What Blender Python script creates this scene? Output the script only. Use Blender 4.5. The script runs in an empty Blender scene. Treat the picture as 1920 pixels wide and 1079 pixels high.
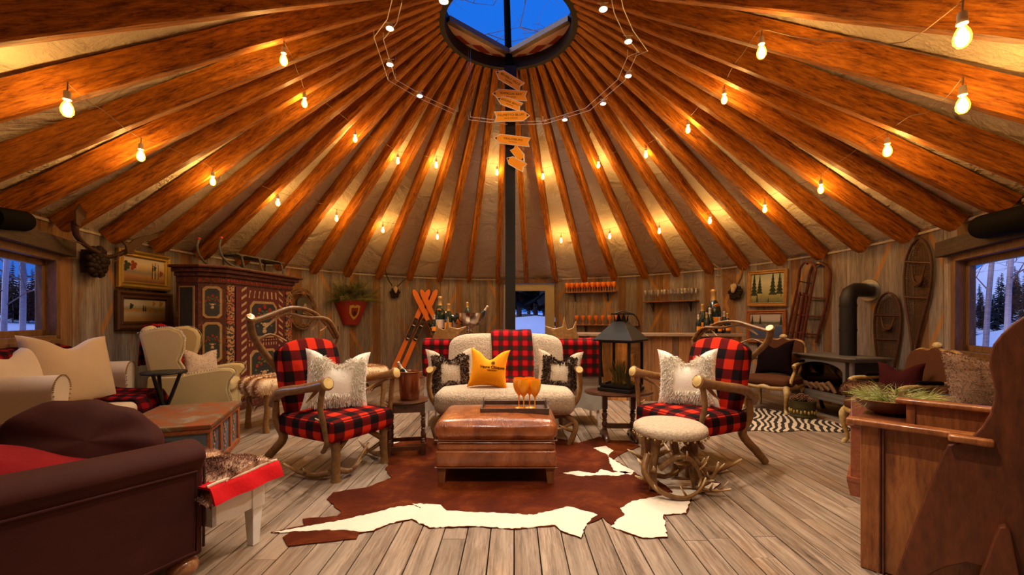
import bpy, bmesh, math, random
import numpy as np
from mathutils import Vector, Matrix
random.seed(7)
RNG = np.random.RandomState(11)
SC = bpy.context.scene
COL = SC.collection
PI = math.pi
sin, cos, sqrt = math.sin, math.cos, math.sqrt

# ------------------------------------------------------------------ camera
FOC, C0, HZ, CAMZ = 792.0, 964.0, 600.0, 1.2      # focal length in px, principal column, horizon row, eye height
cam = bpy.data.cameras.new('camera'); camo = bpy.data.objects.new('camera', cam); COL.objects.link(camo)
cam.sensor_width = 36; cam.lens = FOC/1920*36
cam.shift_x = -(C0-960)/1920; cam.shift_y = (HZ-539.5)/1920
cam.clip_start = 0.02; cam.clip_end = 500
camo.location = (0, 0, CAMZ); camo.rotation_euler = (PI/2, 0, 0)
SC.camera = camo
vs = SC.view_settings
vs.view_transform = 'Standard'; vs.look = 'None'; vs.gamma = 1; vs.use_curve_mapping = False
vs.exposure = 0.0
try:
    SC.cycles.max_bounces = 7; SC.cycles.diffuse_bounces = 4; SC.cycles.glossy_bounces = 3
    SC.cycles.transparent_max_bounces = 12; SC.cycles.sample_clamp_indirect = 4
    SC.cycles.use_denoising = True; SC.cycles.caustics_reflective = False; SC.cycles.caustics_refractive = False
except Exception: pass

# ------------------------------------------------------------------ sky (blue hour) and its faint directional glow
W = bpy.data.worlds.new('dusk_sky'); SC.world = W; W.use_nodes = True
nt = W.node_tree; bg = nt.nodes['Background']
tc = nt.nodes.new('ShaderNodeTexCoord'); sp = nt.nodes.new('ShaderNodeSeparateXYZ'); cr = nt.nodes.new('ShaderNodeValToRGB')
nt.links.new(tc.outputs['Generated'], sp.inputs[0]); nt.links.new(sp.outputs[2], cr.inputs[0]); nt.links.new(cr.outputs[0], bg.inputs[0])
cr.color_ramp.elements[0].position = 0.0; cr.color_ramp.elements[0].color = (0.035, 0.17, 0.72, 1)
cr.color_ramp.elements[1].position = 0.6; cr.color_ramp.elements[1].color = (0.012, 0.16, 0.80, 1)
SKY_STRENGTH = 1.0
bg.inputs[1].default_value = SKY_STRENGTH
sun = bpy.data.lights.new('dusk_glow', 'SUN'); suno = bpy.data.objects.new('dusk_glow', sun); COL.objects.link(suno)
sun.energy = 3.2; sun.angle = math.radians(60); sun.color = (0.86, 0.86, 1.0)
suno.rotation_euler = (math.radians(68), 0, math.radians(-75))

# lamp settings used by the bulb and spot builders further down
BULB_W, BULB_COL = 36.0, (1.0, 0.56, 0.15)
SPOT_W, SPOT_COL = 165.0, (1.0, 0.84, 0.66)

# ------------------------------------------------------------------ the round room: radius, centre, wall top, skylight ring
R, CX, YC, HW, NR = 4.60, -0.07, 5.40, 2.16, 42
RR, RZ = 0.88, 5.10                                  # skylight ring radius and height
def wallpt(th, off=0.0, z=0.0):
    r = R - off
    x = CX + r*sin(th); u = r*cos(th)
    if u < -2.2: u = -(-u + 0.243*(-u-2.2)**2)
    return Vector((x, YC+u, z))
def ray(px, py): return Vector(((px-C0)/FOC, 1.0, (HZ-py)/FOC))
def D(px, py, d): r = ray(px, py); return Vector((r.x*d, d, CAMZ+r.z*d))
def G(px, py, z=0.0): r = ray(px, py); d = (z-CAMZ)/r.z; return Vector((r.x*d, d, z))
def WL(px, py, off=0.05):                            # point on the wall, off metres in front of it
    r = ray(px, py); rr = R-off
    a = r.x**2+1; b = -2*(CX*r.x+YC); c = CX**2+YC**2-rr**2
    d = (-b+sqrt(b*b-4*a*c))/(2*a); return Vector((r.x*d, d, CAMZ+r.z*d))
def thof(p): return math.atan2(p.x-CX, p.y-YC)
def th_px(px): return thof(WL(px, 600, 0))
SLOPE = (RZ-HW)/(R-RR)
def CN(px, py, below=0.2):                           # point under the roof, below metres under the canvas
    r = ray(px, py); lo, hi = 0.5, 12.0
    def f(d):
        p = (r.x*d, d, CAMZ+r.z*d); u = d-YC
        if u < -2.2: w = -u; k = .243; u = -(2.2+(-1+sqrt(1+4*k*(w-2.2)))/(2*k))
        rad = sqrt((p[0]-CX)**2+u*u)
        return p[2]-(HW+(R-rad)*SLOPE-below)
    d = 0.6; prev = f(d)
    while d < 12:
        d += 0.01; c = f(d)
        if prev < 0 <= c: break
        prev = c
    return Vector((r.x*d, d, CAMZ+r.z*d))

# ------------------------------------------------------------------ mesh builder
class MB:
    def __init__(s): s.v = []; s.f = []; s.t = []; s.M = None
    def add(s, vs, fs, tint=0.0):
        b = len(s.v)
        if s.M is not None: vs = [s.M @ Vector(p) for p in vs]
        s.v.extend([tuple(p) for p in vs]); s.f.extend([tuple(i+b for i in q) for q in fs])
        s.t.extend(list(tint) if hasattr(tint, '__len__') else [tint]*len(vs)); return s
    def box(s, x0, x1, y0, y1, z0, z1, tint=0.0):
        v = [(x, y, z) for z in (z0, z1) for y in (y0, y1) for x in (x0, x1)]
        return s.add(v, [(0,2,3,1),(4,5,7,6),(0,1,5,4),(2,6,7,3),(0,4,6,2),(1,3,7,5)], tint)
    def rbox(s, c, size, r, n=3, puff=0.0, tint=0.0):
        hx, hy, hz = [max(q/2, 1e-4) for q in size]; r = min(r, hx, hy, hz)
        def cuts(h):
            inner = h-r; a = [-h+r*(1-cos(PI/2*i/n)) for i in range(n)] if r > 0 else []
            m = max(2, int(inner*2/0.05)) if puff else 2
            mid = [-inner+2*inner*i/m for i in range(m+1)] if inner > 1e-5 else [0.0]
            return [-h+ r*i/n for i in range(n)] + mid + [inner+r*(i+1)/n for i in range(n)]
        g = [cuts(hx), cuts(hy), cuts(hz)]; h = (hx, hy, hz); idx = {}; vs = []; fs = []
        def vert(p):
            k = (round(p[0],5), round(p[1],5), round(p[2],5))
            if k in idx: return idx[k]
            q = [max(-h[i]+r, min(h[i]-r, p[i])) for i in range(3)]
            d = Vector([p[i]-q[i] for i in range(3)])
            if d.length > 1e-9: d = d.normalized()*r
            o = [q[i]+d[i] for i in range(3)]
            if puff:
                o[2] += puff*(1-(p[0]/hx)**2)*(1-(p[1]/hy)**2)*(p[2]/hz)
                e = puff*0.35*(1-(p[2]/hz)**2)
                o[0] += e*(p[0]/hx)*(1-(p[1]/hy)**2); o[1] += e*(p[1]/hy)*(1-(p[0]/hx)**2)
            idx[k] = len(vs); vs.append((c[0]+o[0], c[1]+o[1], c[2]+o[2])); return idx[k]
        for ax in range(3):
            a, b = [(1,2),(2,0),(0,1)][ax]
            for sg in (-1, 1):
                for i in range(len(g[a])-1):
                    for j in range(len(g[b])-1):
                        q = []
                        for (ii, jj) in ((i,j),(i+1,j),(i+1,j+1),(i,j+1)):
                            p = [0,0,0]; p[ax] = sg*h[ax]; p[a] = g[a][ii]; p[b] = g[b][jj]; q.append(vert(p))
                        if sg < 0: q.reverse()
                        if len(set(q)) >= 3: fs.append(tuple(dict.fromkeys(q)))
        return s.add(vs, fs, tint)
    def tube(s, pts, rad, n=8, tint=0.0, smooth=0, cap=True, flat=1.0, wob=0.0):
        pts = [Vector(p) for p in pts]
        if not hasattr(rad, '__len__'): rad = [rad]*len(pts)
        rad = list(rad)
        while len(rad) < len(pts): rad.append(rad[-1])
        tl = list(tint) if hasattr(tint, '__len__') else [tint]*len(pts)
        if smooth and len(pts) > 2: pts, rad, tl = smooth_path(pts, rad, tl, smooth)
        m = len(pts); vs = []; ts = []; fs = []
        T = [(pts[min(i+1, m-1)]-pts[max(i-1, 0)]) for i in range(m)]
        T = [t.normalized() if t.length > 1e-9 else Vector((0,0,1)) for t in T]
        up = Vector((0,0,1)) if abs(T[0].z) < 0.9 else Vector((1,0,0))
        N = (up-T[0]*up.dot(T[0])).normalized()
        for i in range(m):
            if i: N = (N-T[i]*N.dot(T[i])); N = N.normalized() if N.length > 1e-6 else T[i].orthogonal().normalized()
            B = T[i].cross(N)
            for k in range(n):
                a = 2*PI*k/n; r = rad[i]*(1+wob*random.uniform(-1,1))
                vs.append(pts[i]+(N*cos(a)*flat+B*sin(a))*r); ts.append(tl[i])
        for i in range(m-1):
            for k in range(n): fs.append((i*n+k, i*n+(k+1)%n, (i+1)*n+(k+1)%n, (i+1)*n+k))
        if cap: fs.append(tuple(range(n-1, -1, -1))); fs.append(tuple((m-1)*n+k for k in range(n)))
        return s.add(vs, fs, ts)
    def lathe(s, prof, n=24, c=(0,0,0), tint=0.0, sx=1.0, sy=1.0):
        vs = []; fs = []
        for (r, z) in prof:
            for k in range(n):
                a = 2*PI*k/n; vs.append((c[0]+max(r,1e-5)*cos(a)*sx, c[1]+max(r,1e-5)*sin(a)*sy, c[2]+z))
        for i in range(len(prof)-1):
            for k in range(n): fs.append((i*n+k, i*n+(k+1)%n, (i+1)*n+(k+1)%n, (i+1)*n+k))
        fs.append(tuple(range(n-1,-1,-1))); fs.append(tuple((len(prof)-1)*n+k for k in range(n)))
        return s.add(vs, fs, tint)
    def prism(s, out, a0, a1, plane='xz', tint=0.0):
        n = len(out)
        def P(p, a): return (p[0], a, p[1]) if plane == 'xz' else ((p[0], p[1], a) if plane == 'xy' else (a, p[0], p[1]))
        vs = [P(p, a0) for p in out]+[P(p, a1) for p in out]
        ar = sum(out[i][0]*out[(i+1)%n][1]-out[(i+1)%n][0]*out[i][1] for i in range(n))
        fs = [tuple(range(n)), tuple(range(2*n-1, n-1, -1))]+[(i+n, (i+1)%n+n, (i+1)%n, i) for i in range(n)]
        flip = (ar > 0) ^ (plane == 'xz') ^ (a1 < a0)
        if flip: fs = [tuple(reversed(f)) for f in fs]
        return s.add(vs, fs, tint)
    def hull3(s, out, nrm, th, tint=0.0):                # a board: 3D outline extruded along nrm
        n = len(out); nv = Vector(nrm)*th
        vs = [Vector(p) for p in out]+[Vector(p)+nv for p in out]
        return s.add(vs, [tuple(range(n-1,-1,-1)), tuple(range(n, 2*n))]+[(i, (i+1)%n, (i+1)%n+n, i+n) for i in range(n)], tint)
    def ball(s, c, r, nu=12, nv=8, tint=0.0):
        if not hasattr(r, '__len__'): r = (r, r, r)
        vs = [(c[0], c[1], c[2]-r[2])]; fs = []
        for j in range(1, nv):
            p = -PI/2+PI*j/nv
            for i in range(nu): a = 2*PI*i/nu; vs.append((c[0]+r[0]*cos(p)*cos(a), c[1]+r[1]*cos(p)*sin(a), c[2]+r[2]*sin(p)))
        vs.append((c[0], c[1], c[2]+r[2])); L = len(vs)-1
        for i in range(nu):
            fs.append((0, 1+(i+1)%nu, 1+i)); fs.append((L, L-nu+i, L-nu+(i+1)%nu))
            for j in range(nv-2): a = 1+j*nu; fs.append((a+i, a+(i+1)%nu, a+nu+(i+1)%nu, a+nu+i))
        return s.add(vs, fs, tint)
    def sheet(s, fn, nu, nv, th=0.01, tint=0.0):         # a cloth: fn(u,v)->point, given thickness
        P = [[Vector(fn(i/nu, j/nv)) for j in range(nv+1)] for i in range(nu+1)]
        top = []; bot = []
        for i in range(nu+1):
            for j in range(nv+1):
                a = P[min(i+1,nu)][j]-P[max(i-1,0)][j]; b = P[i][min(j+1,nv)]-P[i][max(j-1,0)]
                n = a.cross(b); n = n.normalized() if n.length > 1e-12 else Vector((0,0,1))
                top.append(P[i][j]+n*th/2); bot.append(P[i][j]-n*th/2)
        K = nv+1; o = len(top); fs = []
        for i in range(nu):
            for j in range(nv):
                q = (i*K+j, (i+1)*K+j, (i+1)*K+j+1, i*K+j+1); fs.append(q); fs.append(tuple(o+x for x in reversed(q)))
        rim = [i*K for i in range(nu+1)]+[nu*K+j for j in range(1, nv+1)]+[i*K+nv for i in range(nu-1,-1,-1)]+[j for j in range(nv-1,0,-1)]
        for a, b in zip(rim, rim[1:]+rim[:1]): fs.append((b, a, a+o, b+o))
        return s.add(top+bot, fs, tint)
    def fur(s, count, length, width, lean=(0,0,-0.4), tint=(0,1), keep=None, seed=1, curl=0.5):
        """short tapering tufts rooted on the faces already in this mesh"""
        rs = np.random.RandomState(seed); V = np.array(s.v); tri = []
        M, s.M = s.M, None
        for f in s.f:
            for k in range(1, len(f)-1): tri.append((f[0], f[k], f[k+1]))
        tri = np.array(tri); A, B, C = V[tri[:,0]], V[tri[:,1]], V[tri[:,2]]
        cr_ = np.cross(B-A, C-A); ar = np.linalg.norm(cr_, axis=1); nn = cr_/np.maximum(ar[:,None], 1e-12)
        ok = np.ones(len(tri), bool)
        if keep is not None:
            mid = (A+B+C)/3; ok = np.array([bool(keep(m, q)) for m, q in zip(mid, nn)])
        p = ar*ok; p = p/p.sum(); pick = rs.choice(len(tri), count, p=p)
        u = rs.rand(count, 2); fl = u.sum(1) > 1; u[fl] = 1-u[fl]
        P = A[pick]+(B-A)[pick]*u[:,:1]+(C-A)[pick]*u[:,1:]; N = nn[pick]
        ln = Vector(lean)
        for k in range(count):
            n = Vector(N[k]); base = Vector(P[k]); L = length*rs.uniform(.6, 1.2)
            d = (n+ln+Vector(rs.uniform(-curl, curl, 3))).normalized()
            if d.dot(n) < 0.15: d = (d+n*(0.3-d.dot(n))).normalized()
            sd = d.orthogonal().normalized(); sd = (Matrix.Rotation(rs.rand()*6.28, 3, d) @ sd)*width*rs.uniform(.7, 1.3)
            m = base+d*L*0.5; t = base+d*L+ln*L*0.35
            t0 = rs.uniform(tint[0], tint[1])
            s.add([base-n*.002-sd, base-n*.002+sd, m+sd*.8, m-sd*.8, t], [(0,1,2,3), (3,2,4)], t0)
        s.M = M; return s
    def build(s, name, mat, parent=None, world=False, smooth=40, bevel=0.0, origin=None):
        me = bpy.data.meshes.new(name)
        V = np.array(s.v, dtype=float).reshape(-1, 3)
        if world and parent is not None:
            Mi = np.array(parent.matrix_basis.inverted()) if parent.parent is None else np.array((parent.parent.matrix_basis).inverted())
            V = V @ Mi[:3,:3].T + Mi[:3,3]
        if origin is not None: V = V-np.array(origin)
        me.from_pydata(V.tolist(), [], s.f)
        at = me.attributes.new('tint', 'FLOAT', 'POINT'); at.data.foreach_set('value', np.array(s.t, dtype=np.float32))
        me.update()
        nl = len(me.loops)
        if nl:
            uv = me.uv_layers.new(name='UVMap')
            ls = np.zeros(len(me.polygons), int); lt = np.zeros(len(me.polygons), int); no = np.zeros(len(me.polygons)*3)
            me.polygons.foreach_get('loop_start', ls); me.polygons.foreach_get('loop_total', lt); me.polygons.foreach_get('normal', no)
            no = np.abs(no.reshape(-1,3)); ax = np.argmax(no*np.array([1,1,1.001]), axis=1); pol = np.repeat(np.arange(len(ls)), lt)
            vi = np.zeros(nl, int); me.loops.foreach_get('vertex_index', vi); co = V[vi]; la = ax[pol]
            u = np.where(la == 0, co[:,1], co[:,0]); w = np.where(la == 2, co[:,1], co[:,2])
            uv.data.foreach_set('uv', np.stack([u, w], 1).ravel().astype(np.float32))
        if smooth:
            me.polygons.foreach_set('use_smooth', [True]*len(me.polygons))
            if smooth < 180: me.set_sharp_from_angle(angle=math.radians(smooth))
        if mat: me.materials.append(mat)
        o = bpy.data.objects.new(name, me); COL.objects.link(o)
        if parent is not None: o.parent = parent
        if origin is not None: o.location = origin
        if bevel:
            b = o.modifiers.new('bevel', 'BEVEL'); b.width = bevel; b.segments = 2; b.limit_method = 'ANGLE'; b.angle_limit = math.radians(50)
        return o
def smooth_path(pts, rad, tl, k):
    P = [pts[0]]+list(pts)+[pts[-1]]; o = []; r = []; t = []
    for i in range(1, len(P)-2):
        for j in range(k):
            s = j/k; s2 = s*s; s3 = s2*s
            o.append(0.5*((2*P[i])+(P[i+1]-P[i-1])*s+(2*P[i-1]-5*P[i]+4*P[i+1]-P[i+2])*s2+(3*P[i]-P[i-1]-3*P[i+1]+P[i+2])*s3))
            r.append(rad[i-1]*(1-s)+rad[i]*s); t.append(tl[i-1]*(1-s)+tl[i]*s)
    o.append(P[-1]); r.append(rad[-1]); t.append(tl[-1]); return o, r, t
def tag(o, label=None, cat=None, group=None, kind=None):
    if label: o['label'] = label
    if cat: o['category'] = cat
    if group: o['group'] = group
    if kind: o['kind'] = kind
    return o
def thing(name, label, cat, loc=(0,0,0), rz=0.0, group=None):
    o = bpy.data.objects.new(name, None); COL.objects.link(o); o.empty_display_size = 0.1
    o.location = loc; o.rotation_euler = (0,0,rz); o.matrix_basis = Matrix.Translation(Vector(loc)) @ Matrix.Rotation(rz, 4, 'Z')
    return tag(o, label, cat, group)
def struct(name, mb, mat, **k): return tag(mb.build(name, mat, **k), kind='structure')
def dup(o, loc=None, rz=None, label=None, parent=None, scale=None):
    c = o.copy(); COL.objects.link(c)
    if parent is not None: c.parent = parent
    for ch in list(o.children): dup(ch, parent=c)
    if loc is not None: c.location = loc
    if rz is not None: c.rotation_euler = (0,0,rz)
    if scale is not None: c.scale = (scale,)*3
    if label: c['label'] = label
    return c
def face_rz(f): return math.atan2(-f[0], f[1])            # local +Y looks along f

# ------------------------------------------------------------------ materials
def newmat(name):
    m = bpy.data.materials.new(name); m.use_nodes = True; nt = m.node_tree; return m, nt, nt.nodes['Principled BSDF']
def nd(nt, t, **k):
    n = nt.nodes.new('ShaderNode'+t)
    for a, b in k.items():
        if a.startswith('i_'): n.inputs[int(a[2:]) if a[2:].isdigit() else a[2:]].default_value = b
        else: setattr(n, a, b)
    return n
def L(nt, a, b): nt.links.new(a, b)
def rgb(c): return (c[0], c[1], c[2], 1)
def S(r, g, b):                                           # sRGB 0-255 to linear
    def f(x): x /= 255; return x/12.92 if x <= .04045 else ((x+.055)/1.055)**2.4
    return (f(r), f(g), f(b))
def ramp(nt, fac, cols):
    r = nd(nt, 'ValToRGB'); e = r.color_ramp.elements
    for i, (p, c) in enumerate(cols):
        if i < 2: q = e[i]; q.position = p
        else: q = e.new(p)
        q.color = rgb(c)
    L(nt, fac, r.inputs[0]); return r.outputs[0]
def coords(nt, kind='Object', scale=(1,1,1), rnd=False):
    tc = nd(nt, 'TexCoord'); mp = nd(nt, 'Mapping'); mp.inputs['Scale'].default_value = scale
    src = tc.outputs[kind]
    if rnd:
        oi = nd(nt, 'ObjectInfo'); ad = nd(nt, 'VectorMath', operation='MULTIPLY_ADD')
        L(nt, src, ad.inputs[2]); cb = nd(nt, 'CombineXYZ')
        for i in range(3): L(nt, oi.outputs['Random'], cb.inputs[i])
        L(nt, cb.outputs[0], ad.inputs[0]); ad.inputs[1].default_value = (37, 19, 11); src = ad.outputs[0]
    L(nt, src, mp.inputs[0]); return mp.outputs[0]
def noise(nt, vec, scale, detail=4, rough=.6, dist=0.0):
    n = nd(nt, 'TexNoise'); n.inputs['Scale'].default_value = scale; n.inputs['Detail'].default_value = detail
    n.inputs['Roughness'].default_value = rough; n.inputs['Distortion'].default_value = dist
    if vec is not None: L(nt, vec, n.inputs['Vector'])
    return n.outputs[0]
def bump(nt, bsdf, h, strength=.4, dist=.01):
    b = nd(nt, 'Bump'); b.inputs['Strength'].default_value = strength; b.inputs['Distance'].default_value = dist
    L(nt, h, b.inputs['Height']); L(nt, b.outputs[0], bsdf.inputs['Normal'])
def mixc(nt, fac, a, b, mode='MIX'):
    m = nd(nt, 'Mix', data_type='RGBA', blend_type=mode)
    if hasattr(fac, 'is_linked') or not isinstance(fac, (int, float)): L(nt, fac, m.inputs[0])
    else: m.inputs[0].default_value = fac
    for q, i in ((a, 6), (b, 7)):
        if isinstance(q, (tuple, list)): m.inputs[i].default_value = rgb(q)
        else: L(nt, q, m.inputs[i])
    return m.outputs[2]
def math_(nt, op, a, b=None, c=None):
    m = nd(nt, 'Math', operation=op)
    for i, q in enumerate((a, b, c)):
        if q is None: continue
        if isinstance(q, (int, float)): m.inputs[i].default_value = q
        else: L(nt, q, m.inputs[i])
    return m.outputs[0]
def plain(name, c, rough=.5, metal=0.0, bumps=0.0, bscale=60, spec=None, sheen=0.0, coat=0.0, var=0.0, vscale=6):
    m, nt, b = newmat(name); b.inputs['Base Color'].default_value = rgb(c)
    b.inputs['Roughness'].default_value = rough; b.inputs['Metallic'].default_value = metal
    if sheen: b.inputs['Sheen Weight'].default_value = sheen; b.inputs['Sheen Roughness'].default_value = .4; b.inputs['Sheen Tint'].default_value = rgb([min(1, q*2+.05) for q in c])
    if coat: b.inputs['Coat Weight'].default_value = coat; b.inputs['Coat Roughness'].default_value = .15
    if spec is None and rough >= .55: spec = .18
    if spec is not None: b.inputs['Specular IOR Level'].default_value = spec
    v = coords(nt)
    if var:
        n = noise(nt, v, vscale); L(nt, mixc(nt, n, [q*(1-var) for q in c], [min(1, q*(1+var)) for q in c]), b.inputs['Base Color'])
    if bumps: bump(nt, b, noise(nt, v, bscale, 3), bumps, .01)
    return m
def wood(name, c1, c2, scale=(1,1,12), c3=None, rough=.5, sc=4, bumps=.25, coat=0.0, rnd=False, kind='Object', island=0.0):
    """grain runs along the axis whose scale is smallest"""
    m, nt, b = newmat(name); v = coords(nt, kind, scale, rnd)
    if island:
        g = nd(nt, 'NewGeometry'); ad = nd(nt, 'VectorMath', operation='ADD'); cb = nd(nt, 'CombineXYZ')
        k = math_(nt, 'MULTIPLY', g.outputs['Random Per Island'], 57.0)
        for i in range(3): L(nt, k, cb.inputs[i])
        L(nt, v, ad.inputs[0]); L(nt, cb.outputs[0], ad.inputs[1]); v = ad.outputs[0]
    n1 = noise(nt, v, sc, 6, .65, .6); n2 = noise(nt, v, sc*5, 4, .7, .2)
    f = math_(nt, 'MULTIPLY_ADD', n2, .45, math_(nt, 'MULTIPLY', n1, .65))
    col = ramp(nt, f, [(.36, c1), (.68, c2)]+([(.5, c3)] if c3 else []))
    if island:
        col = mixc(nt, 1.0, col, ramp(nt, g.outputs['Random Per Island'], [(0, (1-island,)*3), (1, (1,)*3)]), 'MULTIPLY')
    L(nt, col, b.inputs['Base Color']); b.inputs['Roughness'].default_value = rough
    if coat: b.inputs['Coat Weight'].default_value = coat; b.inputs['Coat Roughness'].default_value = .12
    bump(nt, b, f, bumps, .008); return m
def plaid(name, red, dark, black, p=.18, rough=.9, kind='UV', soft=0.02, ph=(0,0)):
    m, nt, b = newmat(name); tc = nd(nt, 'TexCoord'); sx = nd(nt, 'SeparateXYZ'); L(nt, tc.outputs[kind], sx.inputs[0])
    def stripe(o, q):
        t = math_(nt, 'PINGPONG', math_(nt, 'ADD', math_(nt, 'DIVIDE', o, p/2), q), 1.0)
        return math_(nt, 'SMOOTH_MIN', math_(nt, 'MAXIMUM', math_(nt, 'MULTIPLY_ADD', t, 1/soft*.25, -.5/soft*.25+.5), 0.0), 1.0, .05)
    a, c = stripe(sx.outputs[0], ph[0]), stripe(sx.outputs[1], ph[1])
    f = math_(nt, 'MULTIPLY', math_(nt, 'ADD', a, c), .5)
    col = ramp(nt, f, [(0.05, red), (.5, dark), (.95, black)])
    n = noise(nt, tc.outputs['Object'], 160, 2); col = mixc(nt, .35, col, mixc(nt, n, (.25,.25,.25), (1,1,1)), 'MULTIPLY')
    L(nt, col, b.inputs['Base Color']); b.inputs['Roughness'].default_value = rough; b.inputs['Specular IOR Level'].default_value = .08
    bump(nt, b, n, .3, .004); return m
def tinted(name, cols, rough=.7, nsc=(6,6,6), amt=.35, bumps=.3, sheen=0.0, coat=0.0, spec=.2):
    """colour from the mesh's own tint attribute plus noise (antler: brown beam to pale tip, fur: root to tip)"""
    m, nt, b = newmat(name); a = nd(nt, 'Attribute', attribute_name='tint'); v = coords(nt, 'Object', nsc)
    n = noise(nt, v, 3, 5); f = math_(nt, 'ADD', a.outputs['Fac'], math_(nt, 'MULTIPLY', math_(nt, 'SUBTRACT', n, .5), amt*2))
    L(nt, ramp(nt, f, cols), b.inputs['Base Color']); b.inputs['Roughness'].default_value = rough
    b.inputs['Specular IOR Level'].default_value = spec
    if sheen: b.inputs['Sheen Weight'].default_value = sheen
    if coat: b.inputs['Coat Weight'].default_value = coat; b.inputs['Coat Roughness'].default_value = .25
    bump(nt, b, n, bumps, .01); return m
def emis(name, c, s):
    m = bpy.data.materials.new(name); m.use_nodes = True; nt = m.node_tree; nt.nodes.clear()
    e = nd(nt, 'Emission'); e.inputs[0].default_value = rgb(c); e.inputs[1].default_value = s
    o = nd(nt, 'OutputMaterial'); L(nt, e.outputs[0], o.inputs[0]); return m
def clear_glass(name, tint=(1,1,1), amt=.08, rough=.03, glow=None, refl=.5):
    m = bpy.data.materials.new(name); m.use_nodes = True; nt = m.node_tree; nt.nodes.clear()
    t = nd(nt, 'BsdfTransparent'); t.inputs[0].default_value = rgb(tint); g = nd(nt, 'BsdfGlossy'); g.inputs['Roughness'].default_value = rough
    mx = nd(nt, 'MixShader'); fr = nd(nt, 'LayerWeight'); fr.inputs[0].default_value = .25
    f = math_(nt, 'MULTIPLY_ADD', fr.outputs['Fresnel'], refl, amt); L(nt, f, mx.inputs[0]); L(nt, t.outputs[0], mx.inputs[1]); L(nt, g.outputs[0], mx.inputs[2])
    o = nd(nt, 'OutputMaterial'); out = mx.outputs[0]
    if glow:
        e = nd(nt, 'Emission'); e.inputs[0].default_value = rgb(glow[0]); e.inputs[1].default_value = glow[1]
        ad = nd(nt, 'AddShader'); L(nt, out, ad.inputs[0]); L(nt, e.outputs[0], ad.inputs[1]); out = ad.outputs[0]
    L(nt, out, o.inputs[0]); return m

M = {}
M['antler'] = tinted('antler', [(0.0, (.10,.045,.018)), (.45, (.34,.17,.05)), (1.0, (.84,.66,.38))], .4, (9,9,9), .28, .35, coat=.4)
M['antler_cut'] = plain('antler_cut', (.80,.58,.22), .4, coat=.3, var=.25, vscale=50)
M['dark_wood'] = wood('dark_wood', (.030,.012,.007), (.13,.045,.018), (2,2,.5), rough=.35, sc=10, coat=.3)
M['mid_wood'] = wood('mid_wood', (.10,.035,.012), (.30,.11,.035), (6,6,.8), rough=.4, sc=5, coat=.2)
M['black_iron'] = plain('black_iron', (.022,.02,.019), .45, .6, .15, 40)
M['boucle'] = plain('boucle', (.53,.42,.30), .95, bumps=1.0, bscale=55, sheen=.1, var=.55, vscale=58)
M['red_plaid'] = plaid('red_plaid', (.72,.035,.012), (.13,.008,.008), (.012,.007,.008), .165)
M['throw_plaid'] = plaid('throw_plaid', (.55,.010,.014), (.13,.006,.008), (.022,.020,.012), .105, soft=.06)
M['dark_throw'] = plaid('dark_throw', (.26,.006,.010), (.06,.003,.006), (.012,.004,.006), .10, soft=.08)
M['ivory_fur'] = tinted('ivory_fur', [(0.0, (.74,.62,.45)), (1.0, (.95,.90,.80))], .8, (20,20,20), .15, .3, sheen=.3)
M['tan_fur'] = tinted('tan_fur', [(0.0, (.26,.12,.045)), (.5, (.48,.27,.11)), (1.0, (.86,.66,.42))], .85, (8,8,8), .25, .3, sheen=.2)
M['dark_fur'] = tinted('dark_fur', [(0.0, (.022,.009,.007)), (1.0, (.085,.038,.028))], .75, (20,20,20), .2, .3)
M['brown_fur'] = tinted('brown_fur', [(0.05, (.045,.016,.010)), (.40, (.17,.065,.038)), (.58, (.36,.19,.12)), (.82, (.90,.68,.48))], .85, (1.6,2.6,2.6), 1.25, .3, sheen=.1)
M['cream_fabric'] = plain('cream_fabric', (.62,.50,.36), .9, bumps=.25, bscale=180, sheen=.2, var=.06)
M['cord_white'] = plain('cord_white', (.50,.42,.32), .6); M['cord'] = plain('cord', (.22,.14,.08), .6)
M['steel'] = plain('steel', (.62,.60,.57), .25, .9)
M['brass_old'] = plain('brass_old', (.42,.28,.10), .4, .8, .3, 40)
# ================================================================== the room shell
# floor: boards running away from the camera, clipped to the room's outline
m, nt_, b_ = newmat('floor_boards'); v = coords(nt_, 'Object', (9, .55, 1)); g = nd(nt_, 'NewGeometry')
cb = nd(nt_, 'CombineXYZ'); k = math_(nt_, 'MULTIPLY', g.outputs['Random Per Island'], 91.0)
for i in range(3): L(nt_, k, cb.inputs[i])
ad = nd(nt_, 'VectorMath', operation='ADD'); L(nt_, v, ad.inputs[0]); L(nt_, cb.outputs[0], ad.inputs[1]); v = ad.outputs[0]
n1 = noise(nt_, v, 1.6, 8, .72, .5); n2 = noise(nt_, v, 9, 6, .75, .3); n3 = noise(nt_, coords(nt_, 'Object', (1.5,.7,1)), 1.3, 3)
f = math_(nt_, 'MULTIPLY_ADD', n2, .5, math_(nt_, 'MULTIPLY', n1, .6))
col = ramp(nt_, f, [(.40, (.048,.027,.018)), (.50, (.19,.125,.082)), (.64, (.45,.335,.245))])
col = mixc(nt_, ramp(nt_, n3, [(.50, (0,0,0)), (.68, (.6,.6,.6))]), col, mixc(nt_, n1, (.25,.12,.045), (.38,.22,.11)))
n4 = noise(nt_, coords(nt_, 'Object', (2.2,.8,1)), 2.0, 5, .7)
col = mixc(nt_, ramp(nt_, n4, [(.42, (0,0,0)), (.66, (.75,.75,.75))]), col, (.27,.205,.15))
col = mixc(nt_, 1.0, col, ramp(nt_, g.outputs['Random Per Island'], [(0, (.78,)*3), (1, (1.0,)*3)]), 'MULTIPLY')
L(nt_, col, b_.inputs['Base Color']); L(nt_, ramp(nt_, n2, [(.3, (.38,)*3), (.7, (.62,)*3)]), b_.inputs['Roughness']); bump(nt_, b_, f, .5, .005)
M['floor'] = m
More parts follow.
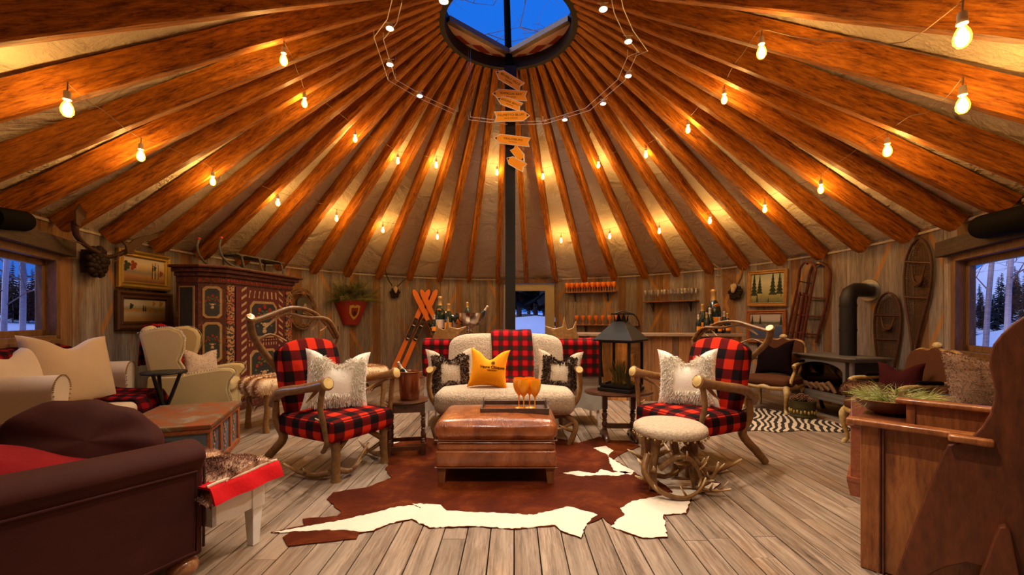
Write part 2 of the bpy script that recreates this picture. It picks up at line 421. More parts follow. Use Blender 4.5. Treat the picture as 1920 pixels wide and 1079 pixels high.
fl = MB(); bw = 0.132; x = -4.62
def y_range(xx):
    s = abs(xx-CX)/R
    if s >= .999: return None
    ths = math.asin((xx-CX)/R); a = wallpt(ths, -.02).y; c = wallpt(PI-ths, -.02).y; return c, a
rs = random.Random(3)
while x < 4.6:
    r0, r1 = y_range(x+.003), y_range(x+bw-.003)
    if r0 and r1:
        ys = [max(r0[0], r1[0])]; e0, e1 = min(r0[1], r1[1]), 0
        lo0, lo1, hi0, hi1 = r0[0], r1[0], r0[1], r1[1]
        cuts = [None]; y = max(lo0, lo1)+rs.uniform(.5, 3.2)
        segs = []
        while y < min(hi0, hi1)-.4: segs.append(y); y += rs.uniform(2.2, 3.6)
        prev = (lo0, lo1)
        for q in segs+[None]:
            nx = (hi0, hi1) if q is None else (q-.0015, q-.0015)
            xa, xb = x+.0035, x+bw-.0035; dz = rs.uniform(-.0015, 0)
            fl.add([(xa,prev[0],-.03),(xb,prev[1],-.03),(xb,nx[1],-.03),(xa,nx[0],-.03),(xa,prev[0],dz),(xb,prev[1],dz),(xb,nx[1],dz),(xa,nx[0],dz)],
                   [(0,3,2,1),(4,5,6,7),(0,1,5,4),(1,2,6,5),(2,3,7,6),(3,0,4,7)])
            if q is not None: prev = (q+.0015, q+.0015)
    x += bw
flo = struct('floor', fl, M['floor'], smooth=0)
sb = MB(); NT = 96
sb.prism([tuple(wallpt(2*PI*i/NT, -.13)[:2]) for i in range(NT)], -.12, -.028, 'xy'); 
o = sb.build('subfloor', plain('subfloor', (.012,.009,.007), .9), flo, smooth=0)

# walls: upright weathered boards, in four stretches, with real openings
m, nt_, b_ = newmat('weathered_boards'); g = nd(nt_, 'NewGeometry'); v = coords(nt_, 'Object', (7,7,.45))
cb = nd(nt_, 'CombineXYZ'); k = math_(nt_, 'MULTIPLY', g.outputs['Random Per Island'], 71.0)
for i in range(3): L(nt_, k, cb.inputs[i])
ad = nd(nt_, 'VectorMath', operation='ADD'); L(nt_, v, ad.inputs[0]); L(nt_, cb.outputs[0], ad.inputs[1]); v = ad.outputs[0]
n1 = noise(nt_, v, 2.0, 8, .7, .6); n2 = noise(nt_, v, 11, 5, .7, .2); f = math_(nt_, 'MULTIPLY_ADD', n2, .45, math_(nt_, 'MULTIPLY', n1, .6))
grey = ramp(nt_, f, [(.34, (.095,.073,.065)), (.52, (.28,.23,.205)), (.74, (.54,.46,.42))])
warm = ramp(nt_, f, [(.34, (.13,.055,.022)), (.55, (.30,.15,.06)), (.75, (.46,.27,.13))])
pick = math_(nt_, 'GREATER_THAN', math_(nt_, 'FRACT', math_(nt_, 'MULTIPLY', g.outputs['Random Per Island'], 13.7)), .87)
patch = ramp(nt_, noise(nt_, coords(nt_, 'Object', (3,3,.8)), 1.4, 3), [(.60, (0,0,0)), (.66, (1,1,1))])
# unweathered diagonal ghosts where the yurt's lattice once covered the boards
tco = nd(nt_, 'TexCoord'); sx = nd(nt_, 'SeparateXYZ'); L(nt_, tco.outputs['Object'], sx.inputs[0])
ang = math_(nt_, 'MULTIPLY', math_(nt_, 'ARCTAN2', math_(nt_, 'SUBTRACT', sx.outputs[0], CX), math_(nt_, 'SUBTRACT', sx.outputs[1], YC)), R)
ghost = None
for sg, wob in ((1.0, .31), (-1.0, .73)):
    q = math_(nt_, 'PINGPONG', math_(nt_, 'ADD', math_(nt_, 'MULTIPLY_ADD', sx.outputs[2], .55*sg, ang), 40+wob), .62)
    s1_ = math_(nt_, 'LESS_THAN', q, .036); ghost = s1_ if ghost is None else math_(nt_, 'MAXIMUM', ghost, s1_)
gk = math_(nt_, 'GREATER_THAN', math_(nt_, 'FRACT', math_(nt_, 'MULTIPLY', g.outputs['Random Per Island'], 29.3)), .52)
ghost = math_(nt_, 'MULTIPLY', math_(nt_, 'MULTIPLY', ghost, gk), .85)
gold_ = ramp(nt_, f, [(.34, (.26,.10,.025)), (.6, (.58,.28,.07))])
col = mixc(nt_, math_(nt_, 'MAXIMUM', pick, math_(nt_, 'MULTIPLY', patch, .7)), grey, warm)
col = mixc(nt_, ghost, col, gold_)
col = mixc(nt_, 1.0, col, ramp(nt_, g.outputs['Random Per Island'], [(0, (.62,)*3), (1, (1.05,)*3)]), 'MULTIPLY')
L(nt_, col, b_.inputs['Base Color']); b_.inputs['Roughness'].default_value = .8; bump(nt_, b_, f, .5, .006)
M['boards'] = m
TH_W1 = (th_px(100), th_px(100)-.40)         # left window: visible right edge; the rest runs out of the picture
TH_W2 = (th_px(1796), th_px(1796)+.25)
TH_D = (th_px(938), th_px(1046))
def planks(th0, th1, z0, z1, mb):
    th = th0
    while th < th1-1e-4:
        w = rs.choice([.13,.16,.18,.20,.24])/R; e = min(th+w, th1)
        if th1-e < .02: e = th1
        off = rs.uniform(0, .006); g_ = .0012/R
        a, b = wallpt(th+g_, off), wallpt(e-g_, off); a2, b2 = wallpt(th+g_, -.05), wallpt(e-g_, -.05)
        z0_ = z0 if z0 > .01 else -.05
        vs = [(p.x,p.y,z) for z in (z0_,z1) for p in (a,b,b2,a2)]
        mb.add(vs, [(0,1,2,3),(7,6,5,4),(0,4,5,1),(1,5,6,2),(2,6,7,3),(3,7,4,0)])
        th = e
def backing(th0, th1, z0, z1, mb):
    n = max(2, int((th1-th0)/.05)); P = [th0+(th1-th0)*i/n for i in range(n+1)]
    vs = []; fs = []
    for t in P:
        for (off, z) in ((-.051,z0),(-.051,z1),(-.10,z1),(-.10,z0)): p = wallpt(t, off, z); vs.append(p)
    for i in range(n):
        for k in range(4): fs.append((i*4+k, i*4+(k+1)%4, (i+1)*4+(k+1)%4, (i+1)*4+k))
    fs.append((3,2,1,0)); fs.append(tuple(n*4+k for k in range(4))); mb.add(vs, fs)
WZ1, WZ2, DZ = (1.03, 1.80), (.88, 1.80), 2.09
ZT = HW+.03
m_back = plain('wall_backing', (.02,.015,.012), .9)
def wall(name, spans):
    mb = MB(); bk = MB()
    for (a, b, z0, z1) in spans: planks(a, b, z0, z1, mb); backing(a, b, z0, z1, bk)
    o = struct(name, mb, M['boards'], smooth=0); bk.build('wall_backing', m_back, o, smooth=0)
wl0, wl1 = -1.05, 1.05
wall('wall_left', [(TH_W1[0], wl0, 0, ZT), (TH_W1[1], TH_W1[0], 0, WZ1[0]), (TH_W1[1], TH_W1[0], WZ1[1], ZT)])
wall('wall_back', [(wl0, TH_D[0], 0, ZT), (TH_D[1], wl1, 0, ZT), (TH_D[0], TH_D[1], DZ, ZT)])
wall('wall_right', [(wl1, TH_W2[0], 0, ZT), (TH_W2[0], TH_W2[1], 0, WZ2[0]), (TH_W2[0], TH_W2[1], WZ2[1], ZT)])
wall('wall_front', [(TH_W2[1], 2*PI+TH_W1[1], 0, ZT)])

# roof canvas, sagging a little between the rafters
m, nt_, b_ = newmat('roof_canvas'); v = coords(nt_); n1 = noise(nt_, v, 2.2, 4, .6, 1.2); n2 = noise(nt_, v, 14, 3)
L(nt_, mixc(nt_, n1, (.60,.50,.37), (.74,.64,.49)), b_.inputs['Base Color']); b_.inputs['Roughness'].default_value = .85
bump(nt_, b_, math_(nt_, 'MULTIPLY_ADD', n2, .25, n1), 1.0, .10); M['canvas'] = m
PH = 0.0
TAILS = [362,440,515,584,646,709,767,824,881,1031,1095,1150,1204,1263,1318,1380,1442,1505,1580,1660,1745,1830]
aa = [th_px(t) for t in TAILS]; dth = 2*PI/NR; best = 9
for i in range(60):
    ph = dth*i/60; e = sum(abs((a-ph)/dth-round((a-ph)/dth)) for a in aa)
    if e < best: best = e; PH = ph
cv = MB(); SUB = 8; NA = NR*SUB; NRAD = 26; vs = []; fs = []
for j in range(NRAD+1):
    t = j/NRAD
    for i in range(NA):
        th = PH+2*PI*i/NA; w = wallpt(th, -.10 if j == 0 else -.0); w0 = wallpt(th, -.02)
        c = Vector((CX+RR*sin(th), YC+RR*cos(th), 0)); p = w0.lerp(c, t)
        z = HW+.03+(RZ-HW)*t
        sg = (sin(PI*((i % SUB)/SUB)))
        z += sg*(.035*(1-t)) + .02*sin(th*57+t*9)*(1-t)*(sg) + random.uniform(-.004,.004)*(1-t)
        if j == 0: p = wallpt(th, -.09); z = HW-.01
        vs.append((p.x, p.y, z))
for j in range(NRAD):
    for i in range(NA): fs.append((j*NA+i, j*NA+(i+1)%NA, (j+1)*NA+(i+1)%NA, (j+1)*NA+i))
b = len(vs); vs2 = [(x, y, z+.04) for (x, y, z) in vs]
cv.add(vs, fs); cv.add(vs2, [tuple(reversed(q)) for q in fs])
struct('ceiling', cv, M['canvas'], smooth=60)

# rafters
m, nt_, b_ = newmat('rafter_wood'); v = coords(nt_, 'Object', (.9, 7, 7), rnd=True)
n1 = noise(nt_, v, 2.4, 8, .72, 1.1); n2 = noise(nt_, v, 9, 6, .75, .5)
f = math_(nt_, 'MULTIPLY_ADD', n2, .5, math_(nt_, 'MULTIPLY', n1, .6))
L(nt_, ramp(nt_, f, [(.37, (.022,.006,.0015)), (.455, (.14,.036,.004)), (.60, (.42,.135,.010)), (.82, (.74,.31,.030))]), b_.inputs['Base Color'])
b_.inputs['Roughness'].default_value = .6; b_.inputs['Specular IOR Level'].default_value = .2; bump(nt_, b_, f, .6, .008); M['rafter'] = m
UNDER = {}
for name_, px_ in [('left window',72),('pair of palmate antlers',190),('gilt-framed autumn painting',270),('left side of the painted cupboard',362),('wooden sled on the painted cupboard',440),('right end of the painted cupboard',515),
  ('twig wreath',584),('left edge of the red wall planter',646),('right edge of the red wall planter',709),('small horned skull mount',767),('crossed orange skis',824),('champagne bottles and silver bowl',881),
  ('left jamb of the back door',938),('back door',985),('right jamb of the back door',1031),('left part of the long upper glass shelf',1095),('right part of the long upper glass shelf',1150),('blank boards right of the upper glass shelf',1204),
  ('left end of the clear-glass shelf',1263),('right end of the clear-glass shelf',1318),('antlered skull plaque',1380),('framed conifer painting',1442),('hanging wooden sleds',1505),
  ('stovepipe elbow',1580),('shorter wall snowshoe',1660),('taller wall snowshoe',1745),('right window header beam',1830)]:
    i_ = round((th_px(px_)-PH)/dth) % NR
    UNDER.setdefault(i_, name_)
def OUTER_LABEL(i):
    a = (PH+dth*i+PI) % (2*PI)-PI; r_ = max(UNDER); sd = 'left' if a < 0 else 'right'
    n_ = round(abs(a-(th_px(72) if a < 0 else th_px(1830)))/dth)
    W_ = ['first','first','second','third','fourth','fifth','sixth','seventh','eighth','ninth','tenth']
    return 'rough-sawn orange-brown rafter, %s beyond the %s window rafter, running out of picture' % (W_[min(n_, 10)], sd)
RW, RH = .100, .185
rfm = None
for i in range(NR):
    th = PH+dth*i; t0 = wallpt(th, .07, HW-.050); t1 = Vector((CX+(RR+.03)*sin(th), YC+(RR+.03)*cos(th), RZ-.10))
    dv = t1-t0; Ln = dv.length; X = dv.normalized(); Y = Vector((0,0,1)).cross(X).normalized(); Z = X.cross(Y)
    if rfm is None or abs(Ln-rfm[1]) > .03:
        mb = MB(); rr_ = random.Random(5); vs = []; fs = []; n = 46
        for k in range(n+1):
            xx = Ln*k/n; zz = (-RH/2) if k else -RH/2+.02; w = RW/2*(1+rr_.uniform(-.03,.03)); cut = .010
            for (a, c) in ((-w, RH/2),(-w, zz+cut),(-w+cut, zz),(w-cut, zz),(w, zz+cut),(w, RH/2)):
                vs.append((xx, a+rr_.uniform(-.0018,.0018), c+rr_.uniform(-.002,.002)))
        for k in range(n):
            for q in range(6): fs.append((k*6+q, (k+1)*6+q, (k+1)*6+(q+1)%6, k*6+(q+1)%6))
        fs.append(tuple(range(6))); fs.append(tuple(n*6+q for q in range(5,-1,-1)))
        mb.add(vs, fs); o = mb.build('rafter', M['rafter'], smooth=35)
        if rfm is None: rfm = (o.data, Ln)
    else:
        o = bpy.data.objects.new('rafter', rfm[0]); COL.objects.link(o)
    Mx = Matrix((X, Y, Z)).transposed().to_4x4(); Mx.translation = t0
    o.matrix_basis = Mx
    lb = ('rough-sawn orange-brown rafter, lower end above the '+UNDER[i]) if i in UNDER else OUTER_LABEL(i)
    tag(o, lb, 'rafter', 'roof rafters radiating from the skylight ring')

# skylight ring, its diamond frame and patterned corner panels
rg = thing('skylight_ring', 'dark round wooden skylight ring at the top of the roof, open to the blue sky', 'skylight', (CX, YC, RZ))
mb = MB(); prof = [(RR+.05,-.19),(RR-.07,-.19),(RR-.07,.12),(RR+.05,.12),(RR+.05,-.19)]
n = 64
for (r0, z) in prof:
    for k in range(n): a = 2*PI*k/n; mb.v.append((r0*sin(a), r0*cos(a), z)); mb.t.append(0)
for i in range(4):
    for k in range(n): mb.f.append((i*n+k, i*n+(k+1)%n, (i+1)*n+(k+1)%n, (i+1)*n+k))
M['ring_dark'] = plain('ring_dark', (.014,.008,.006), .6, bumps=.2)
mb.build('ring_band', M['ring_dark'], rg)
ir = RR-.07; zf = -.04
dm = wood('diamond_frame', (.05,.028,.018), (.12,.065,.04), (3,3,3))
cor = [(0, ir), (ir, 0.10), (0, -ir), (-ir, 0.10)]
for i in (3, 0):
    a, c = Vector(cor[i]+(0,)), Vector(cor[(i+1)%4]+(0,)); d = (c-a).normalized(); nn = Vector((d.y, -d.x, 0))
    if nn.dot(-a) < 0: nn = -nn
    mb = MB(); q = [a, c, c+nn*.075, a+nn*.075]
    mb.prism([(p.x, p.y) for p in q], zf, zf+.07, 'xy'); mb.build('frame_bar', dm, rg, smooth=0)
m, nt_, b_ = newmat('patterned_panel'); tcn = nd(nt_, 'TexCoord'); sx = nd(nt_, 'SeparateXYZ'); L(nt_, tcn.outputs['Object'], sx.inputs[0])
zz = math_(nt_, 'PINGPONG', math_(nt_, 'MULTIPLY', math_(nt_, 'ABSOLUTE', sx.outputs[0]), 7.5), 1.0)
yy = math_(nt_, 'ABSOLUTE', math_(nt_, 'SUBTRACT', math_(nt_, 'ADD', math_(nt_, 'ABSOLUTE', sx.outputs[1]), math_(nt_, 'MULTIPLY', math_(nt_, 'ABSOLUTE', sx.outputs[0]), 0.75)), .93))
f = math_(nt_, 'LESS_THAN', yy, math_(nt_, 'MULTIPLY', zz, .085))
L(nt_, mixc(nt_, f, (.52,.30,.20), (.22,.022,.015)), b_.inputs['Base Color']); b_.inputs['Roughness'].default_value = .9
M['pattern'] = m
for i in (3, 0):
    mb = MB(); a, c = cor[i], cor[(i+1)%4]; a0 = math.atan2(a[0], a[1]); a1 = math.atan2(c[0], c[1])
    while a1 < a0: a1 += 2*PI
    arc = [(ir*sin(a0+(a1-a0)*k/12), ir*cos(a0+(a1-a0)*k/12)) for k in range(13)]
    mb.prism(arc, zf+.005, zf+.03, 'xy'); mb.build('corner_panel', M['pattern'], rg, smooth=0)
# centre post and tapering mast above it
pz = D(957, 600, 6.16)
ps = thing('support_post', 'dark square steel post standing behind the settee and rising to the skylight ring', 'post', (pz.x, pz.y, 0))
M['post'] = plain('post_steel', (.013,.009,.005), .7, .0, .1, 20)
mb = MB(); mb.box(-.073,.073,-.073,.073,.01,4.70); mb.box(-.12,.12,-.12,.12,0,.02); mb.build('shaft', M['post'], ps, bevel=.006)
mb = MB(); mb.box(-.09,.09,-.09,.09,4.60,4.86); mb.build('post_cap', M['ring_dark'], ps, bevel=.006)
mb = MB(); mb.tube([(0,0,4.84),(-.03,0,5.1),(-.06,0,6.1)], [.060,.05,.045], 10); mb.build('mast', plain('mast', (.005,.004,.004), .9, spec=0.0), ps)
# ================================================================== windows, door, trims
M['window_wood'] = wood('window_wood', (.09,.040,.014), (.25,.13,.050), (6,6,.8), rough=.5, sc=4, kind='Object')
M['header_wood'] = wood('header_wood', (.018,.010,.006), (.080,.045,.026), (1,6,6), rough=.75, sc=5, bumps=.6)
M['pane'] = clear_glass('pane', (.97,.98,1), .01, .02, refl=.12)
def frame_to(a, b):                                  # local frame: x along a->b, y outwards, z up
    X = (b-a); X.z = 0; X.normalize(); Mx = Matrix((X, Vector((0,0,1)).cross(X), Vector((0,0,1)))).transposed().to_4x4(); Mx.translation = a
    return Mx
def window(n, th0, th1, z0, z1, pieces):
    a, b = wallpt(th0, 0, 0), wallpt(th1, 0, 0); Mx = frame_to(a, b); Wd = (b-a).length
    root = bpy.data.objects.new('window_%d' % n, None); COL.objects.link(root); root.matrix_basis = Mx; tag(root, kind='structure')
    # reveal and casing
    mb = MB(); d0 = -.045; d1 = .11
    mb.box(-.02,.05,d0,d1,z0-.02,z1+.02); mb.box(Wd-.05,Wd+.02,d0,d1,z0-.02,z1+.02)
    mb.box(-.02,Wd+.02,d0,d1,z1-.03,z1+.04); mb.box(-.02,Wd+.02,d0,d1,z0-.04,z0+.02)
    mb.build('window_reveal', M['window_wood'], root, bevel=.004)
    mb = MB()
    for k in range(pieces):
        x0 = .05+(Wd-.10)*k/pieces; x1 = .05+(Wd-.10)*(k+1)/pieces
        for (p, q, r, s) in ((x0,x0+.055,z0+.02,z1-.03),(x1-.055,x1,z0+.02,z1-.03),(x0,x1,z0+.02,z0+.075),(x0,x1,z1-.085,z1-.03)): mb.box(p,q,.035,.085,r,s)
    mb.build('window_frame', M['window_wood'], root, bevel=.003)
    mb = MB(); mb.box(.08,Wd-.08,.057,.063,z0+.05,z1-.05); mb.build('glass', M['pane'], root, smooth=0)
    mb = MB(); mb.box(-.16,Wd+.16,-.11,.0,z1+.035,z1+.19); mb.build('header_beam', M['header_wood'], root, bevel=.006)
    mb = MB(); mb.box(-.05,Wd+.05,-.065,-.005,z0-.06,z0-.02); mb.build('window_sill', M['window_wood'], root, bevel=.004)
    for xx in (-.06, Wd): 
        mb = MB(); mb.box(xx,xx+.06,-.03,.0,z0-.02,z1+.035); mb.build('window_casing', M['window_wood'], root, bevel=.003)
window(1, TH_W1[0]-.40, TH_W1[0], WZ1[0], WZ1[1], 1)
window(2, TH_W2[0], TH_W2[0]+.25, WZ2[0], WZ2[1], 1)
# back door: cream frame and stiles round a tall pane
a, b = wallpt(TH_D[0], 0, 0), wallpt(TH_D[1], 0, 0); Mx = frame_to(a, b); Wd = (b-a).length
dr = bpy.data.objects.new('door_1', None); COL.objects.link(dr); dr.matrix_basis = Mx; tag(dr, kind='structure')
cream = plain('door_paint', (.42,.36,.25), .55); M['door_paint'] = cream
mb = MB(); mb.box(-.01,.06,-.03,.14,0,2.09); mb.box(Wd-.06,Wd+.01,-.03,.14,0,2.09); mb.box(-.01,Wd+.01,-.03,.14,2.05,2.11); mb.build('door_frame', M['window_wood'], dr, bevel=.004)
mb = MB(); mb.box(.07,.22,.02,.065,.02,2.04); mb.box(Wd-.30,Wd-.07,.02,.065,.02,2.04); mb.box(.22,Wd-.30,.02,.065,1.88,2.04); mb.box(.22,Wd-.30,.02,.065,.02,.28); mb.build('door_leaf', cream, dr, bevel=.005)
mb = MB(); mb.box(.20,Wd-.28,.038,.046,.26,1.90); mb.build('glass', M['pane'], dr, smooth=0)
for z in (.3, 1.1, 1.85):
    mb = MB(); mb.box(Wd-.075,Wd-.06,.0,.022,z-.05,z+.05); mb.build('hinge', M['black_iron'], dr, smooth=0)
mb = MB(); mb.box(-.10,Wd+.10,-.035,.0,2.10,2.15); o = struct('trim_1', mb, M['window_wood'], smooth=0); o.matrix_basis = Mx
# thin ledge board round the top of the walls, under the canvas edge
for nm, (t0_, t1_) in (('trim_2', (-2.2, TH_D[0]-.01)), ('trim_3', (TH_D[1]+.01, 2.1))):
    mb = MB(); n = 50; vs = []; fs = []
    for k in range(n+1):
        t = t0_+(t1_-t0_)*k/n
        for (off, z) in ((.0,HW-.025),(.018,HW-.025),(.018,HW+.0),(.0,HW+.0)): vs.append(wallpt(t, off, z))
    for k in range(n):
        for q in range(4): fs.append((k*4+q, (k+1)*4+q, (k+1)*4+(q+1)%4, k*4+(q+1)%4))
    mb.add(vs, fs); struct(nm, mb, M['canvas'], smooth=0)

# ================================================================== outside: snow, hills, conifers, bare aspens
snow = plain('snow', (.78,.80,.86), .8, bumps=.4, bscale=3)
mb = MB(); N = 70; vs = []; fs = []
def ground_z(x, y):
    d = sqrt(x*x+(y-5)**2); z = -.55
    if y > 10.4: z += 1.70*(1-math.exp(-((y-10.4)/2.2)**2))*math.exp(-(x/16)**2)*(1+.05*sin(x*1.7))+ .02*(y-10)
    if x > 14: z += (x-14)*(.13+.62*(max(1.0, min(1.4, x/max(y, 1)))-1.09))
    if x < -12: z += (-12-x)*.10
    return z
for i in range(N+1):
    for j in range(N+1):
        x = -90+180*i/N; y = -40+150*j/N
        x = x*abs(x)/90*.7+x*.3; vs.append((x, y, ground_z(x, y)))
for i in range(N):
    for j in range(N): fs.append((i*(N+1)+j, (i+1)*(N+1)+j, (i+1)*(N+1)+j+1, i*(N+1)+j+1))
# leave the room's own footprint clear
fs = [f for f in fs if not all(abs(vs[k][0]) < 5.2 and -1 < vs[k][1] < 10.6 for k in f)]
b0 = len(vs); vs += [(x, y, z-.5) for (x, y, z) in vs]; fs += [tuple(b0+k for k in reversed(f)) for f in fs]
mb.add(vs, fs); struct('outdoor_ground', mb, snow, smooth=60)
M['needle'] = plain('needle', (.010,.014,.018), .9, var=.5)
M['birch'] = tinted('birch', [(0.0, (.30,.20,.20)), (.5, (.62,.44,.43)), (1, (.70,.52,.50))], .8, (3,3,14), .5)
M['twig'] = plain('twig', (.22,.13,.12), .9)
def conifer(x, y, h, label):
    z = ground_z(x, y); t = thing('snowy_conifer', label, 'tree', (x, y, z), random.uniform(0,6), 'dark conifers outside the windows')
    mb = MB(); mb.tube([(0,0,-.3),(0,0,h*.95)], [.04*h/3,.01], 6); mb.build('trunk', M['twig'], t)
    mb = MB(); k = 0; zz = h*.10
    while zz < h*.97:
        f = 1-zz/h; r = h*.20*f+.05
        for q in range(int(7+4*f)):
            a = random.uniform(0, 6.28); rr_ = r*random.uniform(.6,1.1); w = rr_*.26; dp = rr_*.35
            mb.add([(0,0,zz+rr_*.25),(cos(a)*rr_*.6-sin(a)*w, sin(a)*rr_*.6+cos(a)*w, zz-dp*.4),(cos(a)*rr_, sin(a)*rr_, zz-dp),(cos(a)*rr_*.6+sin(a)*w, sin(a)*rr_*.6-cos(a)*w, zz-dp*.4),(0,0,zz-.02)], [(0,1,2),(0,2,3),(4,2,1),(4,3,2)])
        zz += h*.045*(.5+f)
    mb.build('branches', M['needle'], t, smooth=0); return t
def aspen(p, h, lean, label, br=7, seed=1):
    rr_ = random.Random(seed); t = thing('bare_aspen', label, 'tree', p, 0, 'bare aspens outside the windows')
    r0 = .036*h/5; pts = [(lean*k/6+rr_.uniform(-.03,.03), rr_.uniform(-.03,.03), -.3+(h+.3)*k/6) for k in range(7)]
    mb = MB(); mb.tube(pts, [r0*(1-.10*k) for k in range(7)], 8, [rr_.random() for k in range(7)], smooth=4); mb.build('trunk', M['birch'], t)
    mb = MB()
    def branch(p0, d, ln, r, lv):
        q = [Vector(p0)]; dd = Vector(d)
        for k in range(4): dd = (dd+Vector([rr_.uniform(-.35,.35) for _ in range(3)])).normalized(); q.append(q[-1]+dd*ln/4)
        mb.tube(q, [r, r*.75, r*.5, r*.35, r*.2], 4)
        if lv: 
            for k in range(4): a = rr_.randint(1, 4); branch(q[a], (dd+Vector([rr_.uniform(-1,1) for _ in range(3)])).normalized(), ln*.55, r*.5, lv-1)
    for k in range(br):
        zz = h*rr_.uniform(.25,.95); a = rr_.uniform(0,6.28); branch((lean*zz/h, 0, zz), (cos(a), sin(a), .5), h*.28, r0*.30, 2)
    mb.build('branches', M['twig'], t, smooth=0); return t
for i in range(26):
    y = 17+(i%5)*3.2+random.uniform(0,1.5); x = (i/25-.5)*.30*y+random.uniform(-.5,.5)+.045*y
    conifer(x, y, random.uniform(6.5,9.5), 'dark conifer seen through the glass of the back door')
for i in range(26):
    u = i/25; px = -60+ u*150; d = random.uniform(20, 27); p = D(px, 600, d)
    conifer(p.x, p.y, random.uniform(1.9,3.1), 'dark conifer on the slope beyond the left window')
for i in range(22):
    px = random.uniform(1836, 1950) if i > 4 else random.uniform(1815, 1850); d = random.uniform(16, 23); p = D(px, 600, d)
    conifer(p.x, p.y, random.uniform(1.2,2.1), 'dark conifer on the snowy hill beyond the right window')
def at_px(px, d): p = D(px, 600, d); return (p.x, p.y, ground_z(p.x, p.y))
aspen(at_px(0, 9), 8, .4, 'pinkish bare aspen at the left edge of the left window', 8, 3)
aspen(at_px(36, 10), 9, .15, 'slim pale aspen in the middle of the left window', 12, 5)
aspen(at_px(1846, 8.2), 7, .25, 'pink-barked aspen seen nearest the left side of the right window', 3, 8)
aspen(at_px(1872, 9.0), 8, .75, 'leaning pink-barked aspen right of its neighbour in the right window', 7, 12)
aspen((-4.6, 11.5, ground_z(-4.6,11.5)), 13, 1.8, 'bare tree whose fine twigs show through the skylight', 22, 21)
# ================================================================== string lights and the cable track lights
BULBS_UP = [(126,198),(264,288),(399,337),(521,378),(631,408),(718,430),(820,443),(1052,450),(1143,442),(1236,432),(1331,412),(1434,390),(1539,352),(1664,278),(1805,190)]
BULBS_IN = [(532,108),(571,190),(666,258),(746,300),(818,308),(932,322),(1018,330),(1122,308),(1211,288),(1290,240),(1358,183),(1428,92),(1804,60)]
M['bulb_core'] = emis('bulb_core', (1.0,.66,.25), 90)
M['bulb_glass'] = clear_glass('bulb_glass', (1,.93,.8), .05, .05, glow=((1.0,.42,.05), 2.2))
def make_bulb(p, label):
    t = thing('string_light_bulb', label, 'light bulb', p, 0, 'glowing bulbs strung under the rafters')
    mb = MB(); mb.lathe([(.004,.085),(.016,.084),(.018,.07),(.018,.045),(.0205,.044),(.0205,.034),(.012,.033)], 12); mb.build('socket', M['cord_white'], t)
    mb = MB(); mb.lathe([(.012,.034),(.014,.024),(.026,.0),(.032,-.024),(.030,-.045),(.018,-.064),(.003,-.070)], 14); mb.build('glass_envelope', M['bulb_glass'], t, smooth=180)
    mb = MB(); mb.lathe([(.002,.024),(.011,.012),(.018,-.012),(.017,-.040),(.002,-.054)], 10); mb.build('filament', M['bulb_core'], t, smooth=180)
    l = bpy.data.lights.new('bulb_light', 'POINT'); l.energy = BULB_W; l.color = BULB_COL; l.shadow_soft_size = .030
    lo = bpy.data.objects.new('bulb_light', l); COL.objects.link(lo); lo.parent = t; lo.location = (0,0,-.012); return t
ORD = ['first','second','third','fourth','fifth','sixth','seventh','eighth','ninth','tenth','eleventh','twelfth','thirteenth','fourteenth','fifteenth']
bulb0 = None; low = []; inn = []
for lst, row, store, bl in ((BULBS_UP, 'outer string nearest the wall', low, .31), (BULBS_IN, 'inner string nearer the skylight', inn, .31)):
    for i, (px, py) in enumerate(lst):
        p = CN(px, py, bl); lb = 'lit amber filament bulb, %s from left on the %s' % (ORD[i], row)
        if bulb0 is None: bulb0 = make_bulb(p, lb)
        else: dup(bulb0, loc=p, label=lb)
        store.append(p)
# the same strings carry on round the part of the room behind the camera
for th, rad in [(PI+q*.36, 4.0) for q in (-2,-1,0,1,2)]+[(PI+q*.40, 2.9) for q in (-1.5,-.5,.5,1.5)]:
    x, y = CX+rad*sin(th), YC+rad*cos(th); zb = HW+(R-rad)*SLOPE-.33
    if y > .1 and abs(x/y) < 1.25 and (zb-CAMZ)/y < .80: continue
    dup(bulb0, loc=(x, y, HW+(R-rad)*SLOPE-.33), label='lit amber filament bulb on the string behind the viewpoint')
def cord(name, pts, label, mb=None):
    mb = MB(); path = []
    for i, p in enumerate(pts):
        top = p+Vector((0,0,.085)); path += [top+Vector((0,0,.05))]
        if i < len(pts)-1:
            q = pts[i+1]
            for s in (.2,.4,.6,.8):
                c = p.lerp(q, s); rad = sqrt((c.x-CX)**2+(c.y-YC)**2); zc = HW+(R-rad)*SLOPE-.17
                path.append(Vector((c.x, c.y, min(zc, 9)-.03*sin(PI*s)+random.uniform(-.02,.015))))
    mb.tube(path, .0024, 5, smooth=3)
    for p in pts: mb.tube([p+Vector((0,0,.08)), p+Vector((.004,0,.14))], .004, 5)
    tag(mb.build(name, M['cord'], origin=tuple(pts[0])), label, 'cord', 'electrical cords of the string lights')
cord('light_string_cord', low, 'pale electrical cord of the outer string lights looping from rafter to rafter near the wall')
cord('light_string_cord', inn[:7]+inn[7:], 'pale electrical cord of the inner string lights looping from rafter to rafter below the skylight')
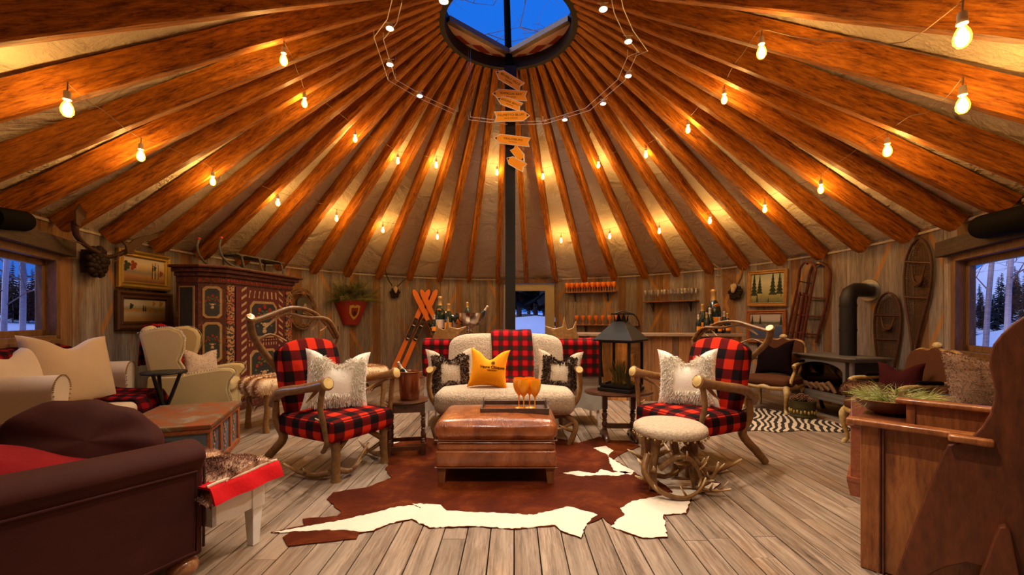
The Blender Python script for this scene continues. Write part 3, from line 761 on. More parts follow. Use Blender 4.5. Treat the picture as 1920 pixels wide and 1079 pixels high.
# low-voltage cable track: two parallel rails in segments on hooked stand-offs
TRK = [[(745,0,.10),(735,40,.1),(710,72,.1),(735,150,.1),(790,182,.1),(856,212,.1)], [(880,222,.1),(955,231,.1),(1020,230,.1),(1102,205,.1),(1165,150,.1),(1185,105,.1),(1206,97,.1),(1178,60,.1),(1160,20,.1),(1150,-30,.1)]]
ZT_ = 4.02
def TP(px, py, z=ZT_): return G(px, py, z)
M['rail'] = plain('rail_metal', (.75,.70,.62), .4, .2)
tr = thing('cable_track', 'thin silver double-cable light track looping under the skylight ring', 'track', tuple(TP(955,231)))
ctr = Vector((CX, 4.75, ZT_))
hs = []
for si, seg in enumerate(TRK):
    for side in (-.045, .045):
        mb = MB(); P = []
        for (px, py, _) in seg:
            p = TP(px, py); o_ = (p-ctr); o_.z = 0; P.append(p+o_.normalized()*side)
        mb.tube(P, .0042, 6)
        for p in (P[0], P[-1], P[len(P)//2], P[2]):
            mb.tube([p, p+Vector((0,0,.06))], .003, 5); mb.ball(p+Vector((0,0,.065)), .006, 6, 5)
            hs.append(p)
        mb.build('rail', M['rail'], tr, world=True)
mb = MB()
for p in hs[::2]:
    mb = MB(); rad = sqrt((p.x-CX)**2+(p.y-YC)**2); mb.tube([p+Vector((0,0,.06)), Vector((p.x, p.y, HW+(R-rad)*SLOPE-.10))], .0015, 4)
    mb.build('hanger_wire', M['steel'], tr, world=True)
M['halogen'] = emis('halogen_lens', (1.0,.82,.62), 25)
def spot(p, label, tgt=None):
    t = thing('spotlight_head', label, 'spotlight', p, 0, 'small halogen heads on the cable track')
    mb = MB(); mb.lathe([(.008,-.01),(.020,-.015),(.036,-.050),(.040,-.060),(.034,-.060)], 14); mb.tube([(-.045,0,0),(.045,0,0)], .004, 6); mb.tube([(0,0,0),(0,0,-.024)], .006, 6); mb.build('reflector', M['rail'], t)
    mb = MB(); mb.lathe([(.001,-.061),(.030,-.0605),(.030,-.064),(.001,-.068)], 14); mb.build('lens', M['halogen'], t)
    l = bpy.data.lights.new('halogen_beam', 'SPOT'); l.energy = SPOT_W; l.color = SPOT_COL; l.shadow_soft_size = .03; l.spot_size = math.radians(125); l.spot_blend = 1.0
    lo = bpy.data.objects.new('halogen_beam', l); COL.objects.link(lo); lo.parent = t; lo.location = (0,0,-.075)
    return t
SP = [(731,42,'upper left stretch of the track'),(731,111,'left bend of the track'),(787,171,'lower left stretch of the track'),(1059,217,'right of the arrow signs'),(1131,186,'lower right stretch of the track'),(1178,133,'right bend of the track'),(1178,67,'upper right stretch of the track'),(1131,5,'top right of the track at the picture edge')]
s0 = None
for (px, py, w) in SP:
    p = TP(px, py)
    if s0 is None: s0 = spot(p, 'small bright halogen spotlight head on the '+w)
    else: dup(s0, loc=p, label='small bright halogen spotlight head on the '+w)
for (x, y, z) in ((-1.5,2.6,3.5),(1.4,2.5,3.5),(-.4,1.6,3.0),(.8,1.5,3.0)): dup(s0, loc=(x,y,z), label='small halogen spotlight head on the track above and behind the viewpoint')
# extra unseen head, added to brighten the arrow signs on the post
hd = dup(s0, loc=(-.55,3.3,3.75), label='added unseen spotlight head brightening the arrow signs, above the picture')
for c in hd.children:
    if c.type == 'LIGHT':
        c.data = c.data.copy(); c.data.energy = 170; c.data.spot_size = math.radians(34); c.data.spot_blend = .6
        v_ = (Vector((0,6.1,3.75))-Vector((-.55,3.3,3.75))); c.rotation_euler = v_.to_track_quat('-Z', 'Y').to_euler()
# ================================================================== cowhide: brown and white, traced on the floor, lying flat with its own thickness
def densify(P, step, jit, rs_):
    o = []
    for a, b in zip(P, P[1:]+P[:1]):
        d = (b-a).length; n = max(1, int(d/step))
        for k in range(n):
            q = a.lerp(b, k/n); w = 1 if k else .3
            o.append(Vector((q.x+rs_.uniform(-jit,jit)*w, q.y+rs_.uniform(-jit,jit)*w, q.z)))
    return o
rs_ = random.Random(4)
def hide(name, px, z0, z1, mat, step=.035, jit=.006, parent=None, org=None):
    P = densify([G(x, y) for x, y in px], step, jit, rs_); mb = MB(); mb.prism([(p.x, p.y) for p in P], z0, z1, 'xy')
    return mb.build(name, mat, parent, smooth=0, origin=org) if parent is None else mb.build(name, mat, parent, smooth=0)
HB = [(508,1000),(570,987),(568,975),(632,970),(640,962),(612,938),(625,925),(690,915),(735,897),(722,882),(728,872),(722,850),(718,835),(735,822),(780,820),(830,826),(900,818),(960,815),(1040,822),(1085,832),(1125,820),(1135,826),(1180,828),(1200,838),(1170,850),(1150,862),(1180,880),(1215,905),(1290,900),(1352,908),(1335,920),(1300,928),(1288,965),(1245,968),(1252,1010),(1205,1012),(1150,992),(1130,972),(1100,985),(1090,1012),(1055,1000),(1040,988),(960,995),(905,990),(860,990),(805,993),(772,976),(730,985),(700,998),(672,1003),(668,1012),(600,1020),(540,1026),(530,1010),(545,1000)]
m, nt_, b_ = newmat('cowhide'); v = coords(nt_, 'Object'); n1 = noise(nt_, v, 3.2, 6, .7, .5); n2 = noise(nt_, v, 40, 4, .7); n3 = noise(nt_, v, 1.3, 3)
L(nt_, mixc(nt_, n2, ramp(nt_, n1, [(.3, (.034,.005,.0015)), (.5, (.095,.015,.003)), (.76, (.32,.075,.012))]), (.07,.011,.003)), b_.inputs['Base Color'])
b_.inputs['Roughness'].default_value = .6; b_.inputs['Specular IOR Level'].default_value = .06; bump(nt_, b_, n2, .5, .006); M['hide_brown'] = m
M['hide_white'] = plain('cowhide_white', (.78,.68,.55), .75, bumps=.4, bscale=60, sheen=.2, var=.12, vscale=5)
ch = hide('cowhide_rug', HB, .001, .006, M['hide_brown'], org=None); tag(ch, 'large reddish-brown and white cowhide rug spread under the ottoman', 'rug')
WHITES = [
 [(512,1001),(560,992),(640,978),(700,964),(745,952),(778,950),(790,956),(772,947),(800,947),(826,949),(838,960),(870,962),(950,965),(1000,968),(1040,958),(1065,952),(1105,962),(1120,968),(1100,984),(1090,1011),(1056,999),(1040,987),(960,994),(905,989),(860,989),(805,992),(772,975),(730,984),(700,997),(672,1000),(650,996),(600,997),(545,1000)],
 [(1145,990),(1160,975),(1172,968),(1162,955),(1185,942),(1225,935),(1262,925),(1245,910),(1235,903),(1290,902),(1350,909),(1334,920),(1299,928),(1287,964),(1244,967),(1251,1009),(1205,1011)],
 [(1055,889),(1085,885),(1115,890),(1128,882),(1150,888),(1170,886),(1185,888),(1160,894),(1115,893),(1090,895)],
 [(1112,842),(1135,838),(1150,846),(1140,858),(1176,879),(1190,886),(1182,893),(1150,884),(1143,870),(1140,855)],
 [(722,830),(745,821),(770,823),(755,828),(733,836)],
]
for w in WHITES:
    P = densify([G(x, y) for x, y in w], .02, .007, rs_); mb = MB(); mb.prism([(p.x, p.y) for p in P], .0015, .0068, 'xy'); mb.build('white_patch', M['hide_white'], ch, smooth=0)['label'] = 'white hair patch'
# zebra hide
Z0 = [(1345,800),(1352,782),(1368,772),(1400,766),(1440,768),(1475,775),(1482,782),(1520,786),(1560,792),(1590,800),(1600,808),(1580,812),(1540,810),(1500,808),(1460,812),(1420,808),(1380,810),(1350,808)]
m, nt_, b_ = newmat('zebra'); tc = nd(nt_, 'TexCoord'); mp = nd(nt_, 'Mapping'); mp.inputs['Rotation'].default_value = (0,0,.55); L(nt_, tc.outputs['Object'], mp.inputs[0])
w_ = nd(nt_, 'TexWave', wave_type='BANDS', bands_direction='X'); w_.inputs['Scale'].default_value = 4.6; w_.inputs['Distortion'].default_value = 8.0; w_.inputs['Detail'].default_value = 1.5; w_.inputs['Detail Scale'].default_value = .7
L(nt_, mp.outputs[0], w_.inputs[0]); L(nt_, ramp(nt_, w_.outputs[0], [(.44, (.55,.45,.33)), (.50, (.012,.008,.006))]), b_.inputs['Base Color']); b_.inputs['Roughness'].default_value = .8
P = densify([G(x, y) for x, y in Z0], .05, .01, rs_); mb = MB(); mb.prism([(p.x, p.y) for p in P], .001, .007, 'xy')
tag(mb.build('zebra_rug', m, None, smooth=0), 'black and white striped zebra hide rug near the stove', 'rug')
# ================================================================== shared shapes
def pillow_mb(w, h, t, chop=.18, pinch=.10, n=18, mb=None, off=(0,0,0), tint=.8, pe=.45):
    mb = mb or MB(); vs = []; fs = []; N = n
    def P(i, j, sg):
        u, v = -1+2*i/N, -1+2*j/N
        u = math.copysign(abs(u)**.8, u); v = math.copysign(abs(v)**.8, v)
        x = w/2*u*(1-pinch*(1-v*v)); z = h/2*v*(1-pinch*(1-u*u))
        z -= chop*h*math.exp(-(u/.42)**2)*((v+1)/2)**2.2
        y = sg*t/2*((1-u*u)*(1-v*v))**pe*(1-.25*math.exp(-(u/.4)**2)*max(0, v))
        return (x+off[0], y+off[1], z+h/2+off[2])
    idx = {}
    for sg in (1, -1):
        for i in range(N+1):
            for j in range(N+1):
                if sg < 0 and (i in (0,N) or j in (0,N)): idx[(i,j,-1)] = idx[(i,j,1)]; continue
                idx[(i,j,sg)] = len(vs); vs.append(P(i,j,sg))
    for sg in (1, -1):
        for i in range(N):
            for j in range(N):
                q = [idx[(i,j,sg)], idx[(i+1,j,sg)], idx[(i+1,j+1,sg)], idx[(i,j+1,sg)]]
                if sg > 0: q.reverse()
                fs.append(tuple(q))
    return mb.add(vs, fs, tint)
def tilt_obj(o, rx=0.0, ry=0.0):
    o.matrix_basis = o.matrix_basis @ Matrix.Rotation(rx, 4, 'X') @ Matrix.Rotation(ry, 4, 'Y')
def antler(mb, pts, r0, r1=.006, tines=(), n=9, knob=False, wob=.03):
    """a beam that tapers from r0 to r1 with forked tines: (position along, direction, length)"""
    m = len(pts); rad = [r0+(r1-r0)*(k/(m-1))**1.3 for k in range(m)]; tn = [.12+.1*random.random() for _ in pts]
    if r1 < .012: tn[-1] = 1.0
    mb.tube(pts, rad, n, tn, smooth=4, wob=wob)
    for (t, d, ln) in tines:
        k = min(m-2, int(t*(m-1))); f = t*(m-1)-k; p = Vector(pts[k]).lerp(Vector(pts[k+1]), f); r = rad[k]*.62; d = Vector(d).normalized()
        side = Vector((random.uniform(-.3,.3), random.uniform(-.3,.3), .35))
        mb.tube([p, p+d*ln*.4, p+d*ln*.75+side*ln*.15, p+d*ln+side*ln*.35], [r, r*.85, r*.55, .003], 8, [.15,.3,.7,1.0], smooth=3)
def cut_disc(mb, c, d, r):
    d = Vector(d).normalized(); c = Vector(c); mb.tube([c-d*.012, c, c+d*.006], [r*1.05, r*1.12, r*.95], 14, .3, wob=.05)
def disc_face(c, d, r): 
    mb = MB(); d = Vector(d).normalized(); c = Vector(c)+d*.006; mb.tube([c, c+d*.004], [r*.92, r*.86], 14, wob=.06); return mb

# ================================================================== buffalo-check antler armchairs
def antler_armchair(label, loc, f, mir=1, seed=1):
    """front = +Y; mir flips left and right so the taller crown antlers vary"""
    random.seed(seed); t = thing('antler_armchair', label, 'armchair', loc, face_rz(f), 'buffalo check antler armchairs')
    mb = MB(); mb.rbox((0,.0,.375), (.62,.66,.165), .045, 3, puff=.025); mb.build('seat', M['red_plaid'], t, smooth=60)
    # tilted back with a rounded top
    mb = MB(); n = 14; out = [(-.245,.0),(-.27,.25),(-.27,.48)]+[(-.27*cos(PI*k/n)*1.0, .50+.13*sin(PI*k/n)**.8) for k in range(1,n)]+[(.27,.48),(.27,.25),(.245,.0)]
    tl = math.radians(14)
    Mx = Matrix.Translation((0,-.25,.40)) @ Matrix.Rotation(tl, 4, 'X')
    mb.M = Mx; vs = []; fs = []; m_ = len(out); lay = [(-.065,.93),(-.05,.99),(0,1.0),(.05,.99),(.065,.93)]
    out = [(x*1.02, z*1.04) for (x, z) in out]
    for (y, s_) in lay:
        for (x, z) in out: vs.append((x*s_, y, .3+(z-.3)*s_))
    for (y, s_) in ((-.085,.55),(.085,.55)):
        for (x, z) in out: vs.append((x*s_, y, .3+(z-.3)*s_))
    def ringf(a, b): return [(a*m_+k, a*m_+(k+1)%m_, b*m_+(k+1)%m_, b*m_+k) for k in range(m_)]
    for a in range(4): fs += ringf(a, a+1)
    fs += ringf(5, 0); fs += ringf(4, 6)
    fs.append(tuple(5*m_+k for k in range(m_))); fs.append(tuple(6*m_+k for k in reversed(range(m_))))
    mb.add(vs, fs); mb.M = None
    mb.build('backrest', M['red_plaid'], t, smooth=60)
    for s in (-1, 1):
        q = s*mir
        # arm: a thick beam from behind the back, out and forward, cut off flat at the front
        mb = MB(); P = [(s*.30,-.40,.52),(s*.35,-.22,.635),(s*.36,.02,.68),(s*.345,.20,.715),(s*.34,.30,.735)]
        mb.tube(P, [.030,.040,.036,.036,.046], 10, [.2,.25,.3,.25,.3], smooth=4, wob=.05)
        cut_disc(mb, (s*.34,.315,.742), (0,1,.25), .047)
        antler(mb, [(s*.345,.22,.70),(s*.31,.12,.64),(s*.30,.02,.57)], .020, .004)
        a = mb.build('arm', M['antler'], t, smooth=70)
        disc_face((s*.34,.318,.743), (0,1,.25), .045).build('cut_end', M['antler_cut'], a, smooth=50)
        mb = MB(); antler(mb, [(s*.345,.27,.70),(s*.35,.25,.56),(s*.325,.26,.42),(s*.31,.27,.30),(s*.29,.20,.22)], .021, .018, [(.45,(s*.1,-1,.3),.08)])
        mb.build('arm_support', M['antler'], t, smooth=70)
        mb = MB(); mb.tube([(s*.24,.27,.33),(s*.235,.275,.18),(s*.24,.28,.045),(s*.24,.28,.0)], [.038,.032,.030,.040], 9, [.1,.15,.2,.2], smooth=3, wob=.05)
        antler(mb, [(s*.24,.26,.20),(s*.14,.25,.27),(s*.08,.24,.31)], .024, .018)
        mb.build('front_leg', M['antler'], t, smooth=70)
        mb = MB(); mb.tube([(s*.33,-.30,.56),(s*.31,-.33,.40),(s*.27,-.30,.26),(s*.30,-.42,.12),(s*.34,-.50,.015)], [.022,.030,.034,.034,.030], 9, [.2,.3,.3,.15,.2], smooth=4, wob=.05)
        mb.build('rear_leg', M['antler'], t, smooth=70)
        mb = MB(); antler(mb, [(s*.25,.22,.06),(s*.30,.10,.035),(s*.33,-.04,.05),(s*.36,-.16,.10)], .026, .006, [(.5,(s*.6,.7,.5),.12)])
        mb.build('base_antler', M['antler'], t, smooth=70)
    mb = MB(); antler(mb, [(.24,.26,.09),(.12,.30,.05),(.0,.27,.12),(-.10,.25,.20)], .026, .006, [(.35,(-.3,.6,.5),.10)])
    antler(mb, [(-.24,.24,.16),(-.14,.20,.11),(-.04,.24,.13)], .018, .005); mb.build('cross_antler', M['antler'], t, smooth=70)
    # crown of antlers arching over the back
    q = mir; CM = Matrix.Identity(4) if mir > 0 else Matrix.Translation((0,0,.30)) @ Matrix.Diagonal((.92,1,.68,1))
    mb = MB(); mb.M = CM; antler(mb, [(q*.20,-.40,.72),(q*.31,-.45,.90),(q*.41,-.47,1.07),(q*.44,-.46,1.20)], .026, .030); cut_disc(mb, (q*.44,-.455,1.215), (0,.6,.5), .034)
    o = mb.build('crown_upright', M['antler'], t, smooth=70); disc_face(CM @ Vector((q*.44,-.452,1.22)), (0,.6,.5), .034).build('cut_end', M['antler_cut'], o, smooth=50)
    mb = MB(); mb.M = CM; antler(mb, [(q*.43,-.47,1.18),(q*.26,-.48,1.24),(q*.08,-.48,1.30),(-q*.12,-.48,1.27),(-q*.27,-.48,1.15),(-q*.36,-.48,1.02)], .024, .014, [(.5,(-q*1,0,-.5),.20),(.8,(q*.6,.2,-.5),.10)]); mb.build('crown_beam', M['antler'], t, smooth=70)
    mb = MB(); mb.M = CM; antler(mb, [(-q*.38,-.47,1.04),(-q*.27,-.47,1.20),(-q*.05,-.48,1.22),(q*.14,-.49,1.25),(q*.30,-.49,1.14)], .024, .008, [(.35,(q*.5,0,-.8),.14)])
    antler(mb, [(q*.40,-.46,1.02),(q*.28,-.46,1.08),(q*.14,-.46,1.02)], .016, .005); mb.build('crown_beam', M['antler'], t, smooth=70)
    mb = MB(); mb.M = CM; antler(mb, [(-q*.22,-.40,.72),(-q*.34,-.46,.88),(-q*.40,-.48,1.03)], .028, .024); mb.build('crown_upright', M['antler'], t, smooth=70)
    return t
def fronted(pc, f): return (pc[0]-f[0]*.30, pc[1]-f[1]*.30, 0)
pN, pF = G(625,905), G(731,868); lc = (pN+pF)/2; fl_ = (.88,-.475)
LCH = antler_armchair('red-black buffalo check armchair with antler frame beside the copper champagne bucket', fronted(lc, fl_), fl_, 1, 4)
rc = Vector((G(1190,858).x+.17, G(1190,858).y-.24, 0)); fr_ = (-.89,-.456)
RCH = antler_armchair('red-black buffalo check armchair with antler frame behind the round cream footstool', fronted(rc, fr_), fr_, -1, 9)

def fur_pillow(label, loc, rz, w=.50, h=.50, seed=1, rx=-.22, ry=.0):
    mb = pillow_mb(w, h, .17, .24, .12, tint=.9); base = len(mb.v)
    ring = lambda c, q: q[1] > .05 and .42 < max(abs(c[0])/(w/2), abs(c[2]-h*.46)/(h/2)) < .80
    mb.fur(3000, .036, .0026, (0,.05,-.55), (.5,1.0), ring, seed, .5)
    mb.fur(1600, .010, .002, (0,0,-.3), (.7,1.0), None, seed+1, .8)
    o = mb.build('throw_pillow', M['ivory_fur'], None, smooth=70); o.location = loc
    o.rotation_euler = (rx, ry, rz); o.rotation_mode = 'XYZ'
    return tag(o, label, 'pillow', 'ivory fur pillows')
def chair_pt(ch, x, y, z): return tuple(ch.matrix_basis @ Vector((x, y, z)))
fur_pillow('ivory fur-framed throw pillow leaning in the left buffalo check armchair', chair_pt(LCH, .02, .00, .46), face_rz((.52,-.85)), .52, .50, 3, .24, -.10)
fur_pillow('ivory fur-framed throw pillow leaning in the right buffalo check armchair', chair_pt(RCH, .02, .00, .46), face_rz((-.50,-.87)), .50, .50, 5, .24, .05)

# ================================================================== the settee
sx_ = D(947, 700, 4.3).x
st = thing('antler_settee', 'cream boucle two-seat settee framed in antlers behind the leather ottoman', 'settee', (sx_, 4.35, 0), PI)     # front looks at the camera (-Y)
mb = MB(); mb.rbox((0,.02,.40), (1.36,.66,.24), .09, 4, puff=.03); mb.build('seat', M['boucle'], st, smooth=70)
mb = MB(); n = 40; out = []
for k in range(n):
    a = 2*PI*k/n; ca, sa = cos(a), sin(a); e = .42
    out.append((.63*math.copysign(abs(ca)**e, ca), .285*math.copysign(abs(sa)**e, sa)))
mb.M = Matrix.Translation((0,-.32,.765)) @ Matrix.Rotation(math.radians(12), 4, 'X'); vs = []; fs = []; m_ = n
lay = [(-.095,.0),(-.09,.75),(-.07,.93),(-.03,1.0),(.03,1.0),(.07,.93),(.09,.75),(.095,.0)]
for (y, s_) in lay:
    for (x, z) in out: vs.append((x*s_ if s_ else x*.01, y, z*s_ if s_ else z*.01))
for a in range(len(lay)-1):
    for k in range(m_): fs.append((a*m_+k, a*m_+(k+1)%m_, (a+1)*m_+(k+1)%m_, (a+1)*m_+k))
mb.add(vs, fs); mb.M = None; mb.build('backrest', M['boucle'], st, smooth=70)
random.seed(12)
for s in (-1, 1):
    mb = MB(); mb.tube([(s*.60,.24,.30),(s*.70,.26,.42),(s*.735,.26,.56),(s*.72,.27,.70)], [.024,.024,.022,.030], 9, [.2,.3,.3,.25], smooth=4, wob=.05)
    cut_disc(mb, (s*.72,.285,.715), (0,1,.5), .036); antler(mb, [(s*.72,.26,.68),(s*.73,.05,.70),(s*.70,-.16,.68),(s*.66,-.30,.70)], .028, .02)
    a = mb.build('arm', M['antler'], st, smooth=70); disc_face((s*.72,.287,.716), (0,1,.5), .036).build('cut_end', M['antler_cut'], a)
    mb = MB(); antler(mb, [(s*.56,.24,.29),(s*.68,.27,.20),(s*.66,.30,.09),(s*.62,.30,.0)], .030, .026, [(.3,(-s*1,.4,-.4),.22),(.55,(-s*.9,.2,.3),.16)]); mb.build('front_leg', M['antler'], st, smooth=70)
    mb = MB(); antler(mb, [(s*.54,-.22,.30),(s*.60,-.30,.16),(s*.62,-.36,.0)], .030, .026); mb.build('rear_leg', M['antler'], st, smooth=70)
    # broad palmate antlers rising behind the ends of the back
    mb = MB(); P = [(s*.60,.70),(s*.70,.74),(s*.80,.86),(s*.83,1.00),(s*.80,1.08),(s*.795,1.19),(s*.76,1.11),(s*.71,1.09),(s*.69,1.10),(s*.66,1.24),(s*.64,1.12),(s*.55,1.10),(s*.44,1.13),(s*.52,1.06),(s*.58,.98)]
    if s > 0: P = [(x*(1 if i < 12 else 1), z) for i, (x, z) in enumerate(P)]
    mb.prism(P, -.47, -.44, 'xz', tint=.45); mb.tube([(s*.58,-.40,.42),(s*.60,-.44,.60),(s*.66,-.455,.80)], [.026,.028,.022], 9, .3, smooth=3)
    mb.build('palmate_antler', M['antler'], st, smooth=50, bevel=.008)
mb = MB(); antler(mb, [(-.62,.22,.26),(-.3,.26,.25),(0,.27,.24),(.3,.26,.25),(.62,.22,.26)], .020, .018); mb.build('front_rail', M['antler'], st, smooth=70)
# folded plaid throw over the back
def throw_over(name, label, x0, x1, prof, mat, parent_loc, rz, group=None, wave=.008, nx=18, th=.014, seed=2, nv=44):
    rr_ = random.Random(seed); ph = [rr_.uniform(0,6) for _ in range(4)]
    seg = [0]; 
    for a, b in zip(prof, prof[1:]): seg.append(seg[-1]+math.dist(a, b))
    def P(t):
        d = t*seg[-1]
        for i in range(len(prof)-1):
            if d <= seg[i+1]+1e-9: f = (d-seg[i])/(seg[i+1]-seg[i]); return (prof[i][0]*(1-f)+prof[i+1][0]*f, prof[i][1]*(1-f)+prof[i+1][1]*f)
        return prof[-1]
    def fn(u, v):
        y, z = P(v); return (x0+(x1-x0)*u+.012*sin(v*7+ph[0]), y+wave*sin(u*16+ph[1]+2*v)*(.3+v), z+wave*.4*sin(u*11+ph[2]))
    mb = MB(); mb.sheet(fn, nx, nv, th)
    # uv follows the cloth
    o = mb.build(name, mat, None, smooth=80); o.location = parent_loc; o.rotation_euler = (0,0,rz)
    return tag(o, label, 'throw blanket', group)
throw_over('plaid_throw', 'red and black plaid throw folded over the middle of the settee back', -.29, .155,
           [(-.50,.70),(-.48,.95),(-.452,1.04),(-.42,1.082),(-.385,1.085),(-.30,1.055),(-.262,.98),(-.222,.86),(-.18,.72),(-.15,.60),(-.12,.56),(-.05,.556),(.0,.553)], M['throw_plaid'], (sx_, 4.35, 0), PI)
# pillows on the settee
def settee_fur_pillow(label, px, py, w, rz, ry, seed, rx=.32):
    mb = pillow_mb(w, w, .15, .22, .12, tint=0.0)
    o = mb.build('throw_pillow', M['boucle'], None, smooth=70); o.location = D(px, py, 4.33); o.rotation_euler = (rx, ry, rz)
    q = MB(); pillow_mb(w*1.0, w*1.0, .156, .22, .12, mb=q, tint=.2)
    src = MB(); src.v = q.v; src.f = q.f; src.t = q.t
    keep = lambda c, n_: n_[1] > .05 and .36 < max(abs(c[0])/(w/2), abs(c[2]-w*.47)/(w/2)) < .74
    k0 = len(src.v); f0 = len(src.f); src.fur(2400, .024, .004, (0,.0,-.25), (0,1), keep, seed, .7)
    e = MB(); e.v = src.v[k0:]; e.t = src.t[k0:]; e.f = [tuple(i-k0 for i in f) for f in src.f[f0:]]
    e.build('fur_border', M['dark_fur'], o, smooth=0); tag(o, label, 'pillow', 'cream pillows with dark fur squares'); return o
settee_fur_pillow('cream pillow with dark brown fur square at the left end of the settee', 847, 745, .52, PI+.12, .04, 31)
settee_fur_pillow('cream pillow with dark brown fur square at the right end of the settee', 1046, 742, .48, PI-.12, -.06, 32)
mb = pillow_mb(.40, .40, .15, .22, .16, tint=0)
op = mb.build('throw_pillow', plain('orange_fabric', (1.0,.36,.004), .75, bumps=.2, bscale=120, sheen=.2), None, smooth=70)
op.location = D(913, 729, 4.12); op.rotation_euler = (.30, -.06, PI-.05)
tag(op, 'bright orange throw pillow with dark crest and lettering in the middle of the settee', 'pillow')
def lettering(txt, size, mat, parent, loc, rot, name='lettering', ext=.0006, bold=0.0, wx=1.0):
    c = bpy.data.curves.new(name, 'FONT'); c.body = txt; c.size = size; c.align_x = 'CENTER'; c.align_y = 'CENTER'; c.extrude = ext; c.offset = bold
    o = bpy.data.objects.new(name+'_tmp', c); COL.objects.link(o); dg = bpy.context.evaluated_depsgraph_get()
    me = bpy.data.meshes.new_from_object(o.evaluated_get(dg)); bpy.data.objects.remove(o); bpy.data.curves.remove(c)
    q = bpy.data.objects.new(name, me); COL.objects.link(q); me.materials.clear(); me.materials.append(mat); q.parent = parent
    q.location = loc; q.rotation_euler = rot; q.scale = (wx,1,1); return q
ink = plain('ink', (.05,.020,.008), .8)
# local +Y is the pillow's face; text lies in the xz plane reading from the front
def curve_on_pillow(q, w, h, t, zc, bulge):
    me = q.data
def lay_on_pillow(o, w, h, t, chop, pinch):
    Mx = Matrix.Translation(o.location) @ o.rotation_euler.to_matrix().to_4x4() @ Matrix.Diagonal((*o.scale, 1))
    for vv in o.data.vertices:
        p = Mx @ vv.co; u, v = p.x/(w/2), (p.z-h/2)/(h/2)
        for _ in range(12):
            u = p.x/(w/2)/(1-pinch*(1-v*v)); zz = h/2*v*(1-pinch*(1-u*u))-chop*h*math.exp(-(u/.42)**2)*((v+1)/2)**2.2+h/2; v += (p.z-zz)/(h/2)*.8; v = max(-.98, min(.98, v))
        y = t/2*max(0, (1-u*u)*(1-v*v))**.45*(1-.25*math.exp(-(u/.4)**2)*max(0, v))
        vv.co = Vector((p.x, y+(.0025 if vv.co.z > 0 else -.002), p.z))
    o.location = (0,0,0); o.rotation_euler = (0,0,0); o.scale = (1,1,1)
PW = (.40, .40, .15, .22, .16)
q = lettering('Veuve Clicquot', .038, ink, op, (-.040,0,.200), (PI/2,0,PI), ext=.001, bold=.0008); lay_on_pillow(q, *PW)
q = lettering('PONSARDIN', .016, ink, op, (-.040,0,.170), (PI/2,0,PI), ext=.001); lay_on_pillow(q, *PW)
mb = MB()
for k in range(6):
    a = PI*k/6; c = (-.045, 0, .243); r = .021
    mb.tube([(c[0]-r*cos(a), 0, c[2]-r*sin(a)), (c[0], 0, c[2]), (c[0]+r*cos(a), 0, c[2]+r*sin(a))], .0014, 4)
tor = [(-.045+.015*cos(2*PI*k/18), 0, .243+.015*sin(2*PI*k/18)) for k in range(19)]; mb.tube(tor, .0016, 4, cap=False)
cq = mb.build('crest', ink, op)
for vv in cq.data.vertices: vv.co.z, vv.co.y = vv.co.z, 0
def lay_xz(o, w, h, t, chop, pinch):
    for vv in o.data.vertices:
        p = vv.co.copy(); u, v = p.x/(w/2), (p.z-h/2)/(h/2)
        for _ in range(12):
            u = p.x/(w/2)/(1-pinch*(1-v*v)); zz = h/2*v*(1-pinch*(1-u*u))-chop*h*math.exp(-(u/.42)**2)*((v+1)/2)**2.2+h/2; v += (p.z-zz)/(h/2)*.8; v = max(-.98, min(.98, v))
        vv.co.y = t/2*max(0, (1-u*u)*(1-v*v))**.45*(1-.25*math.exp(-(u/.4)**2)*max(0, v))+.002
lay_xz(cq, *PW)

# ================================================================== leather ottoman with tray and four orange glasses
m, nt_, b_ = newmat('brown_leather'); v = coords(nt_); n1 = noise(nt_, v, 5, 5, .6, .8); n2 = nd(nt_, 'TexVoronoi'); n2.inputs['Scale'].default_value = 160; L(nt_, v, n2.inputs['Vector'])
n3 = noise(nt_, coords(nt_, 'Object', (14,4,3)), 3, 4, .6, 1.0)
L(nt_, ramp(nt_, n1, [(.3, (.14,.030,.007)), (.55, (.31,.082,.019)), (.75, (.44,.145,.040))]), b_.inputs['Base Color'])
b_.inputs['Roughness'].default_value = .27; b_.inputs['Coat Weight'].default_value = .5; b_.inputs['Coat Roughness'].default_value = .2
bump(nt_, b_, math_(nt_, 'MULTIPLY_ADD', n2.outputs[0], .08, n3), .45, .02); M['leather'] = m
oc = D(933, 800, 3.38)
ot = thing('leather_ottoman', 'square tufted brown leather ottoman on tapered legs in the middle of the cowhide', 'ottoman', (oc.x, 3.36, 0), 0)
mb = MB(); mb.rbox((0,0,.388), (.90,.62,.155), .065, 5, puff=.03); mb.build('cushion', M['leather'], ot, smooth=70)
mb = MB(); mb.rbox((0,0,.275), (.87,.59,.085), .035, 4); mb.build('middle_band', M['leather'], ot, smooth=70)
mb = MB(); mb.rbox((0,0,.185), (.88,.60,.125), .02, 3); mb.build('base', M['leather'], ot, smooth=70)
mb = MB()
for z, wx, wy in ((.325,.888,.612),(.45,.82,.54),(.125,.882,.602)):
    P = [(-wx/2,-wy/2,z),(wx/2,-wy/2,z),(wx/2,wy/2,z),(-wx/2,wy/2,z),(-wx/2,-wy/2,z)]
    if z < .4: mb.tube(P, .005, 6)
mb.build('welt_piping', plain('leather_dark', (.14,.05,.02), .4), ot)
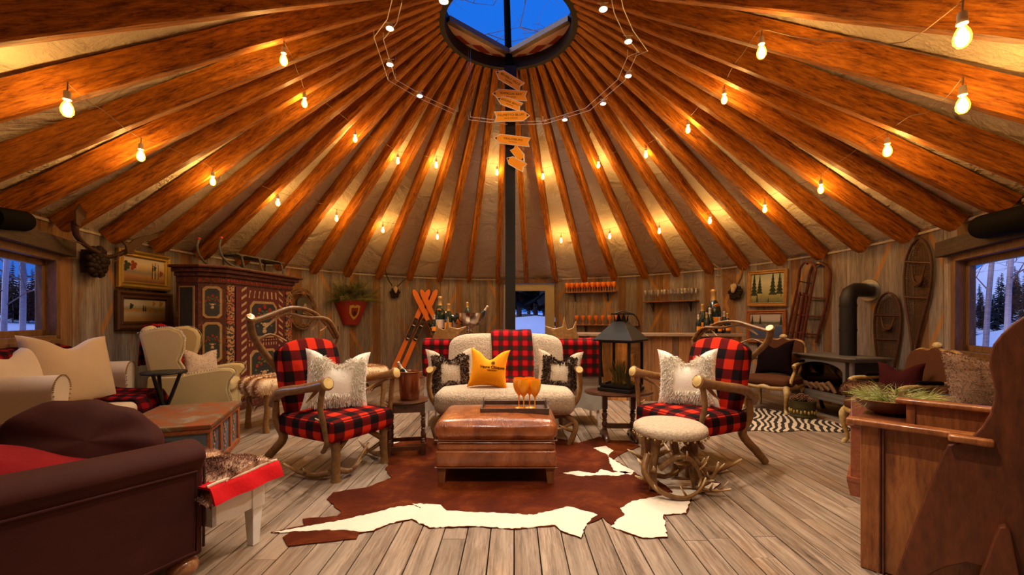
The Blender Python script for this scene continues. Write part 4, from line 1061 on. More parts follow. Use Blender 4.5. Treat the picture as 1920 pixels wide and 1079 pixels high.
for sx in (-1, 1):
    for sy in (-1, 1):
        mb = MB(); x, y = sx*.395, sy*.26; a, c = .034, .020
        mb.add([(x-c,y-c,0),(x+c,y-c,0),(x+c,y+c,0),(x-c,y+c,0),(x-a,y-a,.135),(x+a,y-a,.135),(x+a,y+a,.135),(x-a,y+a,.135)], [(3,2,1,0),(4,5,6,7),(0,1,5,4),(1,2,6,5),(2,3,7,6),(3,0,4,7)])
        mb.build('leg', M['mid_wood'], ot, smooth=0, bevel=.002)
tz = .474
tc_ = G(965, 768, tz); ty = thing('serving_tray', 'dark wooden serving tray with raised end handles on the ottoman', 'tray', (tc_.x, tc_.y-.02, tz), .0)
M['tray'] = wood('tray_wood', (.035,.018,.012), (.13,.075,.05), (.8,6,6), rough=.45, sc=8)
mb = MB(); mb.box(-.25,.25,-.155,.155,0,.012); mb.build('tray_base', M['tray'], ty, bevel=.002)
for y in (-.17, .155):
    mb = MB(); mb.box(-.25,.25,y,y+.015,0,.045); mb.build('side_rail', M['tray'], ty, bevel=.002)
for s in (-1, 1):
    mb = MB(); mb.prism([(-.17,0),(.17,0),(.17,.045),(.08,.055),(.06,.088),(-.06,.088),(-.08,.055),(-.17,.045)], s*.25, s*(.265), 'yz'); mb.build('handle', M['tray'], ty, bevel=.002)
M['orange_gloss'] = plain('orange_acrylic', (1.0,.36,.006), .28, coat=.4)
def goblet(mat, hgt=.25, r=.043, loc=(0,0,0), name='champagne_goblet'):
    s_ = hgt/.25; mb = MB()
    prof = [(.0,.0),(.036,.001),(.034,.004),(.010,.010),(.0045,.02),(.0042,.085),(.006,.105),(.022,.130),(.036,.160),(.043,.195),(.042,.225),(.037,.25),(.035,.25),(.040,.224),(.041,.195),(.033,.162),(.018,.134),(.002,.125)]
    mb.lathe([(a*r/.043, b*s_) for a, b in prof], 20); o = mb.build(name, mat, None, smooth=60); o.location = loc; return o
gz = tz+.0125; G0 = None
for (px, py, w) in ((973,766,'leftmost and rear'),(982,770,'front, second from left'),(993,765,'rear, third from left'),(1003,770,'front, rightmost')):
    p = G(px, py, gz)
    if G0 is None: G0 = goblet(M['orange_gloss'], .245, .048, p)
    else: G0b = G0.copy(); COL.objects.link(G0b); G0b.location = p
    tag(G0 if px == 973 else G0b, 'glossy orange stemmed goblet on the ottoman tray, '+w+' of the four', 'goblet', 'orange goblets on the ottoman tray')

# ================================================================== round boucle footstool on tangled antlers
fc = D(1256, 800, 3.06)
fs_ = thing('antler_footstool', 'round cream boucle footstool on tangled antlers at the right of the cowhide', 'footstool', (fc.x, 3.06, 0), 0)
mb = MB(); mb.lathe([(.0,.372),(.20,.372),(.245,.385),(.258,.41),(.252,.435),(.22,.456),(.12,.466),(.0,.468)], 36); mb.build('cushion', M['boucle'], fs_, smooth=70)
mb = MB()
for k in range(30): a = 2*PI*k/30; mb.ball((.256*cos(a), .256*sin(a), .380), .0085, 7, 5)
tag(mb.build('nailhead_trim', M['brass_old'], fs_), kind='stuff')
random.seed(5)
for k, (a, rr_) in enumerate(((215,.17),(330,.16),(60,.16),(135,.17))):
    a = math.radians(a); ca, sa = cos(a), sin(a); mb = MB()
    antler(mb, [(ca*rr_*.9, sa*rr_*.9, .38),(ca*rr_, sa*rr_, .27),(ca*rr_*1.05+.02*sa, sa*rr_, .15),(ca*(rr_+.02), sa*(rr_+.02), .02)], .032, .030,
           [(.15,(-ca*1,-sa*1,.25),.20),(.7,(ca*.8-sa*.8, sa*.8+ca*.8, .5),.16),(.55,(-ca+sa,-sa-ca,.0),.18),(.85,(ca*1.1+sa*.5, sa*1.1-ca*.5, .15),.14)], wob=.06)
    mb.build('leg_antler', M['antler'], fs_, smooth=70)
for pts, r in (([(-.20,-.12,.26),(-.24,-.18,.16),(-.16,-.25,.06),(-.02,-.28,.025),(.10,-.25,.06),(.17,-.20,.13)], .024),
               ([(-.12,-.14,.17),(-.02,-.20,.27),(.08,-.20,.24),(.14,-.19,.13),(.12,-.20,.07)], .022),
               ([(.05,-.10,.30),(.13,-.17,.22),(.20,-.16,.12),(.16,-.14,.02)], .024),
               ([(.14,-.15,.06),(.21,-.16,.09),(.25,-.17,.16),(.265,-.18,.23)], .020),
               ([(-.18,.06,.10),(-.05,-.02,.07),(.10,.02,.12),(.2,.10,.20)], .022),
               ([(.12,-.16,.05),(.22,-.20,.04),(.33,-.22,.06)], .014)):
    mb = MB(); antler(mb, pts, r, .005, [(.4,(random.uniform(-1,1),-.6,.6),.09),(.65,(random.uniform(-1,1),-.3,.8),.08)], wob=.05); mb.build('antler_branch', M['antler'], fs_, smooth=70)
# ================================================================== cream sofa at the far left, with cushions and plaid throw
sf = (.92,.39); nf_ = sqrt(sf[0]**2+sf[1]**2); sf = (sf[0]/nf_, sf[1]/nf_)
sof = thing('cream_sofa', 'cream slipcovered sofa with nailhead arms under the left window', 'sofa', (-3.74,3.80,0), face_rz(sf))
mb = MB(); mb.rbox((0,-.24,.19), (1.30,.66,.22), .03, 2); mb.build('base', M['cream_fabric'], sof, smooth=60)
for s_ in (-1, 1):
    mb = MB(); x = s_*.60; out = [(-.095,.06),(.095,.06),(.085,.45),(.10,.58)]+[(.0+.115*cos(a), .66+.115*sin(a)) for a in [PI*k/10 for k in range(0,11)]]+[(-.10,.58),(-.085,.45)]
    out = [(x+p, z) for p, z in out]; mb.prism(out, -.56, .02, 'xz'); a = mb.build('arm', M['cream_fabric'], sof, smooth=60, bevel=.012)
    mb = MB()
    for k in range(34):
        t = k/33; L_ = len(out)-2; f = 1+t*(L_-1); i = int(f); p0, p1 = out[min(i, L_)], out[min(i+1, len(out)-1)]; g = f-i
        mb.ball((p0[0]*(1-g)+p1[0]*g, .024, p0[1]*(1-g)+p1[1]*g), .006, 6, 4)
    mb.build('nailhead_trim', M['brass_old'], a)
for s_ in (-.27, .27):
    mb = MB(); mb.rbox((s_,-.08,.375), (.54,.74,.15), .05, 4, puff=.025); mb.build('seat_cushion', M['cream_fabric'], sof, smooth=70)
mb = MB(); mb.rbox((0,-.48,.62), (1.10,.17,.62), .07, 4, puff=.03); mb.build('backrest', M['cream_fabric'], sof, smooth=70)
for s_ in (-.6, .6):
    for y in (-.50, .0):
        mb = MB(); mb.lathe([(.018,0),(.025,.09)], 10, (s_,y,0)); mb.build('foot', M['dark_wood'], sof)
def W_(o, x, y, z): return o.matrix_basis @ Vector((x, y, z))
p = W_(sof, .0, -.32, .47)
M['tan_linen'] = plain('tan_linen', (.52,.38,.23), .9, bumps=.25, bscale=150, sheen=.15, var=.08)
mb = pillow_mb(.66, .64, .24, .16, .07, n=22, tint=0); o = mb.build('throw_pillow', M['tan_linen'], None, smooth=75); o.location = W_(sof, .12, -.09, .45); o.rotation_euler = (.30, -.05, face_rz(sf)-.55)
tag(o, 'large cream square cushion leaning at the middle of the cream sofa', 'pillow', 'cushions on the cream sofa')
mb = pillow_mb(.60, .56, .20, .12, .07, n=20, tint=0); o = mb.build('throw_pillow', M['cream_fabric'], None, smooth=75); o.location = W_(sof, .42, -.27, .45); o.rotation_euler = (.25, .10, face_rz(sf)-.3)
tag(o, 'cream cushion cut off by the left picture edge on the cream sofa', 'pillow', 'cushions on the cream sofa')
throw_over('plaid_throw', 'dark red plaid throw tumbling over the far arm end and seat of the cream sofa', -.50, .06,
    [(-.60,.60),(-.60,.80),(-.58,.94),(-.50,.96),(-.39,.93),(-.34,.80),(-.28,.66),(-.18,.56),(-.05,.505),(.12,.49),(.29,.48),(.33,.40),(.345,.16)], M['dark_throw'], sof.location, face_rz(sf), 'dark plaid throws', wave=.022, nx=26)
throw_over('plaid_throw', 'dark red plaid throw spread along the top of the cream sofa back', -.10, .52,
    [(-.60,.62),(-.60,.80),(-.585,.95),(-.49,.975),(-.39,.95),(-.35,.83),(-.345,.74)], M['dark_throw'], sof.location, face_rz(sf), 'dark plaid throws', wave=.012, nx=26, seed=8)

# ================================================================== small black table between the sofa and the wing chair
bt = thing('side_table', 'small black round side table with crossed legs beside the wing chair', 'side table', (-3.48,4.20,0))
mb = MB(); mb.lathe([(0,.665),(.185,.665),(.19,.675),(.185,.688),(0,.688)], 28); mb.build('tabletop', M['black_iron'], bt)
for k in range(3):
    a = 2*PI*k/3+.5; mb = MB(); mb.tube([(cos(a)*.13,sin(a)*.13,.67),(cos(a+.3)*.03,sin(a+.3)*.03,.36),(-cos(a)*.07,-sin(a)*.07,.16),(-cos(a)*.15,-sin(a)*.15,0)], [.016,.018,.014,.012], 7, smooth=4); mb.build('leg', M['black_iron'], bt)

# ================================================================== wing chair
wf = (.91,.41)
M['green_linen'] = plain('pale_olive_linen', (.56,.44,.21), .75, bumps=.2, bscale=150, sheen=.15, var=.06)
wc = thing('wing_chair', 'pale olive nailhead wing chair facing right in front of the painted cupboard', 'armchair', (-3.30,5.03,0), face_rz(wf))
mb = MB(); mb.rbox((0,-.36,.26), (.60,.66,.30), .03, 2); mb.build('seat_base', M['green_linen'], wc, smooth=60)
mb = MB(); mb.rbox((0,-.30,.44), (.48,.60,.13), .045, 4, puff=.02); mb.build('seat_cushion', M['green_linen'], wc, smooth=70)
mb = MB(); mb.M = Matrix.Translation((0,-.66,.40)) @ Matrix.Rotation(math.radians(9), 4, 'X'); mb.rbox((0,0,.36), (.56,.14,.74), .06, 4, puff=.02); mb.build('backrest', M['green_linen'], wc, smooth=70)
for s_ in (-1, 1):
    x0 = s_*.30; sw = .05
    out = [(-.78,.10),(-.02,.10),(.0,.30),(-.03,.42),(-.02,.52),(.04,.60),(.0,.655),(-.10,.66),(-.38,.62),(-.46,.60),(-.74,.60)]
    mb = MB(); mb.prism(out, x0-sw if s_ > 0 else x0-sw, x0+sw, 'yz'); a = mb.build('arm', M['green_linen'], wc, smooth=60, bevel=.022)
    mb = MB(); pts = [(x0+s_*.045, y, z) for (y, z) in ((-.40,.615),(-.2,.648),(-.08,.668),(.02,.655),(.045,.60),(-.01,.52),(-.025,.42),(.005,.30),(-.01,.12))]
    pp, _, _ = smooth_path([Vector(q) for q in pts], [1]*9, [0]*9, 8)
    for q in pp: mb.ball(q, .006, 5, 4)
    mb.build('nailhead_trim', M['steel'], a)
    out = [(-.72,.58),(-.44,.58),(-.43,.68),(-.47,.76),(-.43,.88),(-.42,1.0),(-.46,1.08),(-.55,1.125),(-.68,1.11),(-.82,1.06)]
    mb = MB(); mb.prism(out, x0-.045, x0+.045, 'yz'); a = mb.build('wing', M['green_linen'], wc, smooth=60, bevel=.03)
    mb = MB(); pp, _, _ = smooth_path([Vector((x0+s_*.043, y, z)) for (y, z) in out[1:]], [1]*9, [0]*9, 8)
    for q in pp: mb.ball(q, .006, 5, 4)
    mb.build('nailhead_trim', M['steel'], a)
    for y in (-.70,-.05):
        mb = MB(); mb.tube([(s_*.25,y,.13),(s_*.26,y,.06),(s_*.27,y+.01,0)], [.026,.022,.016], 8); mb.build('leg', M['dark_wood'], wc)
throw_over('plaid_throw', 'red plaid throw hung over the back of the wing chair', -.20, .14,
    [(-.88,.70),(-.87,.95),(-.85,1.125),(-.77,1.15),(-.68,1.11),(-.60,.95),(-.57,.75),(-.54,.60),(-.50,.525),(-.38,.525)], M['throw_plaid'], wc.location, face_rz(wf), wave=.014, nx=20, seed=5)
mb = pillow_mb(.38, .36, .14, .16, .10, tint=.7); mb.fur(900, .012, .003, (0,0,-.3), (.2,1), None, 9, .9)
o = mb.build('throw_pillow', tinted('beige_nap', [(0,(.34,.24,.17)),(1,(.62,.48,.36))], .9, (14,14,14), .3), None, smooth=70); o.location = W_(wc, -.02, -.34, .515); o.rotation_euler = (.35, -.08, face_rz(wf)-.9)
tag(o, 'small beige textured pillow on the seat of the wing chair', 'pillow')

# ================================================================== painted trunk used as a coffee table
m, nt_, b_ = newmat('worn_trunk_top'); v = coords(nt_, 'Object', (3,3,3)); n1 = noise(nt_, v, 2.2, 7, .75, .8)
L(nt_, ramp(nt_, n1, [(.36, (.30,.045,.012)), (.48, (.20,.07,.02)), (.58, (.17,.12,.075)), (.72, (.40,.30,.20))]), b_.inputs['Base Color']); b_.inputs['Roughness'].default_value = .42; bump(nt_, b_, n1, .3, .005); M['trunk_top'] = m
M['trunk_edge'] = wood('trunk_edge', (.20,.035,.010), (.48,.15,.035), (4,4,4), rough=.5, sc=6)
M['trunk_blue'] = plain('trunk_blue', (.13,.165,.20), .6, bumps=.25, bscale=30, var=.3, vscale=8)
sd = Vector((-.37,.93)).normalized(); FR = D(392,793,3.25); FR.z = 0
tz_ = .40; px_ = Vector((-sd.y, sd.x))          # towards front-left
Ct = Vector((FR.x, FR.y)) + sd*.49 + px_*.31
tk = thing('painted_chest', 'low painted chest with worn red-orange lid and slate blue sides between sofa and armchair', 'chest', (Ct.x, Ct.y, 0), math.atan2(sd.y, sd.x))   # local x along its length
mb = MB(); mb.rbox((0,0,tz_-.02), (1.02,.66,.04), .012, 2); mb.build('lid', M['trunk_top'], tk, smooth=50)
mb = MB(); mb.rbox((0,0,tz_-.055), (1.0,.64,.035), .008, 1); mb.build('lid_edge', M['trunk_edge'], tk, smooth=50)
mb = MB(); mb.box(-.48,.48,-.30,.30,.045,tz_-.07); mb.build('body', M['trunk_blue'], tk, smooth=0)
mb = MB(); mb.box(-.50,.50,-.32,.32,0,.05); mb.build('plinth', M['trunk_edge'], tk, bevel=.006)
for x in (-.455,-.16,.16,.455):
    for y in (-.306,.306):
        mb = MB(); mb.box(x-.03,x+.03,y-.012,y+.012,.04,tz_-.07); mb.build('upright_moulding', M['trunk_edge'], tk, bevel=.004)
M['trunk_motif'] = plain('trunk_motif', (.50,.16,.05), .6, var=.5, vscale=30)
for y in (-.303,.303):
    mb = MB()
    for x in (-.31,0,.31):
        for k in range(7): mb.ball((x+.022*sin(k*1.9), y, .09+.034*k), (.020,.004,.016), 8, 5)
    mb.build('painted_motif', M['trunk_motif'], tk)

# ================================================================== brown velvet sofa in the left foreground
M['velvet'] = plain('brown_velvet', (.058,.016,.013), .75, bumps=.25, bscale=9, sheen=.12, spec=.12, var=.45, vscale=4)
vf = Vector((.40,.917)); vx = Vector((.917,-.40)); O = Vector((-1.455,1.985))
vs_ = thing('velvet_sofa', 'dark brown velvet rolled-arm sofa in the left foreground, seen from its side', 'sofa', (O.x, O.y, 0), face_rz(vf))   # local x=0 is the outer face of the near arm
for nm, x0, x1 in (('arm', -.16, 0.0), ('arm', -1.36, -1.20)):
    out = [(x0+.012,.10),(x1-.012,.10),(x1-.005,.50),(x1+.015,.545)]+[((x0+x1)/2+.105*cos(a), .56+.075*sin(a)) for a in [PI*k/8 for k in range(9)]]+[(x0-.015,.545),(x0+.005,.50)]
    mb = MB(); vs = []; fs = []; ny = 10
    for j in range(ny+1):
        y = -.95+.95*j/ny; lift = .05*(1-j/ny)**1.5; e = 1 if 0 < j < ny else .97
        for (x, z) in out: vs.append((x, y, z+lift*(z > .3)))
    K = len(out)
    for j in range(ny):
        for k in range(K): fs.append((j*K+k, j*K+(k+1)%K, (j+1)*K+(k+1)%K, (j+1)*K+k))
    fs.append(tuple(range(K-1,-1,-1))); fs.append(tuple(ny*K+k for k in range(K))); mb.add(vs, [tuple(reversed(f)) for f in fs]); mb.build(nm, M['velvet'], vs_, smooth=60, bevel=.014)
mb = MB(); P = [(.004,-.90,.13),(.004,-.04,.13),(.004,-.035,.50),(.006,-.9,.54)]; mb.tube(P, .005, 6); mb.tube([(-.015,.004,.13),(-.012,.006,.50),(-.03,.006,.575),(-.08,.006,.62),(-.13,.006,.575),(-.148,.006,.50),(-.145,.004,.13)], .006, 6); mb.build('welt_piping', M['velvet'], vs_)
mb = MB(); mb.rbox((-.68,-.47,.22), (1.06,.90,.24), .03, 3); mb.build('seat_base', M['velvet'], vs_, smooth=60)
mb = MB(); mb.rbox((-.68,-.42,.40), (1.03,.86,.16), .06, 4, puff=.025); mb.build('seat_cushion', M['velvet'], vs_, smooth=70)
mb = MB(); mb.rbox((-.68,-.93,.50), (1.34,.20,.80), .09, 4); mb.build('backrest', M['velvet'], vs_, smooth=70)
for x in (-.09,-1.27):
    for y in (-.055,-.86):
        mb = MB(); mb.lathe([(.0,.0),(.028,.0),(.054,.022),(.064,.048),(.058,.075),(.036,.092),(.044,.10),(.044,.112)], 22, (x+(.02 if x > -.5 else 0),y,0)); mb.build('bun_foot', wood('bun_wood', (.20,.075,.025), (.42,.19,.08), (6,6,1), rough=.3, sc=5, coat=.4), vs_)

# ruched velvet cushion standing in the far half of the sofa
mb = MB(); mb.M = Matrix.Translation((0,0,.20)) @ Matrix.Rotation(PI/2, 4, 'X'); mb.lathe([(r_, z_) for r_, z_ in ((0,-.12),(.10,-.118),(.17,-.10),(.205,-.06),(.215,0),(.205,.06),(.17,.10),(.10,.118),(0,.12))], 48, sx=1.40, sy=.92); mb.M = None
V_ = []
for (x, y, z) in mb.v: V_.append((x, y+.012*sin(z*46+3*sin(x*7))*(1 if y > 0 else -1), z+.006*sin(x*40)))
mb.v = V_; o = mb.build('bolster_cushion', M['velvet'], None, smooth=75); o.location = tuple(vs_.matrix_basis @ Vector((-.60,-.26,.42))); o.rotation_euler = (.25,-.34,face_rz((.62,-.78)))
tag(o, 'dark brown ruched velvet cushion standing on the velvet sofa', 'pillow')
M['red_cloth'] = plain('red_cloth', (.22,.004,.007), .9, bumps=.4, bscale=25, sheen=.3, var=.3)
def red_fn(u, v):
    y = -.98+.93*u; zt2 = .96-.50*u**.9; zb2 = .50
    return (-.185-.16*v**1.5+.012*sin(u*17+v*3), y, zb2+(zt2-zb2)*v**.8+.008*sin(u*23+v*5)) if v < .7 else (-.185-.16*.7**1.5-(v-.7)*.9, y, zb2+(zt2-zb2)*.7**.8+(zt2-zb2)*.25*sin((v-.7)/.3*PI*.5)+.006*sin(u*23))
mb = MB(); mb.sheet(red_fn, 30, 16, .012); o = mb.build('red_blanket', M['red_cloth'], None, smooth=80); o.location = vs_.location; o.rotation_euler = (0,0,face_rz(vf))
tag(o, 'deep red blanket draped inside the near arm of the velvet sofa', 'blanket')

# ================================================================== white bench with red blanket and fur throw
bx = Vector((.965,-.263)); bf = Vector((.263,.965)); A_ = G(519,850,.47)
bo = Vector((A_.x, A_.y))-bx*.03-bf*.03
wb = thing('white_bench', 'white painted wooden bench in front of the velvet sofa', 'bench', (bo.x, bo.y, 0), math.atan2(bx.y, bx.x))  # local x right, y away
M['white_paint'] = plain('white_paint', (.80,.77,.72), .5, bumps=.15, bscale=20, var=.08, vscale=12)
LB = 1.36
mb = MB(); mb.box(-LB,0,-.32,0,.385,.405); mb.build('bench_top', M['white_paint'], wb, bevel=.003)
for (x0,x1,y0,y1) in ((-LB+.02,-.02,-.30,-.28),(-LB+.02,-.02,-.04,-.02),(-.04,-.02,-.30,-.02),(-LB+.02,-LB+.04,-.30,-.02)):
    mb = MB(); mb.box(x0,x1,y0,y1,.21,.385); mb.box(x0-.004,x1+.004,y0-.004,y1+.004,.345,.357); mb.build('apron', M['white_paint'], wb, smooth=0)
for x in (-.05,-LB+.05):
    for y in (-.045,-.275):
        if x > -.1 and y < -.1: x -= .19
        mb = MB(); a, c = .034, .020; mb.box(x-.038,x+.038,y-.038,y+.038,.20,.385)
        mb.add([(x-c,y-c,0),(x+c,y-c,0),(x+c,y+c,0),(x-c,y+c,0),(x-a,y-a,.265),(x+a,y-a,.265),(x+a,y+a,.265),(x-a,y+a,.265)], [(3,2,1,0),(4,5,6,7),(0,1,5,4),(1,2,6,5),(2,3,7,6),(3,0,4,7)])
        mb.build('leg', M['white_paint'], wb, smooth=0, bevel=.003)
M['bright_red'] = plain('bright_red_wool', (.60,.008,.012), .85, bumps=.3, bscale=60, sheen=.2, var=.12)
def blanket(u, v):
    x = -LB+.02+(LB+.04)*u; e = .05*math.exp(-((1-u)*9)); y = .05-.46*v; z = .415+.012*sin(x*9)*v
    if x > .01: z -= (x-.01)*2.2+.02
    if v > .86: z -= (v-.86)*.5
    if v < .10: z -= (.10-v)*.9
    return (x, y, z)
# drops over the right end: the band of red that hangs there
mb = MB()
def bl2(u, v):
    y = .05-.40*u; s_ = v*.292
    if s_ < .20: return (-.18+s_, y, .416+.004*sin(u*9))
    d = s_-.20; return (.022+.035*sin(d*9)+.006*sin(u*13+d*20), y+.01*d, .416-d*.82)
mb.sheet(bl2, 16, 16, .010); ob = mb.build('red_blanket', M['bright_red'], None, smooth=70); ob.location = wb.location; ob.rotation_euler = wb.rotation_euler
tag(ob, 'bright red wool blanket with cream piping hanging over the white bench end', 'blanket')
mb = MB(); mb.tube([Vector(bl2(u/16, .63))+Vector((.004,0,.008)) for u in range(17)], .007, 6); mb.build('cream_piping', plain('cream_piping', (.70,.60,.45), .8), ob)
# long-haired brown fur throw
mb = MB()
def ft(u, v):
    x = -LB-.04+(LB+.05)*u; y = .07-.42*v; z = .430+.035*sin(PI*min(1,max(0,v)))*(1+.4*sin(x*6))+.015*sin(x*11+v*5)-.05*(2*v-1)**4-.035*(max(0,u-.88)/.12)**2
    return (x, y, z)
mb.sheet(ft, 40, 16, .035, .5)
mb.fur(20000, .019, .0016, (.35,-.2,-.35), (.38,.62), lambda c, q: q[2] > -.2, 4, .6)
of = mb.build('fur_throw', M['brown_fur'], None, smooth=0); of.location = wb.location; of.rotation_euler = wb.rotation_euler
tag(of, 'shaggy brown and cream fur throw covering the white bench', 'fur throw')

# ================================================================== fur-topped antler bench receding behind the left armchair
ba = Vector((.55,.835)).normalized(); bp = Vector((ba.y,-ba.x)); c0_ = Vector((-2.81,4.55))
fbn = thing('fur_bench', 'long bench with honey-striped fur top on antler legs behind the left armchair', 'bench', (c0_.x, c0_.y, 0), math.atan2(ba.y, ba.x))  # local x along, y left
mb = MB(); mb.rbox((.80,0,.480), (1.74,.50,.19), .09, 5, puff=.015)
m, nt_, b_ = newmat('striped_fur'); tc = nd(nt_, 'TexCoord'); w_ = nd(nt_, 'TexWave', wave_type='BANDS', bands_direction='Y'); w_.inputs['Scale'].default_value = 2.0; w_.inputs['Distortion'].default_value = 2.5; w_.inputs['Detail Scale'].default_value = 2
L(nt_, tc.outputs['Object'], w_.inputs[0]); n = noise(nt_, tc.outputs['Object'], 40, 4)
L(nt_, ramp(nt_, math_(nt_, 'MULTIPLY_ADD', n, .35, math_(nt_, 'MULTIPLY', w_.outputs[0], .75)), [(.2, (.24,.10,.035)), (.55, (.48,.25,.10)), (.95, (.85,.66,.42))]), b_.inputs['Base Color']); b_.inputs['Roughness'].default_value = .85; b_.inputs['Specular IOR Level'].default_value = .1
mb.fur(9000, .024, .0028, (0,0,-.45), (0,1), None, 6, .5); mb.build('fur_top', m, fbn, smooth=50)
random.seed(8)
for x in (.04,1.56):
    for y in (-.19,.19):
        mb = MB(); mb.tube([(x,y,.42),(x+.01,y*1.04,.25),(x-.005,y*1.02,.10),(x,y*1.05,0)], [.034,.030,.028,.036], 9, [.35,.3,.25,.3], smooth=3, wob=.06); mb.build('leg', M['antler'], fbn, smooth=70)
    mb = MB(); antler(mb, [(x,.16,.33),(x-.03,.08,.29),(x-.03,.0,.21)], .020, .005); antler(mb, [(x,-.16,.31),(x-.04,-.08,.27),(x-.04,-.02,.21)], .016, .004); mb.build('brace_antler', M['antler'], fbn, smooth=70)
mb = MB(); antler(mb, [(1.5,-.22,.36),(1.2,-.28,.30),(.9,-.24,.24),(.6,-.2,.32)], .024, .006, [(.5,(-.5,-.5,-.5),.18)]); mb.build('brace_antler', M['antler'], fbn, smooth=70)

# ================================================================== painted cupboard with a sled on top
cf = (.993,-.115); cpb = thing('painted_cupboard', 'tall red folk-painted cupboard with gilt panels and chamfered corners against the left wall', 'cupboard', (-3.60,6.03,0), face_rz(cf))
m, nt_, b_ = newmat('cupboard_red'); v = coords(nt_, 'Object', (1,1,1)); n = noise(nt_, v, 16, 5, .7, 1.2)
L(nt_, ramp(nt_, n, [(.36, (.022,.024,.020)), (.46, (.085,.018,.009)), (.58, (.13,.030,.012)), (.70, (.24,.13,.05))]), b_.inputs['Base Color']); b_.inputs['Roughness'].default_value = .5; M['cup_red'] = m
M['cup_dark'] = plain('cupboard_blue_black', (.030,.034,.030), .5, var=.5, vscale=12)
M['cup_gold'] = plain('cupboard_gold', (.42,.26,.09), .45, var=.35, vscale=25)
M['cup_cream'] = plain('cupboard_cream', (.50,.34,.18), .55, var=.3, vscale=20)
M['cup_flower'] = plain('cupboard_flower', (.38,.035,.015), .55, var=.4, vscale=30)
M['cup_leaf'] = plain('cupboard_leaf', (.10,.12,.05), .6, var=.4, vscale=30)
m, nt_, b_ = newmat('arabesque'); v = coords(nt_, 'Object', (1,1,1)); w_ = nd(nt_, 'TexWave', wave_type='RINGS'); w_.inputs['Scale'].default_value = 5; w_.inputs['Distortion'].default_value = 14; w_.inputs['Detail'].default_value = 2.5; w_.inputs['Detail Scale'].default_value = 2.2
L(nt_, v, w_.inputs[0]); n = noise(nt_, v, 6, 2)
L(nt_, mixc(nt_, ramp(nt_, w_.outputs[0], [(.35, (0,0,0)), (.5, (1,1,1))]), (.045,.035,.03), ramp(nt_, n, [(.42, (.45,.27,.10)), (.58, (.42,.10,.03))])), b_.inputs['Base Color']); b_.inputs['Roughness'].default_value = .5; M['arabesque'] = m
HB_, WB_, DB_, CH = 1.76, .65, .50, .20
foot = [(-WB_,0),(WB_,0),(WB_+CH,-CH),(WB_+CH,-DB_),(-WB_-.06,-DB_),(-WB_-.06,-.06)]
mb = MB(); mb.prism(foot, .08, HB_, 'xy'); mb.build('body', M['cup_red'], cpb, smooth=0)
def grow(P, g): return [(x+(g if x > 0 else -g), y+(g if y > -.3 else 0)) for x, y in P]
mb = MB(); mb.prism(grow(foot, .03), 0, .10, 'xy'); mb.build('plinth', M['cup_red'], cpb, bevel=.01)
mb = MB()
for z0, z1, g in ((HB_-.10,HB_-.02,.015),(HB_-.02,HB_+.03,.04),(HB_+.03,HB_+.08,.08),(HB_+.08,HB_+.115,.125)): mb.prism(grow(foot, g), z0, z1, 'xy')
mb.build('cornice', M['cup_red'], cpb, smooth=0, bevel=.012)
mb = MB()
rr_ = random.Random(2)
for k in range(26): x = -WB_+.03+k*.05; mb.ball((x, .018, HB_-.06), (.017,.006,.020 if k % 2 else .012), 8, 5)
for k in range(5): t = (k+.5)/5; mb.ball((WB_+CH*t+.011, -CH*t+.011, HB_-.06), (.014,.014,.018), 8, 5)
mb.build('frieze_painting', M['cup_flower'], cpb)
def octo(x0, x1, z0, z1, c): return [(x0+c,z0),(x1-c,z0),(x1,z0+c),(x1,z1-c),(x1-c,z1),(x0+c,z1),(x0,z1-c),(x0,z0+c)]
def bouquet(x, z, s_, par, xf=None):
    for mat, nm, items in ((M['cup_flower'],'painted_flowers',[(0,.16,.030),(-.09,.12,.026),(.09,.12,.026),(-.13,.03,.022),(.13,.03,.022),(-.06,.05,.020),(.06,.05,.020)]),
                           (M['cup_leaf'],'painted_leaves',[(-.04,.10,.022),(.04,.10,.022),(-.10,.07,.020),(.10,.07,.020),(-.15,-.02,.020),(.15,-.02,.020),(0,.07,.022),(-.12,-.08,.018),(.12,-.08,.018)]),
                           (M['cup_cream'],'painted_vase',[(0,-.06,.036),(0,-.11,.026),(0,-.145,.034),(-.055,-.045,.014),(.055,-.045,.014)])):
        mb = MB(); 
        if xf is not None: mb.M = xf
        for (dx, dz, r) in items:
            if mat is M['cup_flower']:
                for k in range(6): a = k*PI/3; mb.ball((x+(dx+r*.6*cos(a))*s_, .006, z+(dz+r*.6*sin(a))*s_), (r*.45*s_,.003,r*.45*s_), 7, 4)
            else: mb.ball((x+dx*s_, .006, z+dz*s_), (r*s_*1.2,.004,r*s_*.7), 8, 4)
        mb.build(nm, mat, par)
# door: frame, gilt lozenge border, two octagonal panels
dr_ = MB(); dr_.box(-.47,.50,.0,.022,.14,HB_-.13); door = dr_.build('door', plain('cupboard_door', (.12,.020,.010), .5, var=.3, vscale=9), cpb, bevel=.006)
for zc in (1.20, .52):
    mb = MB(); mb.prism(octo(-.27,.27,zc-.26,zc+.26,.07), .020,.032,'xz'); mb.build('panel_border', M['cup_gold'], door, smooth=0)
    mb = MB(); mb.prism(octo(-.235,.235,zc-.225,zc+.225,.06), .030,.038,'xz'); mb.build('painted_panel', M['cup_dark'], door, smooth=0)
    bouquet(0, zc, 1.15, door, Matrix.Translation((0,.036,0)))
mb = MB()
for k in range(15):
    z = .20+k*.10
    for s_ in (-1, 1):
        x = s_*.37; mb.prism([(x-.045,z+.02*s_),(x+.045,z-.035*s_),(x+.045,z+.0-.0*s_),(x-.045,z+.05*s_)], .020,.026,'xz')
for k in range(7):
    x = -.27+k*.09; mb.prism([(x-.01,1.50),(x+.02,1.50),(x+.03*(1 if k < 3 else -1),1.60),(x,1.60)], .020,.026,'xz')
